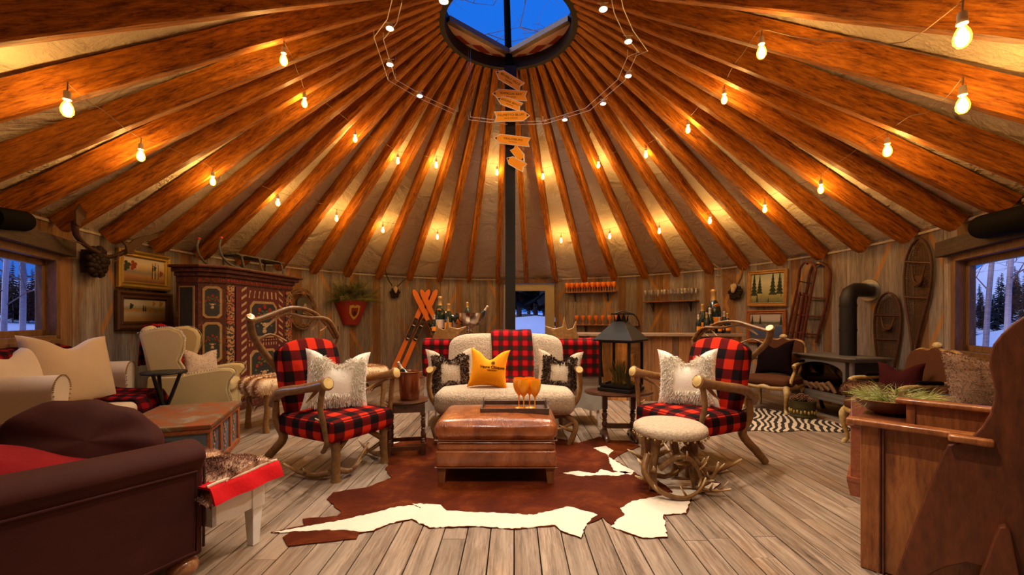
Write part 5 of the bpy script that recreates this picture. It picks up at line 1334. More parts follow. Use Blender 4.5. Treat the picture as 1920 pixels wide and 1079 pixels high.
mb.build('gilt_border', M['cup_cream'], door, smooth=0)
mb = MB()
for k in range(11): x = -.27+k*.054; mb.prism([(x-.008,.835),(x+.008,.835),(x+.008,.875),(x-.008,.875)], .020,.026,'xz'); mb.ball((x,.024,.91), (.014,.004,.010), 7, 4)
mb.build('painted_balustrade', M['cup_cream'], door, smooth=0)
mb = MB(); mb.tube([(-.44,.02,1.02),(-.44,.045,1.02),(-.44,.045,.96)], .006, 6); mb.build('handle', M['brass_old'], door)
# pilasters and chamfer panels
for (x0, x1) in ((.53,.645),(-.645,-.50)):
    mb = MB(); mb.box(x0,x1,.0,.018,.14,HB_-.12); mb.build('pilaster', M['arabesque'], cpb, smooth=0)
Mc = Matrix.Translation((WB_,0,0)) @ Matrix.Rotation(-PI/4, 4, 'Z')      # along the chamfer: x = distance along it
for zc, hh in ((1.42,.20),(.92,.25),(.40,.20)):
    mb = MB(); mb.M = Mc; mb.prism(octo(.04,.24,zc-hh,zc+hh,.035), .002,.012,'xz'); pb = mb.build('panel_border', M['cup_gold'], cpb, smooth=0)
    mb = MB(); mb.M = Mc; mb.prism(octo(.065,.215,zc-hh+.03,zc+hh-.03,.03), .010,.018,'xz'); mb.build('painted_panel', M['cup_dark'], pb, smooth=0)
    bouquet(.14, zc, .5, pb, Mc @ Matrix.Translation((0,.012,0)))
Ms = Matrix.Translation((WB_+CH,-CH,0)) @ Matrix.Rotation(-PI/2, 4, 'Z')
for zc, hh in ((1.28,.34),(.50,.34)):
    mb = MB(); mb.M = Ms; mb.box(.045,.255,.0,.01,zc-hh,zc+hh); pb = mb.build('side_panel_border', M['cup_gold'], cpb, smooth=0)
    mb = MB(); mb.M = Ms; mb.box(.065,.235,.008,.016,zc-hh+.02,zc+hh-.02); mb.build('side_panel', M['cup_dark'], pb, smooth=0)
# sled lying on the cupboard
zs = HB_+.117; sl = thing('wooden_sled', 'dark antique sled with upturned red-tipped runners on top of the painted cupboard', 'sled', tuple((cpb.matrix_basis @ Vector((.02,-.20,zs)))), face_rz(cf)-.03)
sl.matrix_basis = Matrix.Translation(sl.location) @ Matrix.Rotation(face_rz(cf)-.03, 4, 'Z')
M['sled_dark'] = wood('sled_dark', (.035,.036,.032), (.13,.12,.10), (.8,6,6), rough=.6, sc=6)
for y in (-.16,.16):
    mb = MB(); mb.tube([(-.62,y,.016),(-.2,y,.014),(.30,y,.016),(.50,y,.05),(.62,y,.14),(.66,y,.26),(.63,y,.36)], [.014]*7, 7, smooth=5); r_ = mb.build('runner', M['sled_dark'], sl)
    mb = MB(); mb.ball((.63,y,.365), .020, 10, 8); mb.build('runner_tip', plain('red_tip', (.50,.05,.03), .5), r_)
    for x in (-.50,-.05,.28):
        mb = MB(); mb.tube([(x-.03,y,.02),(x,y*.85,.20)], .013, 6); mb.build('strut', M['sled_dark'], sl)
mb = MB()
for y in (-.11,-.037,.037,.11): mb.box(-.58,.36,y-.03,y+.03,.20,.215)
mb.box(-.53,-.47,-.15,.15,.185,.201); mb.box(-.08,-.02,-.15,.15,.185,.201); mb.box(.25,.31,-.15,.15,.185,.201)
mb.build('slatted_deck', M['sled_dark'], sl, smooth=0)
# ================================================================== side tables beside the armchairs
def turned(z0, z1, r): 
    h = z1-z0; q = [(0,.9),(.06,1.0),(.10,.6),(.13,.95),(.17,.62),(.24,.85),(.36,1.0),(.46,.6),(.50,.95),(.54,.6),(.64,.85),(.76,1.0),(.84,.6),(.88,.95),(.92,.62),(1,.9)]
    return [(r*b, z0+h*a) for a, b in q]
T1 = D(762,745,3.84)
t1 = thing('side_table', 'dark turned-leg side table under the copper champagne bucket', 'side table', (T1.x,3.86,0), .2)
mb = MB(); mb.lathe([(0,.455),(.19,.455),(.195,.465),(.19,.478),(0,.48)], 32); mb.build('tabletop', M['dark_wood'], t1)
mb = MB(); mb.box(-.15,.15,-.15,-.13,.38,.455); mb.box(-.15,.15,.13,.15,.38,.455); mb.box(-.15,-.13,-.15,.15,.38,.455); mb.box(.13,.15,-.15,.15,.38,.455); mb.build('apron', M['dark_wood'], t1, smooth=0)
for sx in (-1,1):
    for sy in (-1,1):
        mb = MB(); mb.box(sx*.14-.02,sx*.14+.02,sy*.14-.02,sy*.14+.02,.36,.455); mb.lathe(turned(.11,.36,.021), 12, (sx*.145,sy*.145,0)); mb.box(sx*.15-.02,sx*.15+.02,sy*.15-.02,sy*.15+.02,0,.11); mb.build('leg', M['dark_wood'], t1)
mb = MB(); mb.box(-.14,.14,-.16,-.14,.05,.085); mb.box(-.14,.14,.14,.16,.05,.085); mb.box(-.16,-.14,-.14,.14,.05,.085); mb.box(.14,.16,-.14,.14,.05,.085); mb.build('stretcher', M['dark_wood'], t1, smooth=0)
M['copper'] = plain('copper', (.32,.12,.055), .32, .85, .1, 12, var=.3, vscale=8)
bk = thing('champagne_bucket', 'dented copper champagne bucket on the left side table', 'bucket', (T1.x+.03,3.84,.482))
mb = MB(); mb.lathe([(.0,.0),(.080,.0),(.084,.006),(.104,.236),(.110,.240),(.112,.25),(.106,.252),(.100,.24),(.080,.012),(.0,.012)], 32); mb.build('bucket_body', M['copper'], bk, smooth=50)
for s_ in (-1,1):
    mb = MB(); mb.tube([(s_*.098,-.02,.19),(s_*.125,-.02,.20),(s_*.125,.02,.20),(s_*.098,.02,.19)], .005, 6, smooth=3); mb.build('handle', M['copper'], bk)
M['bottle_glass'] = plain('bottle_green', (.010,.018,.010), .12, coat=.6); M['foil'] = plain('gold_foil', (.62,.36,.10), .35, .6); M['foil_pale'] = plain('pale_foil', (.62,.48,.34), .4, .4)
M['label_orange'] = plain('orange_label', (.85,.26,.02), .6); M['label_cream'] = plain('cream_label', (.75,.50,.36), .6)
def bottle(label, loc, H=.31, foil='foil', lab='label_orange', rx=0.0, ry=0.0, group=None, rz=0.0, medal=False, fat=1.0):
    s_ = H/.31; t = thing('champagne_bottle', label, 'bottle', loc, rz, group); t.rotation_euler = (rx, ry, rz)
    f = s_*fat
    mb = MB(); mb.lathe([(0,.004*s_),(.040*f,.0),(.044*f,.01*s_),(.044*f,.150*s_),(.040*f,.18*s_),(.026*f,.215*s_),(.0165*f,.24*s_),(.0145*f,.262*s_),(0,.262*s_)], 20); mb.build('bottle_body', M['bottle_glass'], t, smooth=60)
    mb = MB(); mb.lathe([(0,.228*s_),(.0205*f,.228*s_),(.0165*f,.243*s_),(.0155*f,.285*s_),(.0185*f,.29*s_),(.0185*f,.30*s_),(.015*f,.31*s_),(0,.31*s_)], 16); mb.build('foil', M[foil], t, smooth=60)
    mb = MB(); n = 12; a0 = -PI/2-1.0; 
    for (z0, z1, aw, r) in ((.045,.115,1.0,.0448),):
        v = []; fs = []
        for k in range(n+1):
            a = -PI/2-aw+2*aw*k/n; 
            for (rr, z) in ((r*f,z0*s_),(r*f,z1*s_),((r-.001)*f,z1*s_),((r-.001)*f,z0*s_)): v.append((rr*cos(a), rr*sin(a), z))
        for k in range(n):
            for q in range(4): fs.append((k*4+q, (k+1)*4+q, (k+1)*4+(q+1)%4, k*4+(q+1)%4))
        mb.add(v, fs)
    mb.build('bottle_label', M[lab], t, smooth=60)
    if medal:
        mb = MB(); mb.tube([(0,-.034*f,.195*s_),(0,-.037*f,.192*s_)], .016*f, 12); mb.build('neck_medallion', M['label_orange'], t)
    return t
bottle('champagne bottle with pink-gold foil leaning out of the copper bucket', (T1.x+.075,3.84,.56), .30, 'foil_pale', rx=0, ry=-.55)
# right: elongated trestle table with the lantern
T2 = D(1165,733,4.25)
t2 = thing('side_table', 'dark oval side table on turned legs under the black lantern', 'side table', (T2.x-.02,4.28,0), -.05)
mb = MB(); mb.lathe([(0,.455),(.24,.455),(.25,.466),(.245,.482),(0,.484)], 36, sx=1.38, sy=.98); mb.build('tabletop', M['dark_wood'], t2)
for s_ in (-1,1):
    mb = MB(); mb.box(s_*.14-.025,s_*.14+.025,-.03,.03,.30,.455); mb.lathe(turned(.07,.30,.030), 14, (s_*.14,0,0)); mb.box(s_*.14-.028,s_*.14+.028,-.03,.03,0,.07); mb.build('leg', M['dark_wood'], t2)
    mb = MB(); mb.tube([(s_*.14,-.17,.0),(s_*.14,-.13,.035),(s_*.14,0,.06),(s_*.14,.13,.035),(s_*.14,.17,.0)], [.02,.026,.030,.026,.02], 8, smooth=3); mb.build('foot', M['dark_wood'], t2)
mb = MB(); mb.box(-.14,.14,-.015,.015,.10,.15); mb.build('stretcher', M['dark_wood'], t2, bevel=.003)
ln = thing('lantern', 'large black metal lantern with glass sides on the right side table', 'lantern', (T2.x+.01,4.30,.486), PI/4+.10)
M['lantern_black'] = plain('lantern_black', (.014,.011,.009), .55, .0, .1, 20)
w = .155; mb = MB(); mb.box(-w-.02,w+.02,-w-.02,w+.02,0,.03); mb.box(-w,w,-w,w,.03,.05); mb.build('lantern_base', M['lantern_black'], ln, bevel=.003)
mb = MB()
for sx in (-1,1):
    for sy in (-1,1): mb.box(sx*w-.011,sx*w+.011,sy*w-.011,sy*w+.011,.05,.50)
for z in (.05,.485):
    mb.box(-w,w,-w-.01,-w+.01,z,z+.018); mb.box(-w,w,w-.01,w+.01,z,z+.018); mb.box(-w-.01,-w+.01,-w,w,z,z+.018); mb.box(w-.01,w+.01,-w,w,z,z+.018)
mb.build('lantern_frame', M['lantern_black'], ln, smooth=0)
M['lantern_glass'] = clear_glass('lantern_glass', (.86,.83,.74), .02, .05, refl=.25)
for k in range(4):
    mb = MB(); mb.M = Matrix.Rotation(k*PI/2, 4, 'Z'); mb.box(-w+.01,w-.01,-w-.002,-w+.002,.065,.487); mb.build('glass_panel', M['lantern_glass'], ln, smooth=0)
mb = MB(); r0, r1 = .205, .055
mb.add([(-r0,-r0,.50),(r0,-r0,.50),(r0,r0,.50),(-r0,r0,.50),(-r0,-r0,.515),(r0,-r0,.515),(r0,r0,.515),(-r0,r0,.515),(-r1,-r1,.70),(r1,-r1,.70),(r1,r1,.70),(-r1,r1,.70)],
       [(3,2,1,0),(0,1,5,4),(1,2,6,5),(2,3,7,6),(3,0,4,7),(4,5,9,8),(5,6,10,9),(6,7,11,10),(7,4,8,11),(8,9,10,11)])
mb.build('lantern_roof', M['lantern_black'], ln, smooth=0, bevel=.003)
mb = MB()
for k in range(4):
    a = k*PI/2+PI/4; mb.add([(r1*1.3*cos(a-.45),r1*1.3*sin(a-.45),.70),(r1*1.3*cos(a+.45),r1*1.3*sin(a+.45),.70),(r1*1.35*cos(a+.1),r1*1.35*sin(a+.1),.765),(r1*1.35*cos(a-.1),r1*1.35*sin(a-.1),.765),(r1*1.1*cos(a),r1*1.1*sin(a),.73)], [(0,1,2,3),(3,2,4),(1,0,4),(0,3,4),(2,1,4)])
mb.box(-.075,.075,-.075,.075,.765,.778); mb.build('chimney_cap', M['lantern_black'], ln, smooth=0)
mb = MB(); pts = [(.045,-.045,.775),(.10,-.10,.76),(.13,-.13,.70),(.135,-.135,.64)]; mb.tube(pts, .006, 6, smooth=4); mb.tube([(-.045,.045,.775),(.03,.0,.80),(.10,-.10,.77)], .006, 6, smooth=4); mb.build('ring_handle', M['lantern_black'], ln)
random.seed(3)
gl_ = plain('lantern_greens', (.22,.22,.07), .8, var=.5, vscale=20)
mb = MB()
for k in range(60):
    a = random.uniform(0,6.28); r = random.uniform(0,.07); x, y = r*cos(a), r*sin(a); h = random.uniform(.12,.30); d = random.uniform(0,.05)
    mb.tube([(x,y,.05),(x+d*cos(a),y+d*sin(a),.05+h*.6),(x+2*d*cos(a),y+2*d*sin(a),.05+h)], [.004,.006,.001], 4)
for k in range(14): a = random.uniform(0,6.28); mb.ball((random.uniform(.0,.11)*cos(a), random.uniform(.0,.11)*sin(a), .075), .022, 7, 5)
o = mb.build('dried_foliage', gl_, None, smooth=40); o.location = ln.location; tag(o, 'dried foliage and cones standing inside the black lantern', 'foliage')

# ================================================================== slipcovered chairs behind the settee, each with a plaid blanket
M['slip'] = plain('white_slipcover', (.60,.55,.46), .9, bumps=.35, bscale=12, sheen=.1, var=.08)
def slip_chair(px0, px1, label, blabel):
    a, b = D(px0,600,4.80), D(px1,600,4.80); cx_ = (a.x+b.x)/2; w = b.x-a.x
    t = thing('slipcovered_chair', label, 'chair', (cx_,5.02,0), 0, 'white slipcovered chairs behind the settee')   # front looks away, +Y
    mb = MB(); mb.rbox((0,-.20,.71), (w,.10,.50), .035, 3); mb.build('backrest_cover', M['slip'], t, smooth=60)
    mb = MB(); vs = []; fs = []; n = 44
    for (z, g) in ((.48,0),(.40,.006),(.30,.018),(.19,.030)):
        for k in range(n):
            s_ = k/n*4; q = int(s_); f = s_-q; c = [(-w/2,-.25),(w/2,-.25),(w/2,.25),(-w/2,.25)]; p, r_ = c[q], c[(q+1)%4]; x, y = p[0]*(1-f)+r_[0]*f, p[1]*(1-f)+r_[1]*f
            l = 1+g*1.5+g*.5*sin(k*1.9); vs.append((x*l, y*l, z-.02*(g > .02)*sin(k*.9)))
    for j in range(3):
        for k in range(n): fs.append((j*n+k, j*n+(k+1)%n, (j+1)*n+(k+1)%n, (j+1)*n+k))
    fs.append(tuple(range(n))); fs = [tuple(reversed(f)) for f in fs]; mb.add(vs, fs); mb.build('skirt', M['slip'], t, smooth=50)
    for sx in (-1,1):
        for sy in (-1,1): mb = MB(); mb.tube([(sx*(w/2-.05),sy*.2,.40),(sx*(w/2-.03),sy*.26,0)], [.022,.014], 8); mb.build('leg', M['white_paint'], t)
    throw_over('plaid_blanket', blabel, -w/2-.012, w/2+.012, [(-.275,.56),(-.272,.75),(-.27,.93),(-.25,.972),(-.20,.985),(-.14,.97),(-.125,.90),(-.122,.70),(-.12,.60)], M['throw_plaid'], t.location, 0, 'plaid blankets over the white slipcovered chairs', wave=.004, nx=12, seed=11)
slip_chair(1046, 1127, 'white slipcovered chair showing beyond the right end of the settee', 'red plaid blanket over the white chair beyond the right settee end')
slip_chair(797, 878, 'white slipcovered chair showing beyond the left end of the settee', 'red plaid blanket over the white chair beyond the left settee end')

# ================================================================== tall table with champagne and silver bowl (behind the left end of the settee)
B1 = D(858,627,5.75)
tt = thing('tall_table', 'tall round dark pedestal table holding bottles and the silver bowl', 'table', (B1.x,5.80,0))
mb = MB(); mb.lathe([(0,.985),(.36,.985),(.375,1.0),(.37,1.015),(0,1.015)], 40); mb.build('tabletop', M['dark_wood'], tt)
mb = MB(); mb.lathe([(0,0),(.22,0),(.22,.03),(.06,.07),(.05,.15),(.045,.80),(.07,.90),(.16,.985),(0,.985)], 24); mb.build('pedestal', M['dark_wood'], tt)
zt = 1.0165
def on_t(px, d): p = D(px, 600, d); return (p.x, p.y, zt)
gr = 'champagne bottles on the tall table'
bottle('tallest champagne bottle with gold foil and pink label on the tall table', on_t(825,5.72), .50, 'foil', 'label_cream', group=gr, medal=True)
bottle('gold-foiled champagne bottle with orange label next to the silver bowl', on_t(841,5.66), .40, 'foil', 'label_orange', group=gr)
bottle('small champagne bottle with orange label at the left edge of the tall table', on_t(814.5,5.62), .25, 'foil_pale', 'label_orange', group=gr)
pb_ = on_t(881,5.66); bw_ = thing('punch_bowl', 'silver footed punch bowl filled with bottles on the tall table', 'bowl', pb_)
M['silver'] = plain('silver', (.62,.52,.42), .18, 1.0, .1, 14)
mb = MB(); mb.lathe([(0,0),(.075,.0),(.078,.010),(.045,.030),(.035,.055),(.045,.08),(.10,.11),(.155,.17),(.185,.25),(.192,.27),(.185,.272),(.175,.25),(.145,.17),(.09,.12),(0,.105)], 36); mb.build('bowl_body', M['silver'], bw_, smooth=50)
mb = MB()
for a in (0, PI): mb.tube([(cos(a)*.18,0,.24),(cos(a)*.22,0,.22),(cos(a)*.20,0,.14),(cos(a)*.14,0,.13)], .006, 6, smooth=4)
mb.build('handle', M['silver'], bw_)
for (dx, dy, rx, ry, lb, fo) in ((-.07,0,0,-1.02,'gold-necked bottle leaning left in the silver bowl','foil'),(-.03,.05,-.1,-.05,'gold-necked bottle upright in the middle of the silver bowl','foil'),(.07,-.02,0,.62,'silver-necked bottle leaning right in the silver bowl','foil_pale')):
    bottle(lb, (pb_[0]+dx, pb_[1]+dy, zt+.125), .30, fo, 'label_orange', rx=rx, ry=ry, group='bottles in the silver bowl')

# ================================================================== bar with shelves at the back right
def wall_frame(px, py, off=0.0):
    p = WL(px, py, off); th = thof(p); X = Vector((cos(th), -sin(th), 0)); Y = Vector((sin(th), cos(th), 0)); return p, X, Y, -th   # X along wall to the right, Y into the wall
bar0, bar1 = D(1072,626,6.35), D(1392,626,6.05)
L_ = (bar1-bar0).length; Xb = (bar1-bar0); Xb.z = 0; Xb.normalize(); rzb = math.atan2(Xb.y, Xb.x)
br = thing('bar_counter', 'reclaimed-plank bar counter at the back right of the room', 'bar', (bar0.x, bar0.y, 0), rzb)
bz = 1.2-26*6.2/792
m, nt_, b_ = newmat('bar_planks'); g = nd(nt_, 'NewGeometry'); v = coords(nt_, 'Object', (8,8,.8)); n = noise(nt_, v, 3, 6, .7, .4)
c_ = ramp(nt_, g.outputs['Random Per Island'], [(0, (.04,.020,.012)), (.3, (.50,.20,.045)), (.55, (.16,.075,.035)), (.85, (.68,.28,.06))]); L(nt_, mixc(nt_, 1.0, c_, ramp(nt_, n, [(.3, (.35,)*3), (.7, (1.15,)*3)]), 'MULTIPLY'), b_.inputs['Base Color']); b_.inputs['Roughness'].default_value = .7; M['bar_planks'] = m
mb = MB(); x = 0; rr_ = random.Random(6)
while x < L_-.03: w = min(rr_.uniform(.08,.16), L_-x); mb.box(x+.002,x+w-.002,.02+rr_.uniform(0,.006),.05,0,bz-.04); x += w
mb.build('plank_front', M['bar_planks'], br, smooth=0)
mb = MB(); mb.box(.01,L_-.01,.05,.10,0,bz-.04); mb.box(.01,.05,.05,.50,0,bz-.04); mb.box(L_-.05,L_-.01,.05,.50,0,bz-.04); mb.build('carcass', M['dark_wood'], br, smooth=0)
mb = MB(); mb.box(-.04,L_+.04,-.03,.55,bz-.04,bz); mb.build('countertop', wood('bar_top', (.16,.09,.05), (.38,.25,.15), (.8,6,6), rough=.4, sc=5), br, bevel=.004)
def shelf(label, pxa, pxb, py, depth=.20, brackets=(.18,.82)):
    a, b = WL(pxa, py, .0), WL(pxb, py, .0); z = a.z*.5+b.z*.5; X = b-a; X.z = 0; Ls = X.length; X.normalize(); Yn = Vector((X.y, -X.x, 0))
    if Yn.dot(Vector((CX-a.x, YC-a.y, 0))) < 0: Yn = -Yn
    rz = math.atan2(X.y, X.x); t = thing('wall_shelf', label, 'shelf', (a.x, a.y, z), rz, 'wooden shelves above the bar')     # local -y into the room
    mb = MB(); mb.box(0,Ls,-depth,.05,-.012,.012); mb.build('shelf_board', wood('shelf_wood', (.12,.04,.02), (.34,.15,.07), (.8,6,6), rough=.55, sc=6), t, bevel=.004)
    for f in brackets:
        x = Ls*f; mb = MB(); mb.box(x-.010,x+.010,-.01,.0,-.20,-.012); mb.box(x-.010,x+.010,-depth*.85,0,-.022,-.012); mb.tube([(x,-.005,-.17),(x,-.06,-.10),(x,-depth*.7,-.018)], .006, 6); mb.build('bracket', M['black_iron'], t, smooth=0)
    return t, Ls, z
def place_glass(src, t, x, y, z, label):
    p = t.matrix_basis @ Vector((x, y, z)); c = src.copy(); COL.objects.link(c); c.location = p; c['label'] = label; return c
s1, L1, z1 = shelf('long upper wooden shelf carrying two rows of orange glasses', 1062, 1158, 549)
M['orange_glass2'] = plain('orange_glass', (.95,.25,.02), .35, coat=.3)
g0 = goblet(M['orange_glass2'], .205, .046, (0,0,-9)); g0.name = 'champagne_goblet'
ORD2 = ['first','second','third','fourth','fifth','sixth','seventh','eighth','ninth','tenth','eleventh']
tag(g0, 'x', 'goblet', 'orange goblets on the upper shelf'); first = True
for k in range(10):
    for row, y, nm in ((0,-.155,'front'),(1,-.07,'rear')):
        if row and k == 9: continue
        x = .055+(L1-.11)*k/9+(.035 if row else 0); lb = 'orange goblet, %s from left in the %s row of the upper shelf' % (ORD2[k], nm)
        if first: g0.location = s1.matrix_basis @ Vector((x, y, .0125)); g0['label'] = lb; first = False
        else: place_glass(g0, s1, x, y, .0125, lb)
s2, L2, z2 = shelf('lower wooden shelf with a single row of orange glasses behind the lantern', 1078, 1201, 610, .16)
for k in range(7):
    c = place_glass(g0, s2, .07+(.95)*k/6*(L2/1.55), -.08, .0125, 'orange goblet, %s from left on the lower shelf' % ORD2[k]); c['group'] = 'orange goblets on the lower shelf'
s3, L3, z3 = shelf('wooden shelf of clear wine glasses right of the orange ones', 1211, 1312, 566, .20, (.15,.85))
M['wine_glass'] = clear_glass('wine_glass', (1,1,1), .22, .15)
gc = goblet(M['wine_glass'], .235, .040, (0,0,-9)); gc.name = 'wine_glass'; tag(gc, 'x', 'wine glass', 'clear wine glasses on the right shelf'); first = True
for k in range(8):
    for row, y, nm in ((0,-.15,'front'),(1,-.06,'rear')):
        x = .07+(L3-.16)*k/7+(.04 if row else 0); lb = 'clear wine glass, %s from left in the %s row' % (ORD2[k], nm)
        if first: gc.location = s3.matrix_basis @ Vector((x, y, .0125)); gc['label'] = lb; first = False
        else: place_glass(gc, s3, x, y, .0125, lb)
def on_bar(px, d): p = D(px, 600, d); return (p.x, p.y, bz+.001)
gr = 'champagne bottles on the bar end'
for px, d, H, fo, la, lb, md, fat in ((1338,6.40,.66,'foil','label_orange','giant champagne bottle with orange neck medallion on the bar',True,1.15),(1317,6.36,.44,'foil','label_orange','second tallest champagne bottle left of the giant one on the bar',False,1.0),
    (1309.5,6.24,.28,'foil_pale','label_orange','small pale-foiled bottle leftmost in the bar bottle group',False,1),(1325,6.24,.31,'foil','label_orange','small gold-foiled bottle in front of the second tallest one',False,1),
    (1331,6.28,.38,'foil_pale','label_orange','medium bottle in front of the giant champagne bottle',False,1),(1349,6.24,.24,'foil_pale','label_orange','short bottle just right of the giant champagne bottle',False,1),
    (1358,6.30,.33,'foil_pale','label_orange','pale-foiled bottle, second from right on the bar',False,1),(1364,6.24,.30,'foil','label_orange','gold-foiled bottle rightmost on the bar',False,1)):
    bottle(lb, on_bar(px, d), H, fo, la, group=gr, medal=md, fat=fat)
# black iron base seen behind the right armchair
ip = D(1369,700,5.55); ib = thing('iron_stand', 'black scrolled iron stand partly hidden behind the right armchair', 'stand', (ip.x, ip.y, 0))
for k in range(3):
    a = 2*PI*k/3+.4; mb = MB(); mb.tube([(cos(a)*.13,sin(a)*.13,0),(cos(a)*.06,sin(a)*.06,.10),(cos(a)*.02,sin(a)*.02,.30),(cos(a)*.05,sin(a)*.05,.42),(cos(a)*.11,sin(a)*.11,.52)], [.014,.018,.018,.014,.008], 7, smooth=4); mb.build('leg', M['black_iron'], ib)
mb = MB(); mb.lathe([(0,.50),(.11,.50),(.12,.515),(0,.52)], 20); mb.build('plate', M['black_iron'], ib)

# ================================================================== wall-hung things, left and centre
def on_wall(px, py, off=.0):
    p, X, Y, rz = wall_frame(px, py, off); return p, rz
def wspan(pxa, pxb, py): a, b = WL(pxa, py, .03), WL(pxb, py, .03); return (b-a).length
def framed(label, px0, px1, py0, py1, fmat, ft, picture, rot=0.0, mat_=None):
    cx_, cy_ = (px0+px1)/2, (py0+py1)/2; p, rz = on_wall(cx_, cy_, .035); w = wspan(px0, px1, cy_); h = abs(WL(cx_, py0, .035).z-WL(cx_, py1, .035).z)
    t = thing('framed_painting', label, 'painting', p, rz); t.rotation_euler = (0, rot, rz)
    w /= 2; h /= 2; mb = MB()
    prof = [(0,-.0),(0,-.035),(.25,-.045),(.55,-.028),(.8,-.036),(1,-.018),(1,.0)]
    vs = []; fs = []
    for (a, y) in prof:
        g = ft*a
        for (sx, sz) in ((-1,-1),(1,-1),(1,1),(-1,1)): vs.append((sx*(w-g), y, sz*(h-g)))
    K = len(prof)
    for i in range(K):
        for k in range(4): fs.append((i*4+k, i*4+(k+1)%4, ((i+1)%K)*4+(k+1)%4, ((i+1)%K)*4+k))
    mb.add(vs, [tuple(reversed(f)) for f in fs]); mb.build('frame', fmat, t, smooth=0)
    W2, H2 = w-ft+.004, h-ft+.004
    mb = MB(); mb.box(-W2,W2,-.012,.0,-H2,H2); cvs = mb.build('canvas', picture['bg'](W2, H2), t, smooth=0)
    for (nm, mat, fn) in picture['layers']:
        q = MB(); fn(q, W2, H2); q.build(nm, mat, cvs, smooth=0)
    return t
def vgrad(name, cols, nscale=9, namt=.25):
    def mk(W2, H2):
        m, nt, b = newmat(name); tc = nd(nt, 'TexCoord'); sx = nd(nt, 'SeparateXYZ'); L(nt, tc.outputs['Object'], sx.inputs[0])
        n = noise(nt, tc.outputs['Object'], nscale, 6, .7, .8); f = math_(nt, 'MULTIPLY_ADD', sx.outputs[2], 1/(2*H2), .5)
        f = math_(nt, 'ADD', f, math_(nt, 'MULTIPLY', math_(nt, 'SUBTRACT', n, .5), namt)); L(nt, ramp(nt, f, cols), b.inputs['Base Color']); b.inputs['Roughness'].default_value = .5; return m
    return mk
def trees(spec, y0=-.013):
    """painted trees: flat strokes lying on the canvas"""
    def fn(q, W2, H2):
        for (x, z, h, kind) in spec:
            x *= W2; z *= H2; h *= H2
            if kind == 'fir':
                for k in range(6): f = k/6; r = h*.20*(1-f)+.003; q.prism([(x-r, z+h*f), (x+r, z+h*f), (x, z+h*(f+.28))], y0, y0-.002, 'xz')
            elif kind == 'trunk': q.prism([(x-.004,z),(x+.004,z),(x+.006,z+h),(x+.002,z+h)], y0, y0-.002, 'xz')
            else:
                for k in range(9): a = k*2.4; q.ball((x+h*.22*cos(a)*(k/9), y0, z+h*.5+h*.32*sin(a)*(k/9)), (h*.13,.002,h*.12), 7, 4)
    return fn
P_dark = plain('paint_dark_green', (.035,.050,.035), .6, var=.5, vscale=30); P_rust = plain('paint_rust', (.25,.05,.02), .6, var=.5, vscale=30); P_white = plain('paint_white', (.62,.55,.45), .6); P_och = plain('paint_ochre', (.45,.26,.07), .6, var=.4, vscale=30)
gold = plain('gilt_frame', (.42,.27,.06), .4, .6, .4, 50, var=.2); walnut = wood('walnut_frame', (.035,.015,.009), (.10,.04,.022), (4,4,4), rough=.4); oak = wood('oak_frame', (.30,.14,.035), (.52,.28,.09), (4,4,4), rough=.45); redwood = wood('redwood_frame', (.22,.06,.018), (.42,.14,.04), (4,4,4), rough=.45)
framed('gilt-framed autumn river painting above the darker one on the left wall', 221, 319, 474, 543, gold, .085,
  {'bg': vgrad('autumn_canvas', [(0,(.16,.06,.03)),(.28,(.42,.22,.08)),(.42,(.20,.20,.22)),(.55,(.50,.33,.14)),(.75,(.62,.50,.38)),(1,(.50,.45,.40))]),
   'layers': [('painted_red_tree', P_rust, trees([(-.55,-.25,1.2,'b'),(.8,-.5,.8,'b')])), ('painted_dark_trees', P_dark, trees([(-.85,-.4,1.3,'b'),(.35,-.6,1.3,'trunk'),(.5,-.6,1.4,'trunk'),(.65,-.6,1.3,'trunk'),(.45,-.1,.8,'b')])), ('painted_birches', P_white, trees([(.42,-.55,1.3,'trunk'),(.58,-.55,1.3,'trunk')]))]})
framed('dark-framed painting of a pond landscape below the gilt one', 219, 323, 548, 618, walnut, .10,
  {'bg': vgrad('pond_canvas', [(0,(.34,.20,.07)),(.2,(.45,.30,.14)),(.38,(.52,.46,.36)),(.5,(.55,.30,.08)),(.58,(.30,.28,.14)),(.75,(.60,.55,.48)),(1,(.55,.52,.46))]),
   'layers': [('painted_trees', P_dark, trees([(-.65,-.02,.8,'b'),(-.1,-.05,.5,'fir'),(0,-.05,.45,'fir')])), ('painted_foliage', P_och, trees([(.4,.3,.7,'b'),(.75,.2,.9,'b'),(.2,-.2,.3,'b')]))]})
framed('oak-framed painting of tall conifers on the right wall, above the lake painting', 1402, 1476, 507, 575, oak, .065,
  {'bg': vgrad('forest_canvas', [(0,(.10,.13,.08)),(.25,(.34,.32,.14)),(.45,(.42,.42,.26)),(.7,(.55,.56,.42)),(1,(.36,.42,.36))], 14, .35),
   'layers': [('painted_conifers', P_dark, trees([(-.8,-.5,1.5,'fir'),(-.45,-.35,1.2,'fir'),(.35,-.45,1.5,'fir'),(.75,-.4,1.4,'fir'),(.85,-.6,1.5,'trunk'),(-.6,-.95,.5,'fir'),(.1,-1,.3,'fir')]))]}, .03)
framed('redwood-framed painting of a blue lake below the conifer painting', 1400, 1474, 582, 644, redwood, .065,
  {'bg': vgrad('lake_canvas', [(0,(.09,.08,.07)),(.2,(.045,.08,.20)),(.5,(.06,.12,.30)),(.56,(.20,.18,.17)),(.66,(.06,.08,.05)),(.72,(.45,.42,.42)),(1,(.52,.46,.44))], 10, .12),
   'layers': [('painted_firs', P_dark, trees([(-.85,.15,.75,'fir'),(-.35,.2,.65,'fir'),(.9,.15,.8,'fir')])), ('painted_reflection', P_white, trees([(.0,-.35,.55,'trunk')]))]}, .0)
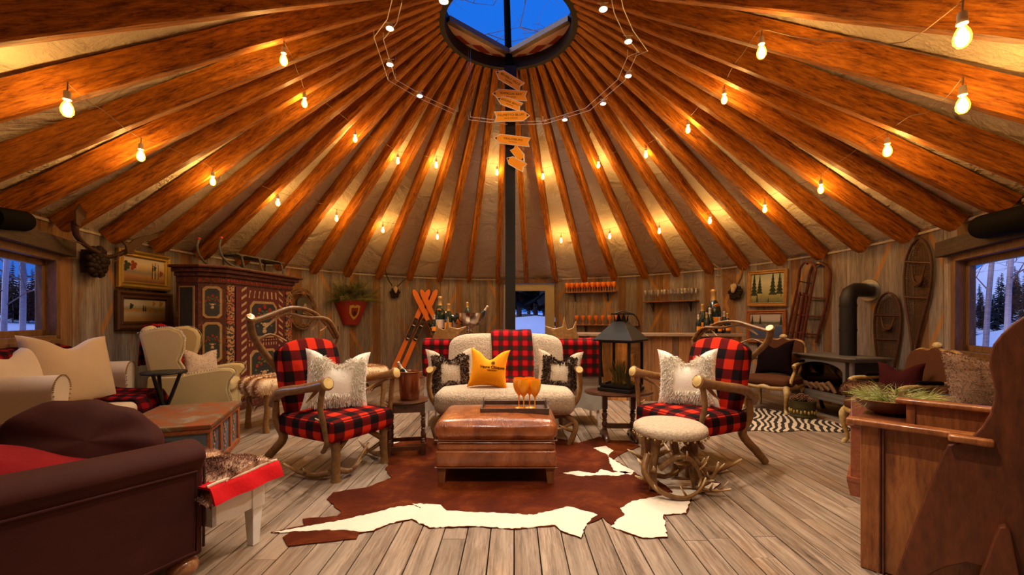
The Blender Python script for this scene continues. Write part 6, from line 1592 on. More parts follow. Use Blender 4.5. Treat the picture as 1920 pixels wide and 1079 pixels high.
# large palmate antler mount on the left
pm, rz = on_wall(180, 492, .10); am = thing('antler_mount', 'dark carved wall mount with two broad palmate antlers left of the gilt painting', 'antler mount', pm, rz)
M['carved'] = plain('carved_dark', (.022,.012,.009), .6, bumps=.8, bscale=14); M['dark_antler'] = tinted('dark_antler', [(0,(.03,.014,.009)),(1,(.12,.06,.035))], .6, (9,9,9), .3, .4)
random.seed(6); mb = MB()
for k in range(34): a = k*2.4; r = .135*sqrt(k/34); mb.ball((r*cos(a)*.95, -.01-.05*(1-r/.14)+random.uniform(-.01,.01), r*sin(a)*1.15), (random.uniform(.03,.045), .035, random.uniform(.03,.045)), 8, 5)
mb.box(-.10,.10,.0,.07,-.12,.12); mb.build('carved_plaque', M['carved'], am, smooth=60)
def WV(px, py, off): return am.matrix_basis.inverted() @ WL(px, py, off)
mb = MB(); mb.tube([(-.02,-.04,.10), WV(172,468,.16), WV(158,458,.22), WV(143,440,.26), WV(141,415,.28)], [.024,.022,.022,.026,.030], 8, .4, smooth=4)
mb.hull3([WV(*q, .29) for q in ((139,420),(138,395),(147,383),(152,394),(160,397),(170,402),(181,408),(172,411),(163,412),(152,412),(146,425))], (0,-.03,0), .6, .5)
mb.tube([WV(160,460,.22), WV(148,455,.26), WV(137,451,.28)], [.012,.009,.003], 6, [.4,.5,.9]); mb.build('antler', M['dark_antler'], am, smooth=50)
mb = MB(); mb.tube([(.02,-.04,.08), WV(205,482,.16), WV(222,478,.22), WV(240,470,.26)], [.024,.022,.022,.030], 8, .4, smooth=4)
mb.hull3([WV(*q, .28) for q in ((236,474),(234,462),(226,452),(238,458),(250,449),(262,444),(280,441),(308,432),(296,441),(290,447),(280,451),(268,453),(258,462),(248,470),(252,476),(243,477))], (0,-.03,0), .6, .5)
mb.tube([WV(222,479,.22), WV(220,488,.25), WV(212,492,.28)], [.012,.009,.003], 6, [.4,.5,.9]); mb.build('antler', M['dark_antler'], am, smooth=50)
# twig wreath round a pewter oval
pw, rz = on_wall(565, 580, .05); wr = thing('twig_wreath', 'brown twig wreath hanging on the wall right of the painted cupboard', 'wreath', pw, rz)
mb = MB(); rr_ = random.Random(9); Rw = .26
for k in range(46):
    a0 = rr_.uniform(0,6.28); ln_ = rr_.uniform(1.0,2.2); r0 = Rw+rr_.uniform(-.055,.055); r1 = Rw+rr_.uniform(-.06,.06); y = rr_.uniform(-.05,.03)
    pts = [((r0+(r1-r0)*j/7)*cos(a0+ln_*j/7), y+.02*sin(j+k), 1.22*(r0+(r1-r0)*j/7)*sin(a0+ln_*j/7)) for j in range(8)]; mb.tube(pts, rr_.uniform(.005,.009), 5)
mb.build('twigs', wood('twig_bark', (.09,.045,.028), (.42,.25,.15), (5,5,5), rough=.8), wr, smooth=60)
mb = MB(); mb.ball((0,-.05,.29), (.035,.025,.035), 10, 7); mb.ball((.03,-.05,-.28), (.028,.02,.025), 10, 7); mb.build('pine_ornament', plain('ornament', (.40,.16,.06), .6, bumps=.6, bscale=30), wr)
pv, _ = on_wall(566, 574, .045); ov = thing('pewter_plaque', 'small grey pewter arch plaque with a pale figure inside the twig wreath', 'plaque', (pv.x, pv.y, pv.z), rz)
mb = MB(); mb.prism([(-.10,-.15),(.10,-.15),(.10,.07)]+[(.10*cos(a), .07+.09*sin(a)) for a in (.4,.9,PI/2,2.2,2.7)]+[(-.10,.07)], -.02, .02, 'xz'); mb.build('plaque_plate', plain('pewter', (.10,.10,.10), .4, .6), ov, smooth=0)
mb = MB(); mb.prism([(.0,-.15),(.085,-.15),(.08,.0),(.055,.05),(.02,.03),(.01,-.05)], -.032, -.02, 'xz'); mb.build('figure', plain('figure_pale', (.42,.34,.24), .6), ov, smooth=0)
# red wall planter full of greenery
pp_, rz = on_wall(658, 588, .02); pl = thing('wall_planter', 'red half-round metal wall planter with a yellow crest', 'planter', pp_, rz)
M['planter_red'] = plain('planter_red', (.30,.022,.012), .5, .1, .2, 12, var=.3)
ht, hb = .27, -.235; mb = MB(); vs = []; fs = []; n = 20
for (z, r) in ((hb,.155),(hb+.0,.16),(ht-.02,.355),(ht,.365)):
    for k in range(n+1): a = PI+PI*k/n; vs.append((r*cos(a), .60*r*sin(a), z))
for j in range(3):
    for k in range(n): fs.append((j*(n+1)+k, j*(n+1)+k+1, (j+1)*(n+1)+k+1, (j+1)*(n+1)+k))
    fs.append(((j+1)*(n+1), j*(n+1)+0, j*(n+1)+n, (j+1)*(n+1)+n)) if False else None
fs = [f for f in fs if f]; fs.append(tuple(reversed(range(n+1)))); fs.append(tuple(3*(n+1)+k for k in range(n+1))); fs.append((0, 3*(n+1), 3*(n+1)+n, n)); mb.add(vs, fs); mb.build('planter_body', M['planter_red'], pl, smooth=50)
crest = [(-.11,.13),(-.04,.15),(0,.12),(.04,.15),(.11,.13),(.10,-.02),(.05,-.11),(0,-.15),(-.05,-.11),(-.10,-.02)]
def bend(P, y0): return [(x, z) for x, z in P]
def crest_mb(P, lift):
    mb = MB(); 
    def pt(x, z, e): 
        rz_ = .155+(.365-.155)*((z-hb)/(ht-hb)); return (x, -.60*sqrt(max(rz_**2-x*x, 1e-4))-e, z)
    c = (sum(p[0] for p in P)/len(P), sum(p[1] for p in P)/len(P)); vs = [pt(c[0], c[1]+.02, lift)]+[pt(x, z+.02, lift) for x, z in P]+[pt(x, z+.02, .0) for x, z in P]; n = len(P)
    mb.add(vs, [(0, 1+k, 1+(k+1)%n) for k in range(n)]+[(1+k, 1+n+k, 1+n+(k+1)%n, 1+(k+1)%n) for k in range(n)]); return mb
c1 = crest_mb(crest, .010).build('painted_crest', plain('crest_yellow', (.50,.34,.07), .6, var=.4, vscale=25), pl, smooth=0)
crest_mb([(x*.62, z*.62+.0) for x, z in crest], .016).build('crest_centre', plain('crest_red', (.24,.03,.012), .6), c1, smooth=0)
mb = MB(); mb.ball((0,-.60*.27-.02,.01), (.036,.008,.045), 10, 7); mb.build('crest_bear', plain('crest_dark', (.05,.02,.01), .6), c1)
M['pine_dark'] = plain('pine_dark', (.10,.115,.045), .8, var=.5, vscale=14); M['pine_light'] = plain('pine_light', (.26,.26,.09), .8, var=.5, vscale=20)
def sprig(mb, p, d, ln, nn, nl, th=.0016, seed=1, gr=0.3):
    rr_ = random.Random(seed); p = Vector(p); d = Vector(d).normalized(); q = [p]
    for k in range(4): d2 = (d+Vector((0,0,-gr*k/4))).normalized(); q.append(q[-1]+d2*ln/4)
    mb.tube(q, [.004,.003,.002,.0015,.001], 4)
    for k in range(nn):
        t = rr_.uniform(.1,1)*4; i = min(3, int(t)); b = q[i].lerp(q[i+1], t-i); dd = (q[i+1]-q[i]).normalized()
        v = (dd*rr_.uniform(.3,1.2)+Vector([rr_.uniform(-1,1) for _ in range(3)])).normalized(); e = b+v*nl*rr_.uniform(.6,1.1); sd = v.orthogonal().normalized()*th
        mb.add([b-sd, b+sd, e], [(0,1,2)])
gt = thing('pine_arrangement', 'bushy pine and berry greenery spilling from the red wall planter', 'greenery', pl.location, rz)
for nm, mat, cnt, sd_ in (('dark_needles', M['pine_dark'], 84, 1), ('light_needles', M['pine_light'], 44, 2)):
    mb = MB(); rr_ = random.Random(sd_)
    for k in range(cnt):
        a = rr_.uniform(-1.6,1.6); e = rr_.uniform(-.1,1.35); d = (sin(a)*cos(e)*1.3, -abs(cos(a))*cos(e)*.45-.05, sin(e)*1.1+.12); p = (rr_.uniform(-.25,.25), -rr_.uniform(.03,.16), .25)
        sprig(mb, p, d, rr_.uniform(.30,.52), 70, .085, .0024, k*7+sd_, .35)
    mb.build(nm, mat, gt, smooth=0)
mb = MB(); rr_ = random.Random(4)
for k in range(60): mb.ball((rr_.gauss(-.02,.09), -.16-rr_.uniform(0,.12), .36+rr_.gauss(0,.06)), .012, 7, 5)
mb.build('berries', plain('juniper_berry', (.09,.075,.08), .7), gt)
# black cord down the wall under the planter
mb = MB(); a = [WL(634, y, .012) for y in (612,630,650,668,690)]; mb.tube(a, .006, 5); tag(mb.build('power_cord', M['black_iron'], None, origin=tuple(a[0])), 'thin black cord running down the wall below the red planter', 'cord')
# horned skull mounts
def skull(px, py, s_, label, tines, plaque=M['carved'], seed=3):
    p, rz = on_wall(px, py, .06); t = thing('skull_mount', label, 'skull mount', p, rz); random.seed(seed)
    mb = MB()
    for k in range(22): a = k*2.4; r = .10*s_*sqrt(k/22); mb.ball((r*cos(a), -.01, r*sin(a)*1.1-.055*s_), (.035*s_,.03,.035*s_), 8, 5)
    mb.build('plaque', plaque, t, smooth=60)
    mb = MB(); mb.ball((0,-.055,.03*s_), (.052*s_,.035,.058*s_), 12, 8); mb.ball((0,-.07,-.02*s_), (.034*s_,.03,.05*s_), 10, 7); mb.build('skull', plain('bone', (.52,.40,.24), .6, var=.2, vscale=30), t)
    for P, r, tn in tines:
        mb = MB(); antler(mb, [t.matrix_basis.inverted() @ WL(x, y, o) for x, y, o in P], r, .005, tn, n=7, wob=.02); mb.build('antler', M['dark_antler'] if seed == 3 else M['antler'], t, smooth=60)
    return t
skull(740, 545, .95, 'small skull mount with curved horns right of the red planter', [([(735,536,.12),(726,520,.16),(723,505,.18),(727,495,.18)], .013, []), ([(745,538,.12),(755,528,.16),(766,521,.17),(776,515,.17)], .013, [(.8,(.3,0,1),.06)])], seed=3)
skull(1379, 542, 1.15, 'skull plaque with tall branching antlers above the bar bottles', [([(1374,532,.13),(1362,518,.18),(1350,505,.20),(1337,494,.20)], .018, [(.35,(-1,-.2,.05),.16),(.6,(-1,-.1,.35),.14)]), ([(1384,532,.13),(1390,520,.18),(1392,505,.20),(1390,492,.20)], .018, [(.75,(-.7,-.2,.8),.12)])], seed=4)
# crossed orange skis: two pairs leaning on the wall
M['ski_orange'] = plain('ski_orange', (.90,.22,.02), .35, coat=.3); M['ski_black'] = plain('ski_black', (.015,.013,.012), .35)
def ski(top, bot, label):
    a, b = WL(*top), WL(*bot); b = Vector((b.x, b.y, max(b.z, .01))); ax = (a-b); ln_ = ax.length; ax.normalize(); n = Vector((CX-a.x, YC-a.y, 0)).normalized(); n = (n-ax*n.dot(ax)).normalized(); sx = ax.cross(n).normalized()
    t = thing('ski', label, 'ski', b, 0, 'crossed orange skis leaning on the wall'); Mx = Matrix((sx, -n, ax)).transposed().to_4x4(); Mx.translation = b; t.matrix_basis = Mx; t.rotation_mode = 'QUATERNION'; t.matrix_basis = Mx
    def strip(z0, z1, w0, w1, mat, nm, y0=-.006, y1=.006):
        mb = MB(); mb.prism([(-w0,z0),(w0,z0),(w1,z1),(-w1,z1)], y0, y1, 'xz'); mb.build(nm, mat, t, smooth=0, bevel=.002)
    strip(0, ln_*.36, .052, .048, M['ski_orange'], 'ski_tail'); strip(ln_*.36, ln_*.60, .048, .048, M['ski_orange'], 'ski_waist')
    mb = MB(); mb.prism([(-.048,ln_*.60),(.048,ln_*.60),(.060,ln_*.90),(.058,ln_*.95),(.035,ln_*.985),(0,ln_),(-.035,ln_*.985),(-.058,ln_*.95),(-.060,ln_*.90)], -.006, .006, 'xz'); mb.build('ski_shovel', M['ski_orange'], t, smooth=0, bevel=.002)
    for (f, nm) in ((.40,'heel_binding'),(.56,'toe_binding')):
        mb = MB(); z = ln_*f; mb.rbox((0,-.030,z), (.075,.045,.16), .015, 2); mb.rbox((0,-.06,z+.02), (.05,.03,.06), .01, 2); bd = mb.build(nm, M['ski_black'], t, smooth=60)
        mb = MB(); mb.box(-.03,.03,-.056,-.052,z-.05,z-.03); mb.build('binding_stripe', M['white_paint'], bd, smooth=0)
    mb = MB(); mb.box(-.043,.043,-.0085,-.0065,ln_*.37,ln_*.63); mb.build('black_topsheet', M['ski_black'], t, smooth=0)
ski((805,543,.08), (737,695,.22), 'orange ski, leftmost tail of the crossed pairs on the wall')
ski((819,543,.08), (752,697,.22), 'orange ski, second tail from the left in the crossed pairs')
ski((775,543,.13), (848,697,.26), 'orange ski crossing behind with its tip at the upper left')
ski((789,543,.13), (862,697,.26), 'orange ski crossing behind with its tip second from upper left')
# arrow signs on the centre post
M['sign_orange'] = plain('sign_orange', (1.0,.34,.008), .6); M['sign_edge'] = plain('sign_edge', (.80,.66,.50), .55)
def arrow_sign(pc, w, h, rot, yaw, dirn, txt, sub, label, d=5.98):
    p = D(pc[0], pc[1], d); t = thing('arrow_sign', label, 'sign', p, 0, 'orange arrow signs on the centre post'); t.rotation_euler = (0, math.radians(rot), math.radians(yaw))
    w /= 2; h /= 2; q = -1 if dirn == 'left' else 1
    out = [(q*w,0),(q*(w-h*1.25),h),(-q*w,h),(-q*(w-.03),0),(-q*w,-h),(q*(w-h*1.25),-h)]
    def sc(P, g): return [(x-math.copysign(g*1.3, x) if abs(x) > .001 else x, z-(math.copysign(g, z) if abs(z) > .001 else 0)) for x, z in P]
    mb = MB(); mb.prism(out, -.004, .006, 'xz'); b = mb.build('sign_board', M['sign_edge'], t, smooth=0)
    mb = MB(); mb.prism(sc(out, .008), -.0065, -.0035, 'xz'); mb.build('sign_face', M['sign_orange'], b, smooth=0)
    mb = MB(); mb.prism([(q*(w-.016),0),(q*(w-.045),.020),(q*(w-.045),-.020)], -.0085, -.006, 'xz'); mb.build('arrow_tip_mark', ink, b, smooth=0)
    if txt: lettering(txt, h*.62, ink, b, (-q*.015,-.0085,h*.18), (PI/2,0,0), ext=.0008, wx=1.05)
    if sub: lettering(sub, h*.30, ink, b, (-q*.015,-.0085,-h*.42), (PI/2,0,0), ext=.0008)
    mb = MB(); mb.tube([(0,.005,0),(0,.11,0)], .006, 6); mb.build('sign_bracket', M['black_iron'], t)
arrow_sign((954,149), .44, .145, 31, 0, 'left', 'BEVERLY HILLS', 'CALIFORNIA', 'top arrow sign lettered BEVERLY HILLS, tilted steeply down to the right')
arrow_sign((956,178), .50, .145, 1, 6, 'left', 'KAPALUA BAY', 'MAUI, HAWAII', 'second arrow sign from top, lettered KAPALUA BAY, pointing left')
arrow_sign((955,193), .38, .125, 22, -4, 'left', 'LAGUNA BEACH', 'CALIFORNIA', 'third arrow sign from top, lettered LAGUNA BEACH, yellowest', 5.94)
arrow_sign((960,218), .50, .145, -2, 0, 'right', 'PALMETTO BLUFF', 'SOUTH CAROLINA', 'fourth arrow sign, lettered PALMETTO BLUFF, pointing right', 5.90)
arrow_sign((960,263), .52, .135, 7, 0, 'left', 'HEALDSBURG', 'CALIFORNIA', 'fifth arrow sign, lettered HEALDSBURG, pointing left', 5.96)
arrow_sign((972,289), .30, .12, 52, -30, 'right', '', '', 'sixth arrow sign, a short unlettered-looking one turned edgeways', 5.98)
arrow_sign((967,306), .33, .125, 33, -20, 'left', '', '', 'lowest arrow sign on the post, tilted down to the right', 5.92)
# wall speakers
def speaker(px0, px1, py, r, label, tilt=.0):
    a, b = WL(px0, py[0], .16), WL(px1, py[1], .16); t = thing('wall_speaker', label, 'speaker', (a+b)/2, 0, 'black cylindrical wall speakers')
    q = t.location; d = (b-a); mb = MB(); mb.tube([a-q, a+d.normalized()*.02-q, b-d.normalized()*.02-q, b-q], [r*.9, r, r, r*.9], 24); mb.build('speaker_body', plain('speaker_black', (.004,.003,.003), .8, spec=.05), t, smooth=50)
    mb = MB(); n = Vector((CX-q.x, YC-q.y, 0)).normalized(); mb.box(-.015,.015,-.015,.015,-.015,.015); mb.M = None
    mb = MB(); mb.tube([(0,0,0), tuple(-n*.17)], .02, 8); mb.build('speaker_bracket', M['black_iron'], t)
speaker(-20, 44, (407,415), .085, 'black cylindrical wall speaker above the left window')
speaker(1843, 1960, (426,402), .10, 'black cylindrical wall speaker above the right window')
# ================================================================== gilt-framed fauteuils near the stove
M['gilt_wood'] = tinted('gilt_wood', [(0,(.16,.07,.02)),(.5,(.40,.24,.07)),(1,(.70,.55,.28))], .4, (10,10,10), .5, .25, coat=.3)
M['brown_suede'] = plain('brown_suede', (.085,.028,.010), .85, bumps=.2, bscale=40, sheen=.2, var=.3, vscale=5)
M['dark_velvet'] = plain('dark_velvet', (.007,.003,.004), .9, spec=.05, var=.3)
def fauteuil(label, loc, f):
    t = thing('gilt_armchair', label, 'armchair', loc, face_rz(f), 'carved gilt armchairs with brown suede')
    mb = MB(); mb.rbox((0,0,.395), (.56,.54,.11), .045, 4, puff=.02); mb.build('seat', M['brown_suede'], t, smooth=70)
    Bk = Matrix.Translation((0,-.25,.42)) @ Matrix.Rotation(math.radians(13), 4, 'X')
    n = 30; sh = [(-.21,.06),(-.25,.20),(-.27,.36),(-.245,.47),(-.16,.51),(-.07,.505),(0,.535),(.07,.505),(.16,.51),(.245,.47),(.27,.36),(.25,.20),(.21,.06)]
    sp_, _, _ = smooth_path([Vector((x,0,z)) for x, z in sh], [1]*13, [0]*13, 4); P = [(p.x, p.z) for p in sp_]
    mb = MB(); mb.M = Bk; mb.prism(P, -.035, .045, 'xz'); mb.build('backrest', M['brown_suede'], t, smooth=50, bevel=.012)
    mb = MB(); mb.M = Bk; mb.tube([(x,0,z) for x, z in P]+[(P[0][0],0,P[0][1])], .024, 8, [.3+.3*sin(k) for k in range(len(P)+1)], cap=False, wob=.06)
    mb.ball((0,.02,.56), (.05,.02,.03), 10, 7, .8); mb.tube([(-.20,0,.06),(-.22,0,-.10)], .024, 8, .4); mb.tube([(.20,0,.06),(.22,0,-.10)], .024, 8, .4); mb.build('back_frame', M['gilt_wood'], t, smooth=60)
    for s_ in (-1,1):
        mb = MB(); mb.tube([(s_*.265,-.30,.66),(s_*.30,-.15,.655),(s_*.315,.0,.635),(s_*.32,.13,.625),(s_*.315,.17,.60)], [.018,.02,.02,.022,.026], 8, [.4,.6,.5,.7,.9], smooth=4)
        mb.tube([(s_*.315,.15,.605),(s_*.30,.09,.54),(s_*.29,.13,.47),(s_*.285,.20,.38)], [.022,.018,.02,.026], 8, [.8,.4,.6,.4], smooth=4); a = mb.build('arm', M['gilt_wood'], t, smooth=60)
        mb = MB(); mb.rbox((s_*.31,-.06,.668), (.045,.20,.035), .015, 2); mb.build('arm_pad', M['dark_velvet'], a, smooth=60)
        for y, l in ((.235,'front_leg'),(-.235,'rear_leg')):
            q = 1 if y > 0 else -1; mb = MB(); mb.tube([(s_*.245,y,.34),(s_*.27,y+q*.025,.28),(s_*.262,y+q*.02,.17),(s_*.245,y,.06),(s_*.262,y+q*.02,.015),(s_*.262,y+q*.022,0)], [.036,.038,.024,.016,.022,.022], 8, [.6,.8,.4,.5,.8,.7], smooth=4); mb.build(l, M['gilt_wood'], t, smooth=60)
    mb = MB()
    for (a, b) in (((-.26,.25),(.26,.25)),((-.26,-.25),(.26,-.25)),((-.27,-.24),(-.27,.24)),((.27,-.24),(.27,.24))):
        mb.tube([(a[0],a[1],.33),((a[0]*2+b[0])/3,(a[1]*2+b[1])/3,.315),((a[0]+b[0])/2,(a[1]+b[1])/2,.335),((a[0]+b[0]*2)/3,(a[1]+b[1]*2)/3,.315),(b[0],b[1],.33)], [.028,.026,.034,.026,.028], 8, [.3,.5,.9,.5,.3], smooth=4)
    mb.build('seat_rail', M['gilt_wood'], t, smooth=60); return t
def dark_pillow(label, ch, xyz, rz, w=.46, rx=.25, mat=None):
    mb = pillow_mb(w, w, .15, .17, .12, tint=0); o = mb.build('throw_pillow', mat or M['dark_velvet'], None, smooth=75); o.location = ch.matrix_basis @ Vector(xyz); o.rotation_euler = (rx, .05, rz); return tag(o, label, 'pillow', 'dark velvet pillows')
f1 = Vector((-.80,-.60)).normalized(); a_, b_2 = G(1390,765), G(1462,779); ce = (a_+b_2)/2
F1 = fauteuil('carved gilt armchair in brown suede left of the stove, facing into the room', (ce.x-f1[0]*.24+.06, ce.y-f1[1]*.24, 0), f1)
dark_pillow('near-black velvet pillow on the gilt armchair left of the stove', F1, (0,-.03,.455), face_rz(f1), .48)
p2 = D(1690,760,3.75)
F2 = fauteuil('carved gilt armchair seen from the side in front of the snowshoes', (p2.x+.02, 3.85, 0), (-.97,.12))
dark_pillow('dark maroon velvet pillow on the gilt armchair in front of the snowshoes', F2, (.02,-.06,.455), face_rz((-.97,.12))+.55, .36, .2, plain('maroon_velvet', (.045,.006,.007), .85, spec=.08))
# ================================================================== gas stove with pipe
S0, S1 = Vector((3.90,4.92)), Vector((3.84,5.72))         # front face, near corner and far corner
sfv = Vector((-(S1-S0).y, (S1-S0).x)).normalized(); sw_ = (S1-S0).length; sm = (S0+S1)/2
stv = thing('gas_stove', 'dark iron stove with arched glass front and black pipe against the right wall', 'stove', (sm.x, sm.y, 0), face_rz(sfv))
M['iron_grey'] = plain('iron_grey', (.17,.15,.13), .42, .3, .1, 30); M['iron_dark'] = plain('iron_dark', (.020,.017,.016), .5, .4)
hw_ = sw_/2; dpt = .40
mb = MB(); mb.prism([(-hw_,0),(hw_,0),(hw_+.04,-.05),(hw_+.04,-dpt),(-hw_-.04,-dpt),(-hw_-.04,-.05)], .27, .70, 'xy'); mb.build('firebox', M['iron_dark'], stv, smooth=0)
mb = MB()
for z0, z1, g in ((.70,.715,.02),(.715,.735,.045),(.735,.757,.065)): mb.prism([(-hw_-g,g),(hw_+g,g),(hw_+.04+g,-.05+g),(hw_+.04+g,-dpt-g),(-hw_-.04-g,-dpt-g),(-hw_-.04-g,-.05+g)], z0, z1, 'xy')
mb.build('stove_top', M['iron_grey'], stv, smooth=0, bevel=.004)
mb = MB()
for z0, z1, g in ((.20,.23,.05),(.23,.27,.03)): mb.prism([(-hw_-g,g),(hw_+g,g),(hw_+.04+g,-.05+g),(hw_+.04+g,-dpt-g),(-hw_-.04-g,-dpt-g),(-hw_-.04-g,-.05+g)], z0, z1, 'xy')
mb.build('stove_base', M['iron_grey'], stv, smooth=0, bevel=.004)
def arch_frame(mb, w, z0, z1, y):
    n = 14; inn = [(-w+.035,z0+.03),(w-.035,z0+.03)]+[((w-.035)*cos(PI*k/n), z1-.14+.11*sin(PI*k/n)) for k in range(n+1)]; out = [(-w,z0),(w,z0)]+[(w*cos(PI*k/n) if 0 < k < n else (w if k == 0 else -w), z1) for k in range(n+1)]
    out = [(-w,z0),(w,z0)]+[(max(-w,min(w,w*1.3*cos(PI*k/n))), z1) for k in range(n+1)]; K = len(inn)
    vs = [(x,y,z) for x,z in inn]+[(x,y,z) for x,z in out]+[(x,y+.02,z) for x,z in inn]+[(x,y+.02,z) for x,z in out]
    fs = []
    for k in range(K): j = (k+1)%K; fs += [(k,j,K+j,K+k), (2*K+k,3*K+k,3*K+j,2*K+j), (k,2*K+k,2*K+j,j), (K+k,K+j,3*K+j,3*K+k)]
    mb.add(vs, fs)
mb = MB(); arch_frame(mb, hw_-.03, .27, .70, .0); fr = mb.build('stove_door', M['iron_grey'], stv, smooth=0)
mb = MB(); mb.box(-hw_+.05,hw_-.05,.004,.010,.29,.67); mb.build('door_glass', clear_glass('stove_glass', (.45,.40,.36), .06, .05), fr, smooth=0)
mb = MB(); mb.M = Matrix.Translation((hw_+.04,-.05-.175,0)) @ Matrix.Rotation(-PI/2, 4, 'Z'); arch_frame(mb, .165, .27, .70, -.002); 
mb.build('side_arch', M['iron_grey'], stv, smooth=0)
mb = MB(); mb.tube([(hw_+.02,-.02,.27),(hw_+.02,-.02,.70)], .028, 10); mb.tube([(-hw_-.02,-.02,.27),(-hw_-.02,-.02,.70)], .028, 10); mb.build('corner_column', M['iron_grey'], stv)
for sx in (-1,1):
    for y in (-.03,-dpt+.04): mb = MB(); mb.tube([(sx*(hw_-.02),y,.21),(sx*(hw_+.02),y+.01,.10),(sx*(hw_-.01),y,0)], [.03,.02,.026], 8, smooth=3); mb.build('leg', M['iron_dark'], stv)
random.seed(2); mb = MB()
for k in range(6): x = -.22+.09*k; mb.tube([(x,.02-.03,.31+.02*(k%2)),(x+.10,-.0,.37+.05*random.random()),(x+.16,-.02,.35)], [.03,.032,.026], 8, smooth=3, wob=.1)
lg = mb.build('ceramic_logs', plain('ceramic_log', (.16,.085,.04), .8, bumps=.6, bscale=25, var=.4), None); lg.location = stv.location; lg.rotation_euler = (0,0,face_rz(sfv)); tag(lg, 'artificial logs behind the glass of the iron stove', 'logs')
for v_ in lg.data.vertices: v_.co.y -= .0
pb0 = D(1590,668,5.25); wl_ = WL(1634,556,.0); el = Vector((pb0.x, pb0.y, 1.50))
pp = thing('stovepipe', 'black stovepipe rising from the stove and elbowing into the wall', 'pipe', (pb0.x, pb0.y, .758))
mb = MB(); w0_ = Vector((0,0,0)); dirw = (wl_-el); dirw.z = 0; dirw.normalize()
P = [(0,0,0),(0,0,.62),(0,0,.70),tuple(dirw*.04+Vector((0,0,.78))),tuple(dirw*.12+Vector((0,0,.815))),tuple(dirw*.22+Vector((0,0,.815))),tuple(Vector((wl_.x-pb0.x, wl_.y-pb0.y, .815)))]
mb.tube(P, .088, 24); mb.build('pipe', M['iron_dark'], pp, smooth=60)
for z in (.30,.60):
    mb = MB(); mb.lathe([(.088,z),(.093,z),(.093,z+.03),(.088,z+.03)], 24); mb.build('pipe_collar', M['iron_dark'], pp)
mb = MB(); e_ = Vector(P[-1]); mb.tube([e_-dirw*.05, e_-dirw*.02, e_-dirw*.0], [.135,.14,.14], 26); mb.build('wall_thimble', M['steel'], pp)
# bucket of pine cones
pc = G(1505,783); cb_ = thing('cone_bucket', 'round green-gold metal bucket with a leaf band in front of the stove', 'bucket', (pc.x, pc.y, 0))
mb = MB(); mb.lathe([(0,.0),(.135,0),(.14,.01),(.14,.035),(.134,.04),(.134,.12),(.14,.125),(.14,.14),(.136,.15),(.138,.165),(.135,.19),(.142,.20),(.142,.21),(.130,.21),(.126,.03),(0,.03)], 30); mb.build('bucket_body', plain('olive_tin', (.085,.075,.030), .35, .7), cb_, smooth=40)
mb = MB()
for k in range(22):
    a = 2*PI*k/22; mb.ball((.137*cos(a), .137*sin(a), .078+.010*(k%2)), (.012,.012,.022), 7, 5)
mb.build('leaf_band', plain('leaf_gold', (.48,.32,.08), .5, .3), cb_)
random.seed(4)
def cone(mb, c, r):
    for j in range(7):
        z = c[2]-r+2*r*j/6.5; rr_ = r*sin(PI*(j+.6)/7.6)
        for k in range(8): a = 2*PI*(k+.5*(j%2))/8; mb.ball((c[0]+rr_*cos(a), c[1]+rr_*sin(a), z), (r*.26,r*.26,r*.16), 6, 4)
cone_m = wood('pine_cone', (.05,.022,.012), (.22,.10,.05), (6,6,6), rough=.8)
for i, (x, y, z, r, lb) in enumerate(((-.03,-.02,.245,.052,'large pine cone on top of the heap in the stove bucket'),(.065,.03,.225,.042,'pine cone at the right of the heap in the stove bucket'),(-.08,.05,.215,.038,'pine cone at the left rear of the stove bucket'),(.05,-.07,.212,.036,'pine cone at the front rim of the stove bucket'))):
    mb = MB(); cone(mb, (0,0,0), r); o = mb.build('pine_cone', cone_m, None, smooth=60); o.location = (pc.x+x, pc.y+y, z); tag(o, lb, 'pine cone', 'pine cones in the stove bucket')
# ================================================================== sleds and snowshoes on the right wall
M['sled_red'] = wood('sled_red', (.035,.006,.004), (.15,.026,.012), (5,5,5), rough=.45, sc=5, coat=.2)
def wall_rods(name, label, cat, rods, mat, group=None):
    o0 = WL(rods[0][1][0][0], rods[0][1][0][1], .05); t = thing(name, label, cat, o0, 0, group)
    for nm, pts, r, mt in rods:
        mb = MB(); sub = pts if isinstance(pts[0][0], (tuple, list)) else [pts]
        for P in sub: mb.tube([WL(x, y, o)-o0 for x, y, o in P], r, 7, [.4]*len(P), smooth=4 if len(P) > 2 else 0)
        mb.build(nm, mt or mat, t)
    return t
wall_rods('hanging_sled', 'red-brown slatted wooden sled hung nearly upright, left of the two on the right wall', 'sled', [
  ('runner', [(1474,640,.06),(1482,600,.06),(1492,555,.07),(1498,525,.09),(1500,505,.13),(1508,493,.17),(1514,495,.20)], .017, None),
  ('runner', [(1505,644,.22),(1512,600,.22),(1520,555,.22),(1527,520,.22),(1529,505,.22),(1524,494,.20),(1514,492,.20)], .017, None),
  ('slat', [(1484,640,.15),(1500,548,.15)], .016, None), ('slat', [(1492,642,.17),(1507,549,.17)], .016, None), ('slat', [(1499,644,.19),(1514,552,.19)], .016, None),
  ('crossbar', [(1496,553,.07),(1520,555,.22)], .012, None), ('crossbar', [(1488,590,.07),(1514,593,.22)], .012, None), ('crossbar', [(1480,622,.07),(1508,625,.22)], .012, None),
  ('brace', [(1500,528,.10),(1524,533,.21)], .008, M['black_iron'])], M['sled_red'], 'wooden sleds on the right wall')
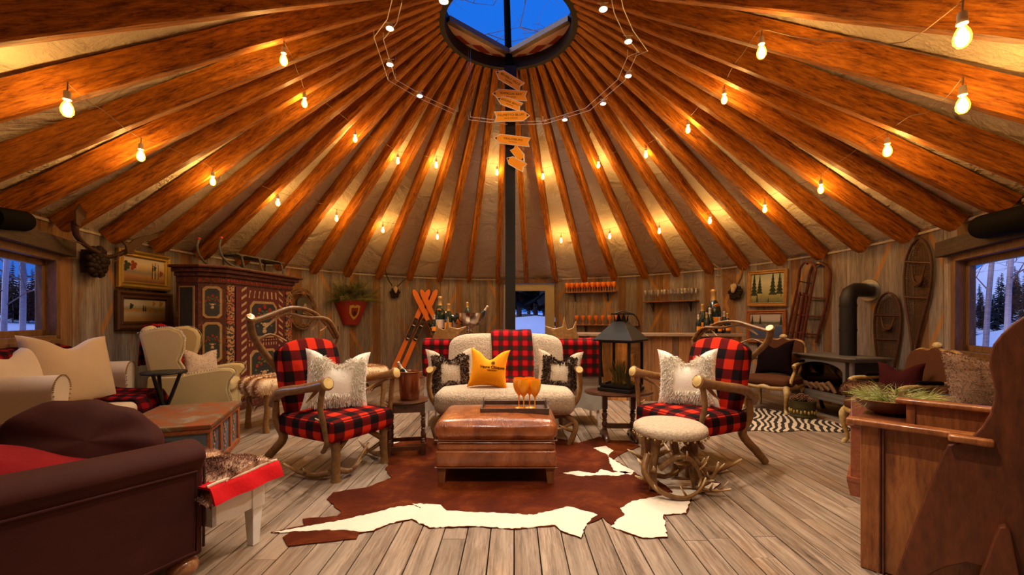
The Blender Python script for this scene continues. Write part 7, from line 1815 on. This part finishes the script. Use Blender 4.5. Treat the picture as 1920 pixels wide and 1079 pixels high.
wall_rods('hanging_sled', 'red-brown ladder-like bentwood sled with looped top, right of the two on the wall', 'sled', [
  ('runner', [(1492,640,.05),(1503,590,.05),(1513,545,.05),(1518,515,.06),(1526,498,.06),(1540,494,.06),(1552,503,.06),(1557,520,.06),(1552,560,.05),(1542,600,.05),(1530,643,.05)], .021, None),
  ('rung', [(1514,558,.055),(1549,560,.055)], .014, None), ('rung', [(1508,593,.055),(1543,594,.055)], .014, None), ('rung', [(1500,626,.055),(1536,628,.055)], .014, None)], M['sled_red'], 'wooden sleds on the right wall')
M['ash_frame'] = wood('ash_frame', (.030,.009,.005), (.095,.030,.014), (5,5,5), rough=.5)
m = bpy.data.materials.new('rawhide_lacing'); M['lacing'] = plain('rawhide', (.075,.038,.020), .8)
def snowshoe(label, xs, ys, prof, bars, seed=1):
    """prof: half-width in px by fraction of height; woven lacing as crossing cords"""
    cx0, cx1 = xs; y0, y1 = ys; H = y1-y0
    def hwid(t):
        for (a, b) in zip(prof, prof[1:]):
            if t <= b[0]: f = (t-a[0])/(b[0]-a[0]); return a[1]*(1-f)+b[1]*f
        return prof[-1][1]
    def P(u, t, off=.035): c = cx0+(cx1-cx0)*t; return WL(c+u*hwid(t), y0+H*t, off+.04*math.exp(-t*12))
    o0 = P(0, .5); t_ = thing('snowshoe', label, 'snowshoe', o0, 0, 'snowshoes on the right wall')
    mb = MB(); N = 26; mb.tube([P(-1, 1-k/N)-o0 for k in range(N)]+[P(0,0)-o0]+[P(1, k/N)-o0 for k in range(1, N+1)], .014, 8, smooth=2); mb.build('frame', M['ash_frame'], t_)
    for b in bars: mb = MB(); mb.tube([P(-.98,b)-o0, P(.98,b+.01)-o0], .014, 7); mb.build('crossbar', M['ash_frame'], t_)
    mb = MB(); n = 60
    for k in range(n):
        a = .02+.96*k/n
        for d in (.10,-.10):
            b = a+d
            if 0.02 < b < .97 and hwid(a) > 2 and hwid(b) > 2: mb.tube([P(-.95,a)-o0, P(.95,b)-o0], .0028, 3, cap=False)
    for u in (-.7,-.45,-.2,.05,.3,.55,.8): mb.tube([P(u, .04+.92*k/16)-o0 for k in range(17)], .0022, 3, cap=False)
    mb.build('rawhide_lacing', M['lacing'], t_, smooth=0)
    mb = MB(); mb.hull3([P(-.35,bars[0]+.12,.05)-o0, P(.35,bars[0]+.12,.05)-o0, P(.30,bars[0]+.20,.05)-o0, P(-.3,bars[0]+.21,.05)-o0], (-.015,0,0), 1)
    mb.tube([P(-.5,bars[0]+.03,.06)-o0, P(-.3,bars[0]+.16,.08)-o0, P(.2,bars[0]+.18,.08)-o0, P(.5,bars[0]+.03,.06)-o0], .010, 6, smooth=4); mb.build('binding_strap', plain('strap_leather', (.10,.045,.02), .6), t_)
    return t_
snowshoe('shorter rounded snowshoe hung lower on the right wall above the stove side', (1666,1662), (549,690), [(0,1),(.04,11),(.10,17),(.22,23),(.40,25),(.6,23),(.8,19),(1,15)], (.30,.62))
snowshoe('taller snowshoe with narrow pointed tail hung higher on the right wall', (1725,1713), (447,668), [(0,1),(.03,9),(.08,17),(.18,24),(.32,26),(.48,23),(.62,17),(.78,9),(.92,3.5),(1,2)], (.20,.50))
# ================================================================== chest behind, fur seat and the fireside pieces at the right
M['chest_red'] = wood('chest_red', (.20,.045,.020), (.42,.13,.05), (3,3,3), rough=.32, sc=3, coat=.4)
c0 = G(1592,928); chd = Vector((.75,-.66)).normalized(); chn = Vector((.66,.75)).normalized()
cst = thing('wooden_chest', 'polished red-brown wooden chest on bracket feet behind the desk', 'chest', (c0.x+.01, c0.y+.0, 0), math.atan2(chd.y, chd.x))   # local x along, y away
mb = MB(); mb.box(.0,.95,.0,.50,.12,.475); mb.build('body', M['chest_red'], cst, bevel=.004)
mb = MB(); mb.box(-.025,.975,-.025,.52,.475,.50); mb.build('moulding', M['chest_red'], cst, bevel=.008)
mb = MB(); mb.prism([(0,.50),(.52,.50),(.52,.665),(.035,.665)], -.0, .95, 'yz'); mb.build('sloped_lid', plain('lid_polish', (.30,.10,.065), .22, coat=.6, var=.2), cst, smooth=0, bevel=.006)
mb = MB(); mb.box(-.02,.97,-.02,.52,.095,.125); mb.prism([(.0,0),(.12,0),(.16,.10),(-.02,.10)], -.015,.02,'xz'); mb.prism([(.83,0),(.95,0),(.97,.10),(.79,.10)], -.015,.02,'xz'); mb.box(.0,.04,.0,.12,0,.1); mb.box(.0,.1,.40,.5,0,.1); mb.box(.85,.95,.40,.5,0,.1); mb.build('bracket_base', M['chest_red'], cst, smooth=0)
q_ = Vector((c0.x, c0.y))+chd*.07+chn*.22
mb = MB(); mb.rbox((0,0,.035), (.24,.32,.07), .034, 4, puff=.012, tint=.2); mb.fur(3500, .014, .0016, (.4,-.3,-.2), (.0,.45), None, 5, .4); o = mb.build('fur_cushion', tinted('russet_fur', [(0,(.07,.025,.010)),(1,(.32,.14,.055))], .8, (6,6,6), .3, .2), None, smooth=60); o.location = (q_.x, q_.y, .668); o.rotation_euler = (0,0,math.atan2(chd.y, chd.x)); tag(o, 'flat russet fur cushion on the left end of the wooden chest', 'cushion')
# dark leather armchair behind the desk, with a fur pillow
ca = D(1850,760,2.75); cf_ = Vector((-.95,.30)).normalized()
lc_ = thing('leather_armchair', 'near-black leather armchair showing between the chest and the right window', 'armchair', (ca.x+.12, ca.y+.12, 0), face_rz(cf_))
M['black_leather'] = plain('black_leather', (.020,.010,.009), .3, coat=.4)
mb = MB(); mb.rbox((0,0,.33), (.62,.62,.20), .05, 3, puff=.02); mb.build('seat', M['black_leather'], lc_, smooth=70)
mb = MB(); mb.rbox((0,-.32,.55), (.66,.14,.62), .06, 3); mb.build('backrest', M['black_leather'], lc_, smooth=70)
for s_ in (-1,1):
    mb = MB(); mb.rbox((s_*.33,-.02,.42), (.10,.60,.44), .045, 3); mb.build('arm', M['black_leather'], lc_, smooth=70)
    for y in (-.25,.25): mb = MB(); mb.tube([(s_*.28,y,.24),(s_*.29,y,0)], [.028,.018], 8); mb.build('leg', M['dark_wood'], lc_)
mb = pillow_mb(.42, .40, .20, .12, .08, tint=.45); mb.fur(9000, .014, .0016, (0,0,-.3), (.35,.6), None, 8, .8)
o = mb.build('fur_pillow', tinted('taupe_fur', [(0,(.15,.075,.04)),(.5,(.33,.20,.125)),(1,(.55,.42,.32))], .85, (5,5,5), .35, .3, sheen=.15), None, smooth=60); pf = D(1876,762,2.42); o.location = (pf.x, pf.y, .62); o.rotation_euler = (.30, .0, PI-.35)
tag(o, 'thick taupe fur pillow propped on the dark leather armchair', 'pillow')
# ================================================================== the old desk-like settle at the right edge
M['settle'] = wood('settle_oak', (.11,.026,.009), (.42,.15,.040), (3.5,3.5,.6), c3=(.25,.075,.019), rough=.34, sc=3.4, coat=.35, bumps=.15)
M['settle_dark'] = wood('settle_dark', (.034,.008,.003), (.16,.040,.012), (2.5,2.5,.7), rough=.42, sc=3, coat=.12, bumps=.15)
t0s = G(1613,1064); td = Vector((.67,-.742)).normalized(); tn_ = Vector((.742,.67)).normalized()
stl = thing('wooden_settle', 'tall antique dark oak settle with scrolled side cut off by the right picture edge', 'settle', (t0s.x, t0s.y, 0), math.atan2(td.y, td.x))   # local x along the panel towards us, y away
Lp = 1.05; zt_ = .695
mb = MB(); mb.box(.0,.072,.0,.06,0,zt_); mb.build('corner_post', M['settle'], stl, bevel=.004)
mb = MB(); mb.box(.080,.088,-.004,.02,0.005,zt_); mb.box(.070,.076,-.003,.02,.005,zt_); mb.build('post_beading', M['settle_dark'], stl, bevel=.001)
mb = MB(); mb.box(.072,Lp,.012,.04,.01,zt_); mb.build('side_panel', M['settle'], stl, smooth=0)
mb = MB(); mb.box(-.05,.62,-.035,.03,zt_,zt_+.028); mb.rbox((.30,-.035,zt_+.014),(.70,.02,.03),.010,2); mb.rbox((.365,-.075,zt_+.014),(.13,.075,.030),.010,2); mb.build('lower_rail', M['settle'], stl, bevel=.006)
mb = MB(); mb.box(-.03,Lp,.03,.52,zt_-.02,zt_+.012); mb.build('desk_top', M['settle_dark'], stl, bevel=.003)
mb = MB(); mb.box(.0,.05,.44,.50,0,zt_-.02); mb.box(.0,.03,.06,.44,.1,zt_-.02); mb.build('rear_post', M['settle_dark'], stl, smooth=0)
gx0 = .155; gy = .10
mb = MB(); mb.box(gx0,gx0+.032,gy,gy+.035,zt_+.012,zt_+.105); mb.build('gallery_post', M['settle'], stl, bevel=.003)
mb = MB(); mb.box(gx0+.03,Lp-.1,gy+.010,gy+.025,zt_+.012,zt_+.105); mb.build('gallery_panel', M['settle'], stl, smooth=0)
mb = MB(); mb.rbox((gx0+.33,gy+.015,zt_+.118),(.74,.065,.026),.011,3); mb.build('gallery_rail', M['settle'], stl)
# scrolled end board: outline set in its own vertical plane just in front of the panel
Mi = stl.matrix_basis.inverted(); pn = Vector((tn_.x, tn_.y, 0)); pp0 = Vector((t0s.x, t0s.y, 0))-pn*.04
def onplane(px, py): r = ray(px, py); d = pp0.dot(pn)/(r.x*pn.x+pn.y); return Vector((r.x*d, d, CAMZ+r.z*d))
out = [(1672,1100),(1683,1070),(1700,1020),(1722,960),(1748,895),(1768,850),(1778,832),(1800,829),(1822,818),(1842,798),(1856,775),(1864,750),(1865,728),(1860,710),(1855,690),(1855,668),(1862,646),(1878,626),(1900,606),(1925,590),(1960,575),(2010,572),(2050,600),(2070,660),(2070,800),(2070,1150),(1960,1180),(1905,1130),(1880,1085),(1850,1060),(1815,1050),(1775,1058),(1745,1072),(1715,1090),(1695,1120)]
L3 = [Mi @ onplane(*q) for q in out]; zmin = min(q.z for q in L3)
L3 = [(q.x, max(q.z, 0.0)) for q in L3]
mb = MB(); mb.prism(L3, -.078, -.040, 'xz'); mb.build('scrolled_end_board', M['settle_dark'], stl, smooth=0, bevel=.006)
mb = MB(); f_ = [(1838,1062),(1848,1040),(1862,1000),(1872,978),(1884,975),(1893,985),(1900,1020),(1912,1079),(1925,1140),(1820,1140)]; L4 = [Mi @ onplane(*q) for q in f_]
mb.prism([(q.x, max(0,q.z)) for q in L4], -.125, -.078, 'xz'); mb.build('shaped_foot', M['settle_dark'], stl, smooth=0, bevel=.005)
mb = MB(); mb.box(.45,1.25,.0,.45,.36,.40); mb.build('seat', M['settle_dark'], stl, smooth=0)
# bowl of long pine needles
bp_ = G(1672,779,.712); bp_ += Vector((.04,.05,0))
bl = thing('wooden_bowl', 'shallow brown wooden bowl on the settle top', 'bowl', (bp_.x, bp_.y, zt_+.013))
mb = MB(); mb.lathe([(0,0),(.05,0),(.09,.018),(.125,.05),(.14,.078),(.134,.08),(.118,.055),(.085,.026),(0,.012)], 32, sx=1.15); mb.build('bowl_body', wood('bowl_wood', (.06,.025,.012), (.22,.10,.045), (4,4,4), rough=.4), bl, smooth=50)
gn = thing('pine_needles', 'spray of long fresh green pine needles heaped in the wooden bowl', 'greenery', (bp_.x, bp_.y, zt_+.06))
M['fresh_needle'] = tinted('fresh_needle', [(0,(.10,.13,.02)),(.5,(.30,.32,.06)),(1,(.68,.66,.36))], .55, (5,5,5), .4, .1)
mb = MB(); rr_ = random.Random(12)
for k in range(34):
    a = rr_.uniform(0,6.28); r = rr_.uniform(.02,.135); b = Vector((.025+r*cos(a)*.95, r*sin(a)*.6, rr_.uniform(-.01,.035))); ax = Vector((cos(a)*rr_.uniform(.3,1.2), sin(a)*.6, rr_.uniform(.2,.9))).normalized()
    for j in range(46):
        v = (ax*rr_.uniform(.6,1.4)+Vector([rr_.uniform(-1,1) for _ in range(3)])*.75).normalized(); ln_ = rr_.uniform(.06,.11); p0_ = b+ax*rr_.uniform(-.03,.05); sd = v.orthogonal().normalized()*.0012
        m_ = p0_+v*ln_*.6; e = p0_+v*ln_+Vector((0,0,-.012)); t_ = rr_.random(); mb.add([p0_-sd, p0_+sd, m_+sd*.8, m_-sd*.8, e], [(0,1,2,3),(3,2,4)], [t_*.6,t_*.6,t_*.9,t_*.9,t_])
mb.build('needles', M['fresh_needle'], gn, smooth=0)
mb = MB()
for k in range(9): mb.ball((.05+rr_.uniform(-.05,.08), -.10+rr_.uniform(-.02,.02), .01+rr_.uniform(0,.02)), .008, 7, 5)
mb.build('berries', plain('red_berry', (.22,.02,.02), .4), gn)
